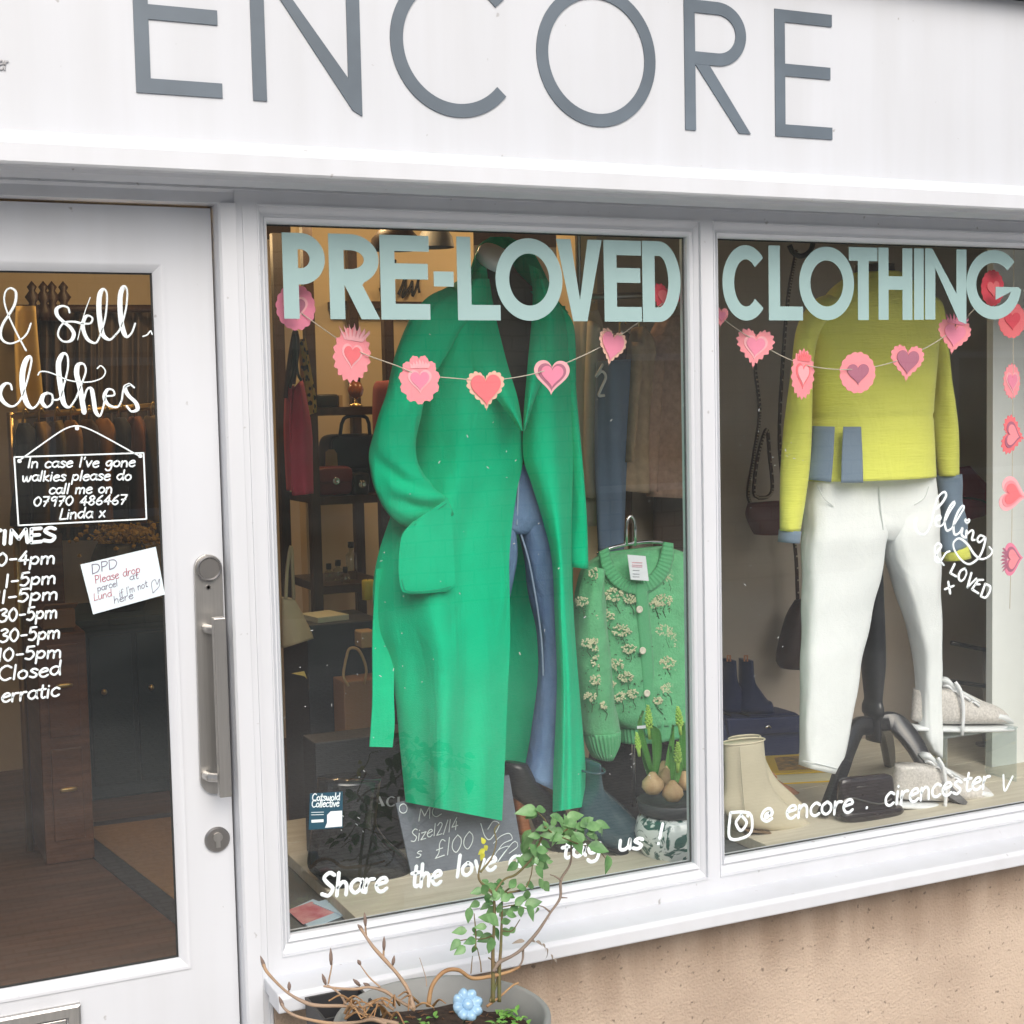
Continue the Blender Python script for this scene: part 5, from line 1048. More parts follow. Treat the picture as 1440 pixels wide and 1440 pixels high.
# sneakers, one raised on a clear stand
SILV = mat('glitter fabric', S((206, 202, 196)), .5, var=.22, vscale=160, bump=.3, bscale=260, metal=.1); WRUB = mat('white rubber', (.74, .77, .78), .5); LACE = mat('white lace', (.78, .8, .82), .8)
def sneaker(x0, y0, k, Y, lab):
    T = lambda x, y: (x0+x*k, y0+y*k)
    t = thing('sneaker', tuple(at(*T(60, 0), Y)), lab, 'shoe', 'silver glitter sneakers')
    rr = [(0, -62, 36, -66), (-2, -46, 58, -66), (-3, -28, 82, -58), (0, -16, 102, -48), (40, -12, 124, -40), (90, -12, 139, -30), (126, -12, 144, -18)]
    ww = [.032, .036, .038, .040, .042, .038, .02]
    bm = loft([(*T(a, b), *T(c, d), w_) for (a, b, c, d), w_ in zip(rr, ww)], Y, n=28, m=36); obj('upper', bm, SILV, t, smooth=True)
    bm = loft([(*T(-6, -16), *T(-5, 0), .036), (*T(30, -15), *T(30, 1), .042), (*T(90, -15), *T(90, 1), .046), (*T(135, -15), *T(136, 0), .036), (*T(144, -12), *T(144, -3), .02)], Y, n=24, m=30, p=3); obj('sole', bm, WRUB, t, smooth=True)
    bm = loft([(*T(100, -11), *T(122, -41), .0405), (*T(114, -11), *T(136, -34), .0375), (*T(132, -11), *T(145, -21), .026)], Y, n=26, m=14); obj('toe_cap', bm, WRUB, t, smooth=True)
    bm = loft([(*T(34, -74), *T(52, -84), .022), (*T(46, -60), *T(66, -70), .026), (*T(64, -50), *T(84, -58), .026), (*T(84, -42), *T(98, -46), .02)], Y-.006, n=20, m=16); obj('tongue', bm, WRUB, t, smooth=True)
    bm = BM()
    for i in range(4):
        a = T(44+i*13, -68+i*8); b = T(58+i*13, -62+i*8); tube(bm, [at(a[0], a[1], Y-.02), at((a[0]+b[0])/2, (a[1]+b[1])/2-3, Y-.034), at(b[0], b[1], Y-.036)], .0032, n=6, smoothn=8)
    tube(bm, [at(*T(62, -74), Y-.035), at(*T(70, -60), Y-.046), at(*T(74, -30), Y-.05), at(*T(72, 4), Y-.05)], .005, n=6, smoothn=16)
    obj('lace', bm, LACE, t, smooth=True); return t
sneaker(1284, 1030, .96, .38, 'silver glitter sneaker raised on the clear acrylic stand')
sneaker(1258, 1138, .98, .30, 'silver glitter sneaker standing on the board behind the tripod leg')
ACR = glass_mat('clear acrylic', 2.2, (.90, .95, .94), veil=.16)
t = thing('acrylic_stand', tuple(at(1360, 1135, .40)), 'clear acrylic stand lifting the silver sneaker', 'stand')
p0, p1 = at(1322, 1033, .36), at(1424, 1033, .36); zz = p0[2]-.004
bm = BM(); box(bm, p0[0], p1[0], .34, .46, zz-.004, zz); obj('top', bm, ACR, t)
for x in (p0[0]+.004, p1[0]-.008): bm = BM(); box(bm, x, x+.004, .34, .46, .457, zz-.0045); obj('side', bm, ACR, t)
t = thing('bar_stand', tuple(at(1385, 1020, .70)), 'dark chrome double T bar stand beside the raised sneaker', 'stand')
p = at(1386, 1000, .72); bm = BM(); tube(bm, [(p[0], .72, .456), (p[0], .72, at(1386, 908, .72)[2])], .009, n=12); obj('pole', bm, DARKSTEEL, t, smooth=True)
for (xa, ya, xb, yb) in ((1338, 904, 1396, 916), (1322, 956, 1394, 966)):
    bm = BM(); tube(bm, [at(xa, ya, .68), at(xb, yb, .72)], .0065, n=10); obj('bar', bm, BLACKM, t, smooth=True)
bm = BM(); lathe(bm, (p[0], .72, .4555), [(.03, 0), (.03, .006), (.01, .01), (0, .01)], 30); obj('base', bm, DARKSTEEL, t)
# bags and straps hanging at the back of the right window
BROWN = mat('dark brown leather', S((70, 48, 42)), .45, var=.12, vscale=9); MAROON = mat('maroon leather', S((128, 38, 60)), .42, var=.08, vscale=8); MAR2 = mat('dull maroon leather', S((92, 42, 40)), .5, var=.1, vscale=8); BEADM = mat('pale stitching bead', S((176, 160, 140)), .6)
def strap(name, pts, Y, lab, cat, beads, m=BROWN, r=.006):
    t = thing(name, tuple(at(pts[-1][0], pts[-1][1], Y)), lab, cat)
    P = [at(x, y, Y) for x, y in pts]; bm = BM(); tube(bm, P, r, n=8, smoothn=8*len(P)); obj('strap', bm, m, t, smooth=True)
    bm = BM(); A = crom(np.array([list(q) for q in P]), beads)
    for q in A: lathe(bm, Vector(q)+Vector((0, -r*.9, 0)), [(0, -.0035), (.003, -.0015), (.003, .0015), (0, .0035)], 6)
    obj('studs', bm, BEADM, t); return t
strap('bag_strap', [(1066, 700), (1060, 690), (1066, 640), (1078, 604), (1082, 640), (1086, 684), (1080, 698), (1066, 700)], .98, 'brown studded loop strap hanging left of the lime sleeve', 'strap', 44)
t = strap('shoulder_bag', [(1120, 352), (1108, 420), (1100, 520), (1096, 620), (1104, 700), (1118, 770), (1122, 850)], 1.0, 'dark brown handbag hanging by a long studded strap behind the white jeans', 'bag', 70)
bm = loft([(1118, 845, 1136, 842, .02), (1106, 868, 1138, 862, .035), (1096, 905, 1140, 900, .045), (1092, 930, 1138, 928, .045), (1098, 940, 1132, 940, .03)], .98, n=28, m=20, p=2.6); obj('body', bm, BROWN, t, smooth=True)
t = strap('shoulder_bag', [(1060, 470), (1062, 520), (1068, 580), (1060, 640), (1052, 690), (1056, 712)], 1.0, 'dull maroon handbag hanging behind the lime cuff', 'bag', 50)
bm = loft([(1052, 708, 1098, 704, .02), (1050, 725, 1100, 722, .035), (1058, 745, 1100, 745, .04), (1062, 752, 1096, 752, .03)], .98, n=28, m=16, p=3); obj('body', bm, MAR2, t, smooth=True)
t = thing('envelope_bag', tuple(at(1372, 735, .8)), 'bright maroon leather bag at the right end of the window', 'bag')
bm = loft([(1352, 658, 1364, 656, .012), (1346, 690, 1394, 690, .03), (1350, 712, 1396, 712, .034), (1352, 732, 1384, 724, .02)], .84, n=24, m=24, p=3); obj('body', bm, MAROON, t, smooth=True)
bm = sheet([((1350, 657), (1364, 655)), ((1350, 676), (1380, 676)), ((1352, 694), (1396, 698)), ((1372, 706), (1396, 708))], .80, None, 12, 14, .004); obj('flap', bm, MAROON, t, smooth=True)
bm = BM(); tube(bm, [at(x, y, .79) for x, y in ((1352, 700), (1366, 701), (1378, 703), (1392, 709))], .003, n=6, smoothn=14); obj('flap_edge', bm, BLACKM, t)
# hooks and a coiled strap at the top
t = thing('hanging_strap', tuple(at(1128, 372, .9)), 'black coiled strap hanging behind the letters L and O', 'strap')
bm = BM(); tube(bm, [at(x, y, .9) for x, y in ((1110, 345), (1116, 356), (1128, 360), (1140, 352), (1144, 338))], .008, n=8, smoothn=24); obj('strap', bm, BLACKM, t, smooth=True)

# ------------------------------------------------------------------ rail of clothes behind the cardigan
t = thing('clothes_rail', tuple(at(890, 430, .86)), 'dark rail carrying coats behind the green cardigan', 'rail')
a, b = at(815, 418, .86), at(985, 412, .86); bm = BM(); tube(bm, [a, b], .009, n=12); obj('bar', bm, DARKSTEEL, t, smooth=True)
for q in (a, b): bm = BM(); tube(bm, [q, q+np.array([0, 0, RZ1-q[2]])], .006, n=8); obj('hanging_rod', bm, DARKSTEEL, t, smooth=True)
GBEI = mat('stone wool', S((206, 196, 180)), .9, var=.06, vscale=10, bump=.1, bscale=200); GOLI = mat('olive brown boucle', S((164, 142, 116)), .95, var=.15, vscale=40, bump=.4, bscale=90); GTED = mat('brown teddy pile', S((166, 136, 118)), .95, var=.18, vscale=60, bump=.6, bscale=80); GDEN = mat('dark denim', S((104, 124, 150)), .85, var=.12, vscale=10, bump=.2, bscale=250); GBLK = mat('dark brown wool', S((92, 78, 70)), .9, var=.1, vscale=10)
def hung(name, rows, Y, m, lab, cat, sleeve=None, b=.03, fold=None):
    t = thing(name, tuple(at((rows[-1][0]+rows[-1][2])/2, rows[-1][1], Y)), lab, cat, None)
    R = [(*r, b) for r in rows]; bm = loft(R, Y, n=26, m=40, p=2.3, fold=fold or (lambda t_, v: .006*math.sin(4*t_+3*v))); obj('body', bm, m, t, smooth=True)
    if sleeve: bm = loft([(*r, .022) for r in sleeve], Y-b-.012, n=20, m=26); obj('sleeve', bm, m, t, smooth=True)
    cx = (rows[0][0]+rows[0][2])/2; bm = BM(); tube(bm, [at(cx, rows[0][1], Y), at(cx, rows[0][1]-14, Y), at(cx+6, rows[0][1]-20, Y), at(cx+9, rows[0][1]-14, Y)], .003, n=6, smoothn=16); obj('hook', bm, CHROME, t)
    return t
hung('hung_coat', [(815, 440, 838, 436), (806, 470, 846, 470), (810, 600, 850, 600), (814, 740, 850, 738)], .90, GBEI, 'stone coloured coat hanging next to the emerald coat', 'coat', [(826, 450, 846, 462), (822, 540, 842, 540), (820, 640, 838, 640), (822, 700, 838, 700)])
t = hung('hung_jeans', [(842, 508, 884, 505), (840, 560, 884, 558), (838, 650, 880, 648), (840, 775, 878, 775)], .80, GDEN, 'dark denim jeans hanging from the rail with a white ribbon', 'jeans')
bm = BM(); tube(bm, [at(x, y, .76) for x, y in ((848, 512), (838, 530), (846, 522), (852, 530), (846, 545), (842, 556), (850, 556))], .004, n=6, smoothn=30); obj('ribbon', bm, CREAM, t, smooth=True)
hung('hung_coat', [(890, 462, 906, 458), (884, 500, 920, 495), (878, 600, 916, 600), (874, 690, 914, 694)], .82, GOLI, 'olive brown boucle coat hanging between the jeans and the teddy coat', 'coat', [(888, 480, 906, 486), (882, 580, 898, 580), (878, 650, 892, 650)])
hung('hung_coat', [(926, 448, 960, 442), (912, 490, 985, 486), (906, 600, 992, 600), (908, 698, 995, 702)], .86, GTED, 'brown teddy coat hanging by the window frame', 'coat', [(912, 500, 936, 505), (906, 580, 930, 585), (904, 660, 926, 662), (906, 690, 926, 692)])
hung('hung_coat', [(862, 470, 880, 466), (850, 500, 892, 498), (852, 640, 890, 640), (856, 760, 888, 760)], .97, GBLK, 'dark brown coat hanging at the back of the rail', 'coat')
hung('hung_dress', [(930, 640, 960, 636), (922, 690, 985, 690), (918, 770, 990, 770)], 1.0, GBLK, 'dark brown skirt hanging low behind the cardigan', 'skirt')
# ------------------------------------------------------------------ paper heart garlands and stickers
PINK = [mat('salmon pink card', S((246, 150, 160)), .75, var=.03, vscale=20), mat('rose pink card', S((238, 138, 168)), .75, var=.03, vscale=20), mat('pale pink card', S((244, 178, 186)), .75, var=.03, vscale=20), mat('coral card', S((242, 118, 126)), .75, var=.03, vscale=20)]
MAUVE = mat('mauve card', S((176, 108, 132)), .75); PEACH = mat('gold edged card', S((240, 190, 170)), .7); RED = mat('red card', S((226, 74, 92)), .75); TWINE = mat('pale twine', S((196, 186, 170)), .8)
def heart(n=40, k=1.0):
    P = []
    for i in range(n):
        t = 2*math.pi*i/n; P.append((k*16*math.sin(t)**3/17, k*(13*math.cos(t)-5*math.cos(2*t)-2*math.cos(3*t)-math.cos(4*t))/17))
    return P
def rose(kind, n=120):
    P = []
    for i in range(n):
        a = 2*math.pi*i/n; H = (math.sin(a), math.cos(a))
        if kind == 'spiky': r = 1+.16*(abs((i*18/n) % 1-.5)*2)-.05; k = 1
        elif kind == 'scallop': r = 1+.07*abs(math.sin(a*8)); k = 1
        elif kind == 'petal': r = .98+.16*abs(math.sin(a*5.5))+.05*abs(math.sin(a*16)); k = 1
        else: r = 1
        P.append((H[0]*r*.92, H[1]*r))
    return P
def heart_edge(kind, n=144):
    base = heart(n); out = []
    for i, (x, y) in enumerate(base):
        L = math.hypot(x, y)+1e-6
        d = .10*abs(math.sin(math.pi*i*24/n)) if kind == 'scallop' else (.16*(1-abs((i*26/n) % 1-.5)*2) if kind == 'spiky' else 0)
        out.append((x+x/L*d, y+y/L*d))
    return out
def paper_heart(parent, px, py, w, h, Y, outline, tilt, mo, mi, inner=.55, flame=0, ring=None, yaw=0):
    """one cut card on the string: outer card, raised inner heart"""
    yaw = yaw or .28*math.sin(px*1.7+py); c = Vector(at(px, py, Y)); w *= 1.1; h *= 1.1; sx = abs(at(px+w/2, py, Y)[0]-c.x); sz = abs(at(px, py+h/2, Y)[2]-c.z)
    ca, sa = math.cos(tilt), math.sin(tilt); cy, sy = math.cos(yaw), math.sin(yaw)
    def fin(bm):
        for v in bm.verts:
            x, y, z = v.co; x, z = x*ca-z*sa, x*sa+z*ca
            v.co = c + Vector((x*cy, y+x*sy, z))
        return bm
    bm = plate(BM(), [(x*sx, z*sz) for x, z in outline], 0, .0012)
    o = obj('heart', fin(bm), mo, parent)
    if flame:
        bm = BM()
        for k in range(-3, 4):
            a = k*.22; x0 = k*.13*sx; plate(bm, [(x0-.09*sx, .55*sz), (x0+.09*sx, .55*sz), (x0+math.sin(a)*.9*sz*flame+.10*sx, (.75+.45*flame)*sz-abs(k)*.03*sz), (x0+math.sin(a)*1.1*sz*flame, (.9+.6*flame)*sz-abs(k)*.06*sz)], -.0012-.00012*(k+3), .0010)
        obj('flame', fin(bm), ring or mi, o)
    if ring:
        bm = plate(BM(), [(x*sx*inner*1.28, z*sz*inner*1.28) for x, z in heart(48)], -.0014, .0012); obj('heart_rim', fin(bm), ring, o)
    bm = plate(BM(), [(x*sx*inner, z*sz*inner) for x, z in heart(48)], -.0028, .0012); obj('inner_heart', fin(bm), mi, o)
    return o
GYD = .045
g1 = thing('heart_garland', tuple(at(690, 550, GYD)), 'string of pink paper hearts sagging across the left pane', 'garland', 'paper heart garlands')
bm = BM(); tube(bm, [at(x, y, GYD+.002) for x, y in ((396, 420), (440, 452), (500, 492), (560, 515), (590, 527), (640, 532), (684, 535), (735, 529), (776, 518), (820, 500), (862, 478), (905, 448), (958, 405))], .0011, n=6, smoothn=60); obj('string', bm, TWINE, g1)
paper_heart(g1, 416, 432, 58, 56, GYD, rose('scallop'), .1, PINK[1], MAUVE, .5, ring=PINK[2])
paper_heart(g1, 495, 499, 54, 66, GYD, rose('spiky'), -.12, PINK[0], PINK[3], .46, flame=.55, ring=PINK[2])
paper_heart(g1, 590, 534, 46, 54, GYD, rose('petal'), .0, PINK[0], PINK[1], .52, flame=.12, ring=PINK[2])
paper_heart(g1, 683, 545, 46, 54, GYD, heart_edge('scallop'), .02, PEACH, PINK[3], .86)
paper_heart(g1, 776, 527, 44, 52, GYD, heart_edge(''), -.05, PINK[2], PINK[1], .62, ring=MAUVE)
paper_heart(g1, 861, 485, 40, 50, GYD, heart_edge('scallop'), -.25, PEACH, PINK[1], .86)
paper_heart(g1, 936, 418, 34, 40, GYD, heart_edge('spiky'), -.2, RED, PINK[3], .6)
g2 = thing('heart_garland', tuple(at(1200, 525, GYD)), 'string of pink paper hearts sagging across the right pane', 'garland', 'paper heart garlands')
bm = BM(); tube(bm, [at(x, y, GYD+.002) for x, y in ((1005, 440), (1060, 478), (1128, 512), (1205, 519), (1275, 502), (1343, 462), (1395, 405))], .0011, n=6, smoothn=50); obj('string', bm, TWINE, g2)
paper_heart(g2, 1014, 444, 18, 26, GYD, heart_edge('spiky'), -.1, PINK[0], PINK[1], .6)
paper_heart(g2, 1062, 486, 40, 52, GYD, heart_edge('spiky'), -.12, PINK[0], PINK[1], .55, ring=PINK[2])
paper_heart(g2, 1129, 526, 38, 60, GYD, rose('spiky'), -.08, PINK[0], PINK[2], .5, flame=.2, ring=PINK[3])
paper_heart(g2, 1206, 524, 40, 50, GYD, rose('scallop'), .0, PINK[0], MAUVE, .62)
paper_heart(g2, 1276, 507, 38, 50, GYD, heart_edge('scallop'), -.08, PINK[0], MAUVE, .72)
paper_heart(g2, 1342, 470, 36, 48, GYD, heart_edge('scallop'), -.16, PINK[0], PINK[1], .7, flame=.45)
paper_heart(g2, 1396, 405, 40, 44, GYD, rose('scallop'), .1, RED, PINK[3], .55)
g3 = thing('heart_garland', tuple(at(1425, 850, .12)), 'string of pink paper hearts hanging straight down at the right edge', 'garland', 'paper heart garlands')
GV = .12
bm = BM(); tube(bm, [at(x, y, GV+.002) for x, y in ((1426, 345), (1424, 600), (1423, 740), (1420, 856))], .0010, n=6); obj('string', bm, TWINE, g3)
for (y, w, h, ol, mo, mi, rg) in ((450, 30, 44, rose('scallop'), PINK[3], RED, None), (536, 30, 42, rose('spiky'), PINK[0], PINK[1], PINK[2]), (612, 36, 46, heart_edge('spiky'), PINK[3], PINK[0], MAUVE), (695, 36, 46, heart_edge(''), PINK[2], PINK[3], PINK[0])):
    paper_heart(g3, 1423, y, w, h, GV, ol, math.pi/2-.2 if h == 46 else 0, mo, mi, .6, ring=rg)
paper_heart(g3, 1424, 786, 34, 46, GV, heart_edge(''), math.pi/2, PINK[1], PINK[0], .6, flame=.4, ring=MAUVE)
# parcel note on the door
note = thing('paper_note', tuple(at(173, 830, .033)), 'white handwritten parcel note taped inside the door glass', 'note')
bm = BM(); pxplate(bm, [(113, 794), (219, 769), (232, 836), (131, 864)], .0300, .0008); obj('paper', bm, mat('white note paper', S((212, 226, 232)), .8), note)
NINK = mat('faint red pen', S((176, 96, 112)), .8); NINK2 = mat('grey violet pen', S((120, 110, 130)), .8)
bm = BM(); YN = .0297
up = (-.22, -.97)
hand(bm, 'DPD', (129, 807), (166, 798), 13, YN, .0008, up=up); hand(bm, "if I'm not", (168, 840), (208, 825), 10, YN, .0006, up=up); hand(bm, 'here', (160, 849), (188, 841), 10, YN, .0006, up=up); hand(bm, 'at', (182, 816), (195, 813), 9, YN, .0006, up=up); hand(bm, 'parcel', (137, 832), (166, 824), 9, YN, .0006, up=up)
ink(bm, [(215, 834), (213, 820), (218, 815), (221, 822), (224, 814), (224, 824), (215, 834)], YN, .0005); obj('lettering', bm, NINK2, note)
bm = BM(); hand(bm, 'Please drop', (134, 821), (198, 805), 11, YN, .0007, up=up); hand(bm, 'Lund', (132, 845), (158, 838), 10, YN, .0006, up=up); obj('lettering', bm, NINK, note)
# blue sticker in the left pane (its printed code is left out)
TEALS = mat('deep teal sticker', S((38, 78, 96)), .5); stk = thing('window_sticker', tuple(at(458, 1165, -.002)), 'small dark teal sticker with white lettering low in the left pane', 'sticker')
bm = BM(); pxplate(bm, [(436, 1116), (482, 1113), (482, 1164), (434, 1167)], -.0012, .0008); obj('sheet', bm, TEALS, stk)
bm = BM(); hand(bm, 'Cotswold', (438.5, 1126.5), (478, 1125), 10, -.0018, .0011, up=(0, -1)); hand(bm, 'Collective', (438, 1135.5), (477, 1134), 10, -.0018, .0011); obj('lettering', bm, CHALK, stk)
bm = BM(); pxplate(bm, [(457, 1164), (460, 1157), (460, 1146), (465, 1141), (481, 1140), (481, 1162)], -.0016, .0003); obj('white_patch', bm, PAPER, stk)
bm = BM(); pxplate(bm, [(438, 1153), (455, 1152), (455, 1156), (438, 1157)], -.0016, .0003); [ink(bm, [(438, y), (455, y-.5)], -.0016, .0006) for y in (1142.5, 1146)]; obj('print', bm, CHALK, stk)
# ------------------------------------------------------------------ things deep in the shop, seen past the coat
def pxbox(bm, x0, y0, x1, y1, Y, d):
    a, b = at(x0, (y0+y1)/2, Y), at(x1, (y0+y1)/2, Y); z0, z1 = at((x0+x1)/2, y1, Y)[2], at((x0+x1)/2, y0, Y)[2]
    return box(bm, a[0], b[0], Y, Y+d, z0, z1)
SY = 1.50
shv = thing('shelving_unit', tuple(at(480, 900, SY)), 'dark oak open shelving left of the emerald coat', 'shelves')
a, b = at(437, 700, SY)[0], at(560, 700, SY)[0]
zt = at(440, 572, SY)[2]
for x in (a, b-.03):
    for y in (SY, SY+.32):
        bm = BM(); box(bm, x, x+.03, y, y+.03, .0, zt+.55); obj('post', bm, DARKWOOD, shv)
for py in (573, 699, 825):
    z = at(450, py, SY)[2]; bm = BM(); box(bm, a+.0305, b-.0305, SY+.001, SY+.349, z-.025, z); obj('shelf', bm, DARKWOOD, shv)
SH = [at(450, py, SY)[2] for py in (573, 699, 825)]
bm = BM(); tube(bm, [(a+.015, SY+.015, zt+.55), (a+.02, SY+.02, zt+.62), (a-.02, SY+.02, zt+.68)], .014, n=8, smoothn=10); obj('bracket', bm, DARKWOOD, shv, smooth=True)
BLUEB = mat('dark navy leather', S((34, 40, 56)), .4, bump=.05); MARB = mat('oxblood leather', S((104, 42, 44)), .38, bump=.04); TANC = mat('tan card', S((190, 160, 118)), .7)
def bagbox(name, x0, y0, x1, y1, Y, d, m, lab, clasp=None, handle=None):
    t = thing(name, tuple(at((x0+x1)/2, y1, Y)), lab, 'bag'); A, B = at(x0, y1, Y), at(x1, y0, Y); c = ((A[0]+B[0])/2, Y+d/2, (A[2]+B[2])/2)
    bm = BM(); rbox(bm, c, (B[0]-A[0])/2, d/2, (B[2]-A[2])/2, 6); obj('body', bm, m, t, smooth=True)
    bm = BM(); rbox(bm, (c[0], Y+.004, c[2]+(B[2]-A[2])*.2), (B[0]-A[0])*.47, .008, (B[2]-A[2])*.27, 5); obj('flap', bm, m, t, smooth=True)
    if clasp: bm = BM(); lathe(bm, (c[0], Y-.004, c[2]+.0), [(.012, 0), (.012, .004), (.008, .006), (.006, .003), (0, .003)], 20, (0, -1, 0)); obj('clasp', bm, CHROME, t, smooth=True)
    if handle: bm = BM(); tube(bm, [(c[0]-.05, Y+.02, B[2]-.01), (c[0]-.035, Y+.01, B[2]+.05), (c[0]+.035, Y+.01, B[2]+.05), (c[0]+.05, Y+.02, B[2]-.01)], .006, n=8, smoothn=20); obj('handle', bm, m, t, smooth=True)
    return t
bagbox('shoulder_bag', 466, 609, 540, 697, SY+.10, .14, BLUEB, 'large navy bag standing on the middle shelf', handle=1)
bagbox('shoulder_bag', 447, 655, 497, 698, SY+.01, .08, MARB, 'oxblood handbag with silver clasp on the middle shelf', clasp=1)
bagbox('purse', 497, 664, 520, 698, SY+.01, .07, BLKWOOD, 'small black purse beside the oxblood handbag', clasp=1)
t = thing('swing_tag', tuple(at(465, 650, SY+.08)), 'cream swing tag sticking up behind the oxblood handbag', 'tag'); bm = BM(); pxplate(bm, [(458, 657), (458, 636), (462, 632), (470, 632), (474, 638), (475, 657)], SY+.085, .002); obj('card', bm, TANC, t)
t = thing('radio', tuple(at(462, 573, SY+.1)), 'small black radio on the top shelf', 'radio'); bm = BM(); A = at(446, 572, SY+.08); B = at(477, 554, SY+.08); rbox(bm, ((A[0]+B[0])/2, SY+.12, (SH[0]+B[2])/2), (B[0]-A[0])/2, .04, (B[2]-SH[0])/2, 8); obj('case', bm, BLACKM, t, smooth=True)
bm = BM(); box(bm, B[0]+.001, B[0]+.012, SY+.085, SY+.15, SH[0], B[2]-.004); obj('end_panel', bm, TANC, t)
t = thing('brass_ornament', tuple(at(500, 573, SY+.1)), 'brass and amber ornament on a stem on the top shelf', 'ornament'); bm = BM(); c = at(500, 548, SY+.12); lathe(bm, (c[0], c[1], SH[0]), [(.02, 0), (.02, .006), (.004, .012), (.004, c[2]-SH[0]-.03), (0, c[2]-SH[0]-.03)], 16); obj('stem', bm, BRASS, t, smooth=True)
bm = BM(); lathe(bm, c, [(0, -.03), (.02, -.02), (.026, 0), (.018, .02), (0, .03)], 20); obj('globe', bm, mat('amber glass', S((150, 86, 40)), .15, coat=.5), t, smooth=True)
CLEAR = glass_mat('clear bottle glass', 1.6, (.88, .92, .9)); BLKCAP = BLACKM
for (px, w, h, lab, lit) in ((495, .017, .11, 'tall clear scent bottle on the lower shelf', 0), (476, .016, .05, 'squat scent bottle with pointed black stopper', 1), (463, .014, .04, 'tiny scent bottle with black cap, left of the others', 1), (486, .013, .035, 'little scent bottle standing forward on the lower shelf', 1)):
    c = at(px, 820, SY+.12+(0 if px != 486 else -.08)); t = thing('scent_bottle', (c[0], c[1], SH[2]), lab, 'bottle', 'scent bottles on the lower shelf')
    bm = BM(); lathe(bm, (c[0], c[1], SH[2]+.0005), [(w, 0), (w, h*.7), (w*.4, h*.8), (w*.4, h*.9), (0, h*.9)], 20); obj('bottle', bm, CLEAR, t, smooth=True)
    bm = BM(); lathe(bm, (c[0], c[1], SH[2]+h*.9+.001), [(w*.55, 0), (w*.6, .006), (w*.6, .018), (0, .019)], 16); obj('stopper', bm, BLKCAP, t, smooth=True)
YW = mat('yellow wax', S((206, 190, 60)), .5); t = thing('candle', tuple(at(518, 846, 1.3)), 'yellow pillar candle between the shelves and the emerald coat', 'candle'); bm = BM(); c = at(518, 843, 1.3); lathe(bm, c, [(.018, 0), (.018, .055), (.015, .058), (0, .056)], 24); obj('wax', bm, YW, t, smooth=True); bm = BM(); tube(bm, [c+np.array([0, 0, .056]), c+np.array([.001, 0, .066])], .001, n=5); obj('wick', bm, BLACKM, t)
TRUNK = mat('dark blue grey chest', S((56, 60, 66)), .5, var=.08, vscale=5); t = thing('chest_of_drawers', tuple(at(480, 1010, 1.25)), 'dark blue grey chest of drawers under the shelves', 'drawers')
A, B = at(433, 905, 1.22), at(540, 905, 1.22); zt2 = at(480, 876, 1.22)[2]; bm = BM(); box(bm, A[0], B[0], 1.225, 1.47, .001, zt2); obj('body', bm, TRUNK, t, bevel=.004)
for z0 in (.04, .27): bm = BM(); box(bm, A[0]+.015, B[0]-.015, 1.205, 1.2245, z0, z0+.21); dr = obj('drawer', bm, TRUNK, t, bevel=.004); bm = BM(); rbox(bm, ((A[0]+B[0])/2, 1.195, z0+.15), .03, .01, .008, 3); obj('handle', bm, BRASS, dr, smooth=True)
t = thing('candle_stand', (0, 0, 0), '', '') if False else None
t = thing('book_pile_top', tuple(at(460, 868, 1.3)), 'pale open book lying on the dark chest', 'book'); P = [at(450, 862, 1.26), at(478, 866, 1.26)]; bm = BM(); obox(bm, ((P[0][0]+P[1][0])/2, 1.32, zt2+.008), (.05, .01, 0), (-.01, .06, 0), (0, 0, .0075)); obj('pages', bm, PAGE, t); t.name = 'open_book'
KRAFT = mat('kraft paper', S((152, 116, 86)), .8, var=.08, vscale=6)
t = thing('kraft_carrier', tuple(at(505, 1040, 1.08)), 'brown paper carrier bag with rope handle left of the coat belt', 'shopping bag'); bm = BM(); A, B = at(486, 1000, 1.08), at(545, 1000, 1.08); box(bm, A[0], B[0], 1.09, 1.185, .002, at(505, 958, 1.08)[2]); obj('body', bm, KRAFT, t, bevel=.003)
bm = BM(); tube(bm, [at(x, y, 1.085) for x, y in ((490, 965), (483, 950), (487, 925), (492, 912), (505, 915), (515, 940), (512, 962))], .004, n=8, smoothn=30); obj('handle', bm, TANC, t, smooth=True)
t = thing('cream_crate', tuple(at(518, 915, 1.15)), 'small cream wooden block left of the coat belt', 'block'); bm = BM(); pxbox(bm, 508, 888, 530, 911, 1.15, .06); obj('block', bm, TANC, t, bevel=.004); t.name = 'wooden_block'
CANV = mat('natural canvas', S((182, 168, 136)), .9, var=.05, vscale=12, bump=.2, bscale=200); t = thing('canvas_tote', tuple(at(425, 908, 1.1)), 'natural canvas tote hanging by the window frame', 'bag')
bm = sheet([((398, 840), (414, 842)), ((398, 870), (428, 868)), ((398, 895), (438, 888)), ((398, 912), (441, 898))], 1.1, lambda u, v: -.03*math.sin(math.pi*u)*v, 12, 14, .02); obj('body', bm, CANV, t, smooth=True)
bm = BM(); tube(bm, [at(x, y, 1.1) for x, y in ((402, 842), (404, 800), (410, 770), (413, 842))], .005, n=6, smoothn=20); obj('handle', bm, CANV, t, smooth=True)
YFL = mat('yellow paper', S((206, 180, 96)), .8); t = thing('paper_flag', tuple(at(424, 953, 1.0)), 'tiny yellow paper flag by the left frame', 'flag'); bm = BM(); pxplate(bm, [(410, 947), (428, 944), (432, 955), (428, 951)], 1.0, .002); obj('paper', bm, YFL, t)
RASP = mat('raspberry crepe', S((196, 62, 88)), .85, bump=.08, bscale=120)
t = thing('hung_trousers', tuple(at(425, 695, .9)), 'raspberry pink trousers hanging just inside the left frame', 'trousers')
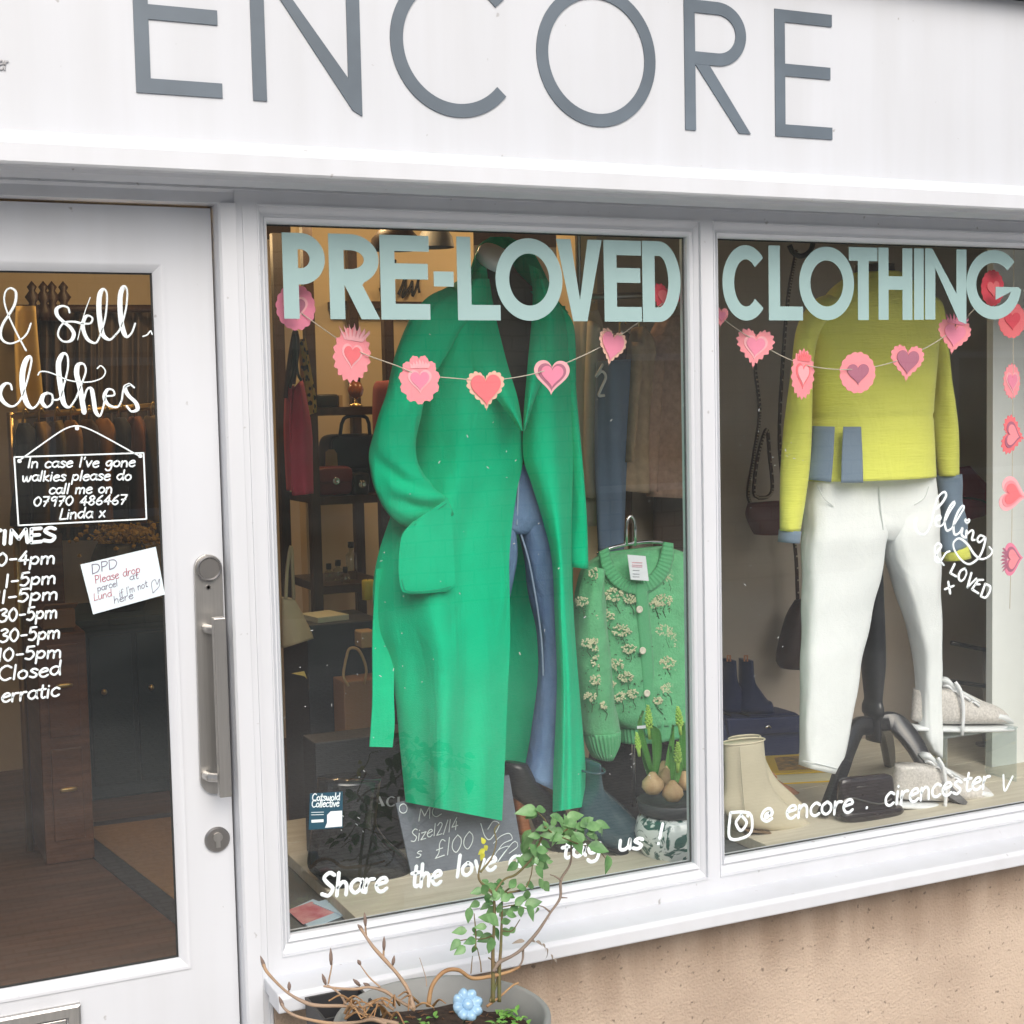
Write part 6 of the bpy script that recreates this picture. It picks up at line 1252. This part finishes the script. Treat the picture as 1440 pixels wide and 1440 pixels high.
for R, dy in (([((404, 545), (414, 542)), ((402, 600), (412, 598)), ((404, 655), (413, 655)), ((406, 690), (414, 690))], .03), ([((414, 548), (426, 534)), ((410, 600), (438, 598)), ((409, 650), (440, 650)), ((414, 697), (441, 694))], 0)):
    bm = sheet(R, .9+dy, lambda u, v: -.025*math.sin(math.pi*u)+.006*math.sin(7*u), 14, 24, .02); obj('leg', bm, RASP, t, smooth=True)
bm = BM(); tube(bm, [at(x, y, .9) for x, y in ((408, 546), (412, 520), (414, 470), (418, 520), (424, 536))], .004, n=6, smoothn=24); obj('hanger', bm, BLACKM, t)
def leopard():
    m = mat('leopard print', S((206, 160, 84)), .85); tt = m.node_tree; b = tt.nodes['Principled BSDF']; tc = node(m, 'ShaderNodeTexCoord'); v = node(m, 'ShaderNodeTexVoronoi', Scale=55.0); tt.links.new(tc.outputs['Object'], v.inputs['Vector'])
    r = node(m, 'ShaderNodeValToRGB'); r.color_ramp.elements[0].position = .32; r.color_ramp.elements[1].position = .42; r.color_ramp.elements[0].color = (.03, .02, .012, 1); r.color_ramp.elements[1].color = (*S((206, 160, 84)), 1); tt.links.new(v.outputs['Distance'], r.inputs[0]); tt.links.new(r.outputs[0], b.inputs['Base Color']); return m
t = thing('leopard_scarf', tuple(at(438, 582, .95)), 'leopard print scarf hanging beside the raspberry trousers', 'scarf')
bm = loft([(418, 478, 428, 476, .012), (422, 500, 432, 498, .014), (424, 530, 437, 528, .016), (428, 556, 442, 554, .016), (432, 584, 444, 580, .01)], .95, n=18, m=30, fold=lambda a_, v: .004*math.sin(6*a_)); obj('cloth', bm, leopard(), t, smooth=True)
t = thing('hanging_strap', tuple(at(410, 545, .93)), 'dark leather straps hanging at the left edge of the left pane', 'strap')
bm = BM(); tube(bm, [at(x, y, .93) for x, y in ((402, 560), (406, 520), (412, 480), (416, 466), (418, 490), (412, 540))], .007, n=8, smoothn=36); obj('strap', bm, BROWN, t, smooth=True)
SCRIPT = mat('black iron wire', (.012, .012, .012), .6); t = thing('wall_script', tuple(at(570, 420, 1.93)), 'black wire script on the cream wall behind the letter E', 'wall sign'); bm = BM()
for P in ([(534, 405), (540, 420), (546, 395), (556, 366), (550, 392), (552, 420)], [(560, 414), (566, 400), (572, 380), (570, 400), (566, 418), (576, 404), (580, 396), (580, 416), (586, 402), (592, 374), (588, 398), (590, 412)]): tube(bm, [at(x, y, 1.93) for x, y in P], .0045, n=6, smoothn=8*len(P))
obj('script', bm, SCRIPT, t, smooth=True)
bm = BM(); pxbox(bm, 470, 424, 660, 434, 1.88, .069); tag(obj('wall_shelf', bm, DARKWOOD), 'long dark shelf on the cream wall behind the coat shoulder', 'shelf')
ROSEF = mat('dusty rose velvet', S((168, 92, 92)), .85); t = thing('rose_chair', tuple(at(536, 620, 1.35)), 'dusty rose chair back half hidden by the coat sleeve', 'chair')
bm = loft([(530, 536, 560, 534, .02), (526, 545, 566, 544, .03), (525, 580, 568, 580, .03), (526, 612, 566, 612, .03)], 1.38, n=24, m=16, p=4); obj('backrest', bm, ROSEF, t, smooth=True)
bm = BM(); c = at(546, 640, 1.35); box(bm, c[0]-.02, c[0]+.02, 1.37, 1.40, .0, at(540, 610, 1.35)[2]); obj('leg', bm, DARKWOOD, t)

# ------------------------------------------------------------------ seen through the door glass
TEALC = mat('deep teal chest paint', S((38, 58, 64)), .5, var=.08, vscale=4)
t = thing('teal_cabinet', (1.1, 3.4, 0), 'deep teal painted cabinet at the back of the shop', 'cabinet'); A, B = at(116, 980, 3.2), at(262, 980, 3.2); zc = at(180, 866, 3.2)[2]
bm = BM(); box(bm, A[0], B[0], 3.2, 3.7, .001, zc-.03); obj('body', bm, TEALC, t, bevel=.006); bm = BM(); box(bm, A[0]-.02, B[0]+.02, 3.18, 3.72, zc-.0295, zc); obj('top', bm, TEALC, t, bevel=.005)
for k in (0, 1):
    x0 = A[0]+.03+k*(B[0]-A[0]-.04)/2; bm = BM(); box(bm, x0, x0+(B[0]-A[0]-.08)/2, 3.183, 3.1995, .06, zc-.07); dd = obj('door', bm, TEALC, t, bevel=.004); bm = BM(); rbox(bm, (x0+.05, 3.172, zc*.6), .012, .012, .012, 2); obj('knob', bm, BRASS, dd, smooth=True)
MATT = mat('coir mat', S((160, 128, 94)), .95, var=.12, vscale=60, bump=.3, bscale=200); MATB = mat('charcoal mat border', S((66, 68, 76)), .95, var=.1, vscale=60)
p1, p2, p3 = onz(78, 1165, 0), onz(300, 1137, 0), onz(330, 1368, 0)
t = thing('door_mat', (.9, 2.3, 0), 'tan door mat with charcoal border inside the door', 'mat')
P1, P2, P4 = np.array(p1[:2]), np.array(p2[:2]), np.array(p3[:2]); P3 = P2+(P4-P1)
def quadslab(bm, Q, z0, z1): slab(bm, [(*q, 0) for q in Q], z0, z1)
bm = BM(); quadslab(bm, [P1, P2, P3, P4], .0008, .006); obj('border', bm, MATB, t)
e1, e2 = (P2-P1)/np.linalg.norm(P2-P1), (P4-P1)/np.linalg.norm(P4-P1); w_ = .075
bm = BM(); quadslab(bm, [P1+(e1+e2)*w_, P2+(-e1+e2)*w_, P3-(e1+e2)*w_, P4+(e1-e2)*w_], .0062, .009); obj('pile', bm, MATT, t)
CURT = mat('brown grey curtain', S((104, 92, 84)), .9, var=.08, vscale=6)
t = thing('curtain', (.9, 3.5, .6), 'long brown grey curtains hanging across the back of the shop', 'curtain')
for xa, xb in ((52, 138), (140, 250)):
    bm = sheet([((xa, 436), (xb, 436)), ((xa, 560), (xb, 560)), ((xa, 760), (xb, 760))], 3.55, lambda u, v: .035*math.sin(u*34)+.012*math.sin(u*61+v*2), 90, 10, .006); obj('drape', bm, CURT, t, smooth=True)
bm = BM(); tube(bm, [at(20, 434, 3.45), at(260, 434, 3.45)], .016, n=10); obj('pole', bm, DARKWOOD, t, smooth=True)
bm = BM()
for x in (46, 62, 74, 90):
    c = at(x, 430, 3.45); lathe(bm, c, [(.02, -.06), (.03, -.02), (.014, .01), (.03, .035), (.012, .06), (.02, .075), (0, .10)], 12)
obj('finial', bm, DARKWOOD, t, smooth=True)
BANN = mat('old gold cloth', S((206, 176, 112)), .85, var=.06, vscale=6); t = thing('cloth_banner', tuple(at(40, 590, 3.1)), 'gold cloth banner with swallow tail end behind the ampersand', 'banner')
bm = sheet([((22, 430), (50, 430)), ((20, 480), (54, 482)), ((22, 540), (60, 548)), ((24, 578), (62, 576))], 3.1, lambda u, v: .02*math.sin(5*u), 14, 20, .004); obj('cloth', bm, BANN, t, smooth=True)
bm = BM(); pxplate(bm, [(24, 578), (34, 578), (33, 595), (28, 584), (24, 594)], 3.09, .003); pxplate(bm, [(25.5, 578), (37, 578), (36, 602), (31, 590), (26, 600)], 3.08, .003); obj('tail', bm, BANN, t)
# clothes rail with its clothes
t = thing('clothes_rail', tuple(at(130, 600, 2.6)), 'brass clothes rail behind the painted notice on the door', 'rail'); bm = BM(); tube(bm, [at(10, 586, 2.62), at(262, 568, 2.62)], .012, n=10); obj('bar', bm, BRASS, t, smooth=True)
for x in (14, 258): p = at(x, 580, 2.62); bm = BM(); tube(bm, [p, (p[0], p[1], .0)], .012, n=8); obj('upright', bm, BRASS, t, smooth=True)
CL = [('navy', (30, 34, 48)), ('mustard brown', (122, 94, 42)), ('olive', (104, 86, 46)), ('tan', (148, 112, 66)), ('dark brown', (72, 54, 40)), ('amber brown', (140, 96, 44)), ('black', (36, 32, 32)), ('rust', (116, 70, 42)), ('khaki brown', (112, 96, 66)), ('chestnut', (96, 60, 40))]
for i, (nm, c) in enumerate(CL):
    x = 22+i*22.5; m = mat(nm+' cloth', S(c), .9, var=.15, vscale=12, bump=.15, bscale=90); y0 = 590-i*1.3
    tt = thing('hung_garment', tuple(at(x+10, 740, 2.6)), nm+' garment hanging on the brass rail seen through the door', 'garment', 'clothes on the rail behind the door')
    rows = [(x+4, y0+6, x+16, y0+4, .08), (x-2, y0+24, x+26, y0+22, .15), (x-3, y0+80, x+25, y0+80, .16), (x-4, y0+150, x+24, y0+152, .16)]
    bm = loft(rows, 2.6+.02*(i % 2), n=22, m=24, fold=lambda a_, v, i=i: .016*math.sin(3*a_+5*v+i)); obj('body', bm, m, tt, smooth=True)
    bm = BM(); p = at(x+10, y0+6, 2.6); tube(bm, [p, p+np.array([0, 0, .03]), p+np.array([.01, 0, .05]), p+np.array([.02, 0, .035])], .004, n=6, smoothn=10); obj('hook', bm, BRASS, tt, smooth=True)
t = thing('brown_dresser', tuple(onz(75, 1000, 0)), 'brown wooden dresser left of the teal cabinet', 'dresser')
A = at(30, 752, 2.7); B = at(116, 884, 2.48); BRW = mat('brown waxed wood', S((124, 82, 54)), .4, rgb2=S((92, 58, 38)), vscale=5, stretch=(1, 1, 8))
bm = BM(); box(bm, A[0], B[0], 2.42, 2.95, .001, B[2]-.001); obj('base', bm, BRW, t, bevel=.005); bm = BM(); box(bm, A[0]+.02, B[0]-.02, 2.72, 2.92, B[2], A[2]); obj('upper_chest', bm, BRW, t, bevel=.005)
for k in (0, 1): bm = BM(); box(bm, A[0]+.03, B[0]-.03, 2.408, 2.4195, .08+k*.36, .40+k*.36); dd = obj('drawer', bm, BRW, t, bevel=.004); bm = BM(); rbox(bm, ((A[0]+B[0])/2, 2.398, .26+k*.36), .03, .01, .008, 3); obj('handle', bm, BRASS, dd, smooth=True)
t = thing('cardboard_box', tuple(at(85, 885, 2.5)), 'small open cardboard box on the brown dresser', 'box'); bm = BM(); pxbox(bm, 60, 858, 106, 884, 2.48, .2); obj('carton', bm, KRAFT, t, bevel=.003); bm = BM(); p = at(60, 858, 2.48); q = at(106, 858, 2.48); obox(bm, ((p[0]+q[0])/2, 2.45, p[2]+.012), ((q[0]-p[0])/2, 0, 0), (0, .035, -.012), (0, .0006, .0015)); obj('flap', bm, KRAFT, t)
DRY = mat('dried yellow flowers', S((150, 120, 50)), .9, rgb2=S((186, 152, 72)), vscale=40); VASE = mat('dark vase', S((52, 54, 54)), .5)
t = thing('dried_flowers', tuple(at(178, 850, 3.3)), 'bunch of dried yellow flowers in a dark vase on the teal cabinet', 'flowers'); c = at(170, 800, 3.4)
bm = BM(); lathe(bm, (c[0], 3.4, zc+.001), [(.08, 0), (.13, .08), (.14, .16), (.10, .26), (.09, .28), (.075, .27), (0, .26)], 24); obj('vase', bm, VASE, t, smooth=True)
bm = BM(); rr = random.Random(3)
for k in range(260):
    x, y = rr.gauss(178, 26), rr.gauss(753, 10); p = Vector(at(x, y, 3.4+rr.uniform(-.12, .12))); s = rr.uniform(.008, .018); d = Vector((rr.uniform(-1, 1), rr.uniform(-1, 0), rr.uniform(0, 1))).normalized(); lathe(bm, p, [(0, -s), (s*.8, 0), (0, s)], 5, d)
for k in range(30): tube(bm, [(c[0], 3.4, zc+.25), at(rr.gauss(178, 24), rr.gauss(760, 8), 3.4)], .003, n=4)
obj('blooms', bm, DRY, t)
# ------------------------------------------------------------------ planter in front of the sill
POTM = mat('weathered grey plastic', S((140, 142, 140)), .6, var=.1, vscale=7, bump=.06, bscale=50); SOIL = mat('dark compost', S((70, 56, 46)), .95, rgb2=S((36, 28, 24)), vscale=60, bump=1.0, bscale=70)
PY = -.37; pcx = at(622, 1430, PY); RR = .195; rz = pcx[2]
pot = thing('plant_pot', (pcx[0], PY, GZ), 'large round grey plastic pot under the window sill', 'plant pot')
bm = BM(); lathe(bm, (pcx[0], PY, GZ+.001), [(0, 0), (RR*.72, 0), (RR*.92, rz-GZ-.05), (RR, rz-GZ-.045), (RR, rz-GZ-.003), (RR-.004, rz-GZ), (RR-.012, rz-GZ-.002), (RR-.018, rz-GZ-.06), (RR-.022, rz-GZ-.10), (0, rz-GZ-.10)], 72); obj('tub', bm, POTM, pot, smooth=True)
bm = BM(); rr = random.Random(5)
def soilz(x, y): return rz-.052+.012*nz(x*14, y*14)+.006*nz(x*40, y*40)
N = 46
R = [[Vector((pcx[0]+(RR-.0185)*k/12*math.cos(2*math.pi*i/N), PY+(RR-.0185)*k/12*math.sin(2*math.pi*i/N), soilz(pcx[0]+(RR-.0185)*k/12*math.cos(2*math.pi*i/N), PY+(RR-.0185)*k/12*math.sin(2*math.pi*i/N)))) for i in range(N)] for k in range(1, 13)]
rings(bm, R, True, False); bm.faces.new(bm.verts[:N]); obj('soil', bm, SOIL, pot, smooth=True)
bm = BM()
for k in range(150):
    a, q = rr.uniform(0, 6.28), (RR-.03)*math.sqrt(rr.random()); x, y = pcx[0]+q*math.cos(a), PY+q*math.sin(a); d = rr.uniform(0, 6.28); L_ = rr.uniform(.004, .022); z = soilz(x, y)+.002
    tube(bm, [(x, y, z), (x+L_*math.cos(d), y+L_*math.sin(d), z+rr.uniform(0, .005))], rr.uniform(.0006, .0018), n=5)
lt = obj('bark_litter', bm, mat('bark litter', S((124, 92, 66)), .9, rgb2=S((78, 56, 42)), vscale=40), pot); lt['kind'] = 'stuff'
# dark square nursery pot behind
BPL = mat('black nursery pot', (.03, .03, .033), .5); p = at(478, 1440, -.24)
t = thing('nursery_pot', (p[0], -.24, GZ), 'square black nursery pot wedged behind the big grey pot', 'plant pot'); z1 = at(470, 1402, -.17)[2]
bm = BM(); frame_profile(bm, 0, .001, 0, .001, [(0, 0)]) if False else None
x0, x1 = at(441, 1420, -.2)[0], at(520, 1420, -.2)[0]
A_ = [(x0, -.26), (x1, -.26), (x1, -.145), (x0, -.145)]
def inn(k): return [(x0+k, -.26+k), (x1-k, -.26+k), (x1-k, -.145-k), (x0+k, -.145-k)]
rings(bm, [[Vector((x, y, GZ+.001)) for x, y in inn(.02)], [Vector((x, y, z1)) for x, y in inn(0)], [Vector((x, y, z1)) for x, y in inn(.005)], [Vector((x, y, z1-.05)) for x, y in inn(.01)]], True, True); obj('tub', bm, BPL, t)
# bare shrub
TWIG = mat('grey brown twig', S((150, 134, 122)), .75, rgb2=S((178, 146, 112)), vscale=14, bump=.2, bscale=120); TAND = mat('tan dead vine', S((182, 146, 104)), .7, rgb2=S((136, 100, 68)), vscale=16, bump=.2, bscale=100); BUDM = mat('brown grey bud', S((128, 110, 100)), .7)
sh = thing('bare_shrub', (pcx[0]-.03, PY, rz-.05), 'leafless shrub with fat buds leaning left out of the grey pot', 'shrub')
def tw(bm, pts, Y0, Y1, r0, r1, ox, oy, k, jit=.0):
    n = len(pts); P = [at(ox+x*k, oy+y*k, Y0+(Y1-Y0)*i/(n-1)) for i, (x, y) in enumerate(pts)]; rn = random.Random(int(abs(pts[0][0]*7+pts[-1][1]))); tube(bm, P, [q*.86*rn.uniform(.8, 1.2) for q in np.linspace(r0, r1, n)], n=7, smoothn=9*n); return P
bm = BM(); o = (360, 1280, .16667)
for pts, Ya, Yb, r0, r1 in (([(1330, 830), (1290, 690), (1240, 600), (1170, 510), (1080, 410), (990, 310), (920, 210), (880, 150)], PY, -.28, .0048, .0032), ([(1200, 960), (960, 900), (800, 815), (540, 805), (420, 780), (260, 690), (100, 530), (60, 450)], PY, -.30, .0045, .0028),
    ([(1100, 960), (980, 920), (850, 945), (650, 955), (480, 930), (330, 890), (240, 830), (210, 770)], PY, -.34, .0045, .0024), ([(1340, 840), (1200, 760), (1080, 680), (950, 650), (840, 665), (700, 660), (570, 640)], PY, -.33, .004, .002), ([(610, 620), (640, 460), (632, 400)], -.33, -.33, .002, .0016), ([(1050, 650), (960, 570), (870, 450)], -.36, -.34, .0022, .001),
    ([(1075, 400), (1078, 330), (1080, 280)], -.30, -.30, .0022, .0018), ([(930, 210), (920, 100)], -.29, -.29, .002, .0018), ([(1440, 640), (1430, 560), (1380, 400)], -.36, -.33, .0014, .0006), ([(760, 790), (700, 700), (600, 630)], -.35, -.33, .0024, .0018), ([(1160, 840), (1080, 790), (1000, 780), (880, 820), (780, 780)], PY, -.36, .003, .002), ([(1150, 470), (1160, 430)], -.31, -.31, .002, .0012), ([(275, 690), (280, 650)], -.31, -.31, .002, .0016)):
    tw(bm, pts, Ya, Yb, r0, r1, *o)
obj('branches', bm, TWIG, sh, smooth=True)
for (x, y, Y, dx, dz, s) in ((60, 450, -.30, -.3, 1, 1.3), (215, 780, -.34, -.35, 1, 1.1), (632, 395, -.33, 0, 1, 1.4), (575, 585, -.33, -.3, 1, 1.0), (1080, 285, -.30, .05, 1, 1.2), (920, 80, -.29, -.05, 1, 1.2), (880, 145, -.28, -.6, .8, .7), (850, 610, -.33, -.7, .8, .9), (935, 630, -.33, -.8, .6, .7), (1160, 425, -.31, .2, 1, .8), (280, 640, -.31, 0, 1, .7), (870, 440, -.34, -.5, 1, .5)):
    c = Vector(at(o[0]+x*o[2], o[1]+y*o[2], Y)); s *= .010; bm = BM(); lathe(bm, c, [(.0018, -s), (.0034, -s*.3), (.0032, s*.3), (.0012, s*1.0), (0, s*1.25)], 8, (dx, 0, dz)); obj('bud', bm, BUDM, sh, smooth=True)
bm = BM(); o2 = (560, 1120, .2222)
tw(bm, [(190, 1330), (215, 1200), (290, 1110), (380, 1098), (470, 1150), (600, 1135), (700, 1110), (770, 1080)], PY, -.36, .0045, .003, *o2)
tw(bm, [(560, 1330), (640, 1270), (720, 1200), (760, 1180)], PY, -.36, .003, .002, *o2)
for k in range(26):
    a = rr.uniform(0, 6.28); x, y = rr.uniform(480, 610), rr.uniform(1405, 1438); L = rr.uniform(14, 46); tw(bm, [(x, y), (x+L*.5*math.cos(a), y-8-abs(L*.2*math.sin(a))), (x+L*math.cos(a), y-2+6*math.sin(a))], PY+.03, PY-.02, .0028, .0014, 0, 0, 1)
obj('dead_stems', bm, TAND, sh, smooth=True)
# rose
RSTEM = mat('green brown rose stem', S((96, 104, 60)), .6, rgb2=S((122, 96, 72)), vscale=20); RGREY = mat('grey rose cane', S((130, 116, 104)), .7); RLEAF = mat('rose leaf', S((66, 112, 62)), .45, rgb2=S((126, 166, 110)), vscale=26, bump=.15, bscale=90)
rs = thing('rose_bush', (pcx[0]+.03, PY, rz-.05), 'leggy green leaved rose growing out of the grey pot against the window', 'rose')
bm = BM()
for pts, r0, r1 in (([(600, 1300), (600, 1110), (600, 980), (605, 850), (610, 720), (600, 620), (560, 580), (515, 530), (510, 480), (530, 400), (545, 330)], .0042, .002), ([(640, 1300), (640, 1110), (650, 950), (655, 800), (660, 650), (680, 600), (740, 560)], .0038, .0018), ([(590, 640), (640, 560), (680, 520), (750, 490), (840, 400), (880, 330), (930, 200), (930, 150), (870, 90)], .003, .0016),
    ([(925, 190), (1000, 240), (1090, 200), (1200, 190), (1290, 210)], .002, .0012), ([(520, 480), (590, 390), (620, 290), (610, 210), (640, 175)], .0022, .0014), ([(690, 610), (800, 580), (840, 500), (850, 420)], .002, .0012), ([(655, 850), (720, 850), (770, 780)], .002, .001), ([(490, 960), (490, 850), (480, 740)], .002, .001), ([(600, 880), (540, 900), (440, 905), (350, 920)], .0016, .001), ([(660, 700), (740, 690), (840, 720)], .0016, .001), ([(580, 1300), (630, 1150), (620, 1060), (570, 1020)], .003, .0015), ([(1040, 260), (1140, 300), (1250, 330), (1320, 400)], .0016, .001), ([(460, 1120), (465, 1060), (470, 1010)], .0014, .0008), ([(525, 1110), (520, 1050), (500, 960)], .0016, .001)):
    tw(bm, pts, PY, -.35+.06*(pts[0][0]/1400), r0, r1, *o2)
obj('stem', bm, RSTEM, rs, smooth=True)
bm = BM(); tw(bm, [(600, 1110), (640, 1050), (720, 1010), (790, 960), (880, 860), (960, 740), (1025, 640), (1030, 530), (1090, 420), (1095, 290)], PY, -.30, .0042, .0022, *o2); tw(bm, [(790, 960), (785, 1040), (745, 1105)], -.34, -.35, .003, .0022, *o2)
for q in ([(965, 735), (920, 700), (880, 690)], [(1025, 640), (1070, 642)], [(1030, 530), (990, 505), (960, 495)]): tw(bm, q, -.32, -.31, .0024, .001, *o2)
obj('cane', bm, RGREY, rs, smooth=True)
def leaflet(bm, c, d, nrm, L, wd, curl=.2):
    d = d.normalized(); s = d.cross(nrm).normalized(); nn = s.cross(d).normalized(); rows = []; n = 7
    for i in range(n+1):
        f = i/n; w_ = wd*math.sin(math.pi*(f**.8))*(1-.25*f)+.0004; p = c + d*(L*f) - nn*(curl*L*f*f)
        rows.append((p-s*w_+nn*w_*.35, p, p+s*w_+nn*w_*.35))
    V = [[bm.verts.new(q) for q in r] for r in rows]
    for a, b in zip(V[:-1], V[1:]):
        for k in (0, 1): bm.faces.new((a[k], a[k+1], b[k+1], b[k]))
LV = [(435,850,185,95),(390,905,150,100),(425,950,160,90),(490,905,180,90),(485,940,100,60),(560,825,190,80),(515,670,170,80),(455,700,110,100),(540,590,170,90),(530,560,60,100),(555,672,10,60),(560,750,40,120),(600,880,170,110),(590,890,100,110),(590,590,0,120),(650,800,0,90),(650,870,0,100),(700,860,345,70),(700,580,330,100),(750,575,10,90),(690,620,30,60),(760,700,180,80),(770,690,80,90),(810,690,60,130),(880,700,90,70),(800,690,350,120),(740,690,320,90),(830,220,100,150),(900,250,190,90),(840,210,120,120),(880,390,5,110),(800,375,0,130),(850,370,170,110),(870,420,20,120),(870,440,60,100),(910,540,50,120),(890,520,70,80),(850,410,160,90),(880,90,190,150),(880,95,160,100),(870,85,10,110),(1000,240,180,110),(1090,260,170,100),(1130,165,180,110),(1060,140,350,140),(1100,230,70,160),(1150,190,340,120),(1190,200,0,130),(1240,165,20,120),(1270,190,60,100),(1200,310,20,150),(1320,370,92,130),(1190,240,20,110),(1120,200,0,110),(620,540,20,80),(650,620,160,80),(1040,230,60,110),(1000,220,100,110),(960,120,20,120),(1060,170,80,100),(600,780,200,110),(640,760,330,90),(600,830,60,100),(650,660,340,90),(680,740,20,90),(620,700,150,80),(1240,240,70,100),(830,300,60,110),(800,270,90,120),(760,420,150,90),(870,340,10,100),(560,560,20,80),(640,590,60,90)]
for k in range(46):
    x, y = rr.choice(((520, 840), (590, 600), (610, 760), (640, 690), (780, 600), (860, 300), (860, 400), (1060, 180), (1180, 230), (1000, 220), (700, 640))); LV.append((x+rr.gauss(0, 38), y+rr.gauss(0, 38), rr.uniform(0, 360), rr.uniform(45, 95)))
bm = BM()
for (x, y, a, L) in LV:
    a = math.radians(a); Y = PY+.0+rr.uniform(-.02, .07); c = Vector(at(o2[0]+x*o2[2], o2[1]+y*o2[2], Y)); Lm = L*o2[2]*2.45/2073*1.08
    d = Vector((math.cos(a), rr.uniform(-.35, .35), -math.sin(a))); leaflet(bm, c, d, Vector((rr.uniform(-.4, .4), -.75, .55)), Lm, Lm*rr.uniform(.27, .35), rr.uniform(.0, .35))
obj('foliage', bm, RLEAF, rs, smooth=True)
bm = BM(); YL = mat('yellowing leaf', S((190, 190, 70)), .5)
for (x, y, a, L) in ((545, 310, 60, 50), (545, 330, 140, 60), (535, 350, 100, 70), (545, 300, 250, 50)): a = math.radians(a); leaflet(bm, Vector(at(o2[0]+x*o2[2], o2[1]+y*o2[2], -.34)), Vector((math.cos(a), 0, -math.sin(a))), Vector((0, -1, .3)), L*.2222*2.4/2073, .005)
obj('young_leaves', bm, YL, rs, smooth=True)
bm = BM(); DL = mat('dead grey leaf', S((150, 140, 128)), .8)
for (x, y, a, L) in ((800, 915, 190, 70), (830, 910, 10, 60), (870, 920, 20, 80), (910, 935, 40, 70), (935, 960, 60, 80), (965, 1000, 60, 80), (985, 1030, 40, 60)): a = math.radians(a); leaflet(bm, Vector(at(o2[0]+x*o2[2], o2[1]+y*o2[2], -.33)), Vector((math.cos(a), .1, -math.sin(a))), Vector((.3, -.6, .6)), L*.2222*2.4/2073*1.2, .0045, .5)
obj('dead_leaves', bm, DL, rs, smooth=True)
# low green weeds on the compost
WEED = mat('bright weed leaf', S((92, 148, 62)), .5, rgb2=S((134, 182, 92)), vscale=30); bm = BM()
for k in range(330):
    cx, cy, sd = rr.choice(((545, 1388, 8), (592, 1395, 8), (720, 1402, 14), (640, 1435, 14), (735, 1432, 14), (560, 1432, 10), (700, 1425, 10)))
    x, y = rr.gauss(cx, sd), rr.gauss(cy, 6); Yp = PY + (1412-y)*.0032; c = Vector(at(x, y, max(PY-.12, min(PY+.14, Yp))))
    if (c.x-pcx[0])**2+(c.y-PY)**2 > (RR-.03)**2: continue
    c.z = soilz(c.x, c.y)+rr.uniform(.0, .022); a = rr.uniform(0, 6.28); leaflet(bm, c, Vector((math.cos(a), math.sin(a), rr.uniform(.1, .9))), Vector((0, 0, 1)) if True else None, rr.uniform(.008, .018), .004, .4)
tag(obj('weeds', bm, WEED, smooth=True), 'low bright green weeds growing on the compost', 'weeds', kind='stuff')
# blue ceramic flower
CER = mat('pale blue glaze', S((150, 186, 214)), .22, var=.08, vscale=30, coat=.4)
fc = Vector(at(656, 1414, PY-.09)); ax = Vector((.05, -.82, .57)).normalized(); e1 = ax.orthogonal().normalized(); e2 = ax.cross(e1)
t = thing('ceramic_flower', tuple(fc), 'pale blue glazed ceramic flower on a stake in the grey pot', 'ornament')
bm = BM(); Rg = []
for r, h in ((.0, -.004), (.018, -.004), (.026, .0), (.0265, .004), (.022, .009), (.014, .008), (.010, .006)):
    ring = []
    for i in range(96):
        a_ = 2*math.pi*i/96; k = 1+.13*abs(math.cos(4*a_))-.10; hh = h+(.005*abs(math.cos(4*a_)) if r > .012 else 0); ring.append(fc + (e1*math.cos(a_)+e2*math.sin(a_))*max(r*k*1.05, .0004) + ax*hh)
    Rg.append(ring)
rings(bm, Rg, True, True); obj('petals', bm, CER, t, smooth=True)
bm = BM(); lathe(bm, fc, [(.0095, .004), (.010, .009), (.007, .014), (0, .0155)], 24, ax); obj('centre', bm, CER, t, smooth=True)
bm = BM(); tube(bm, [fc-ax*.004, fc-ax*.012+Vector((0, 0, -.02)), fc+Vector((0, .02, -.09))], .002, n=8, smoothn=12); obj('stake', bm, DARKSTEEL, t, smooth=True)
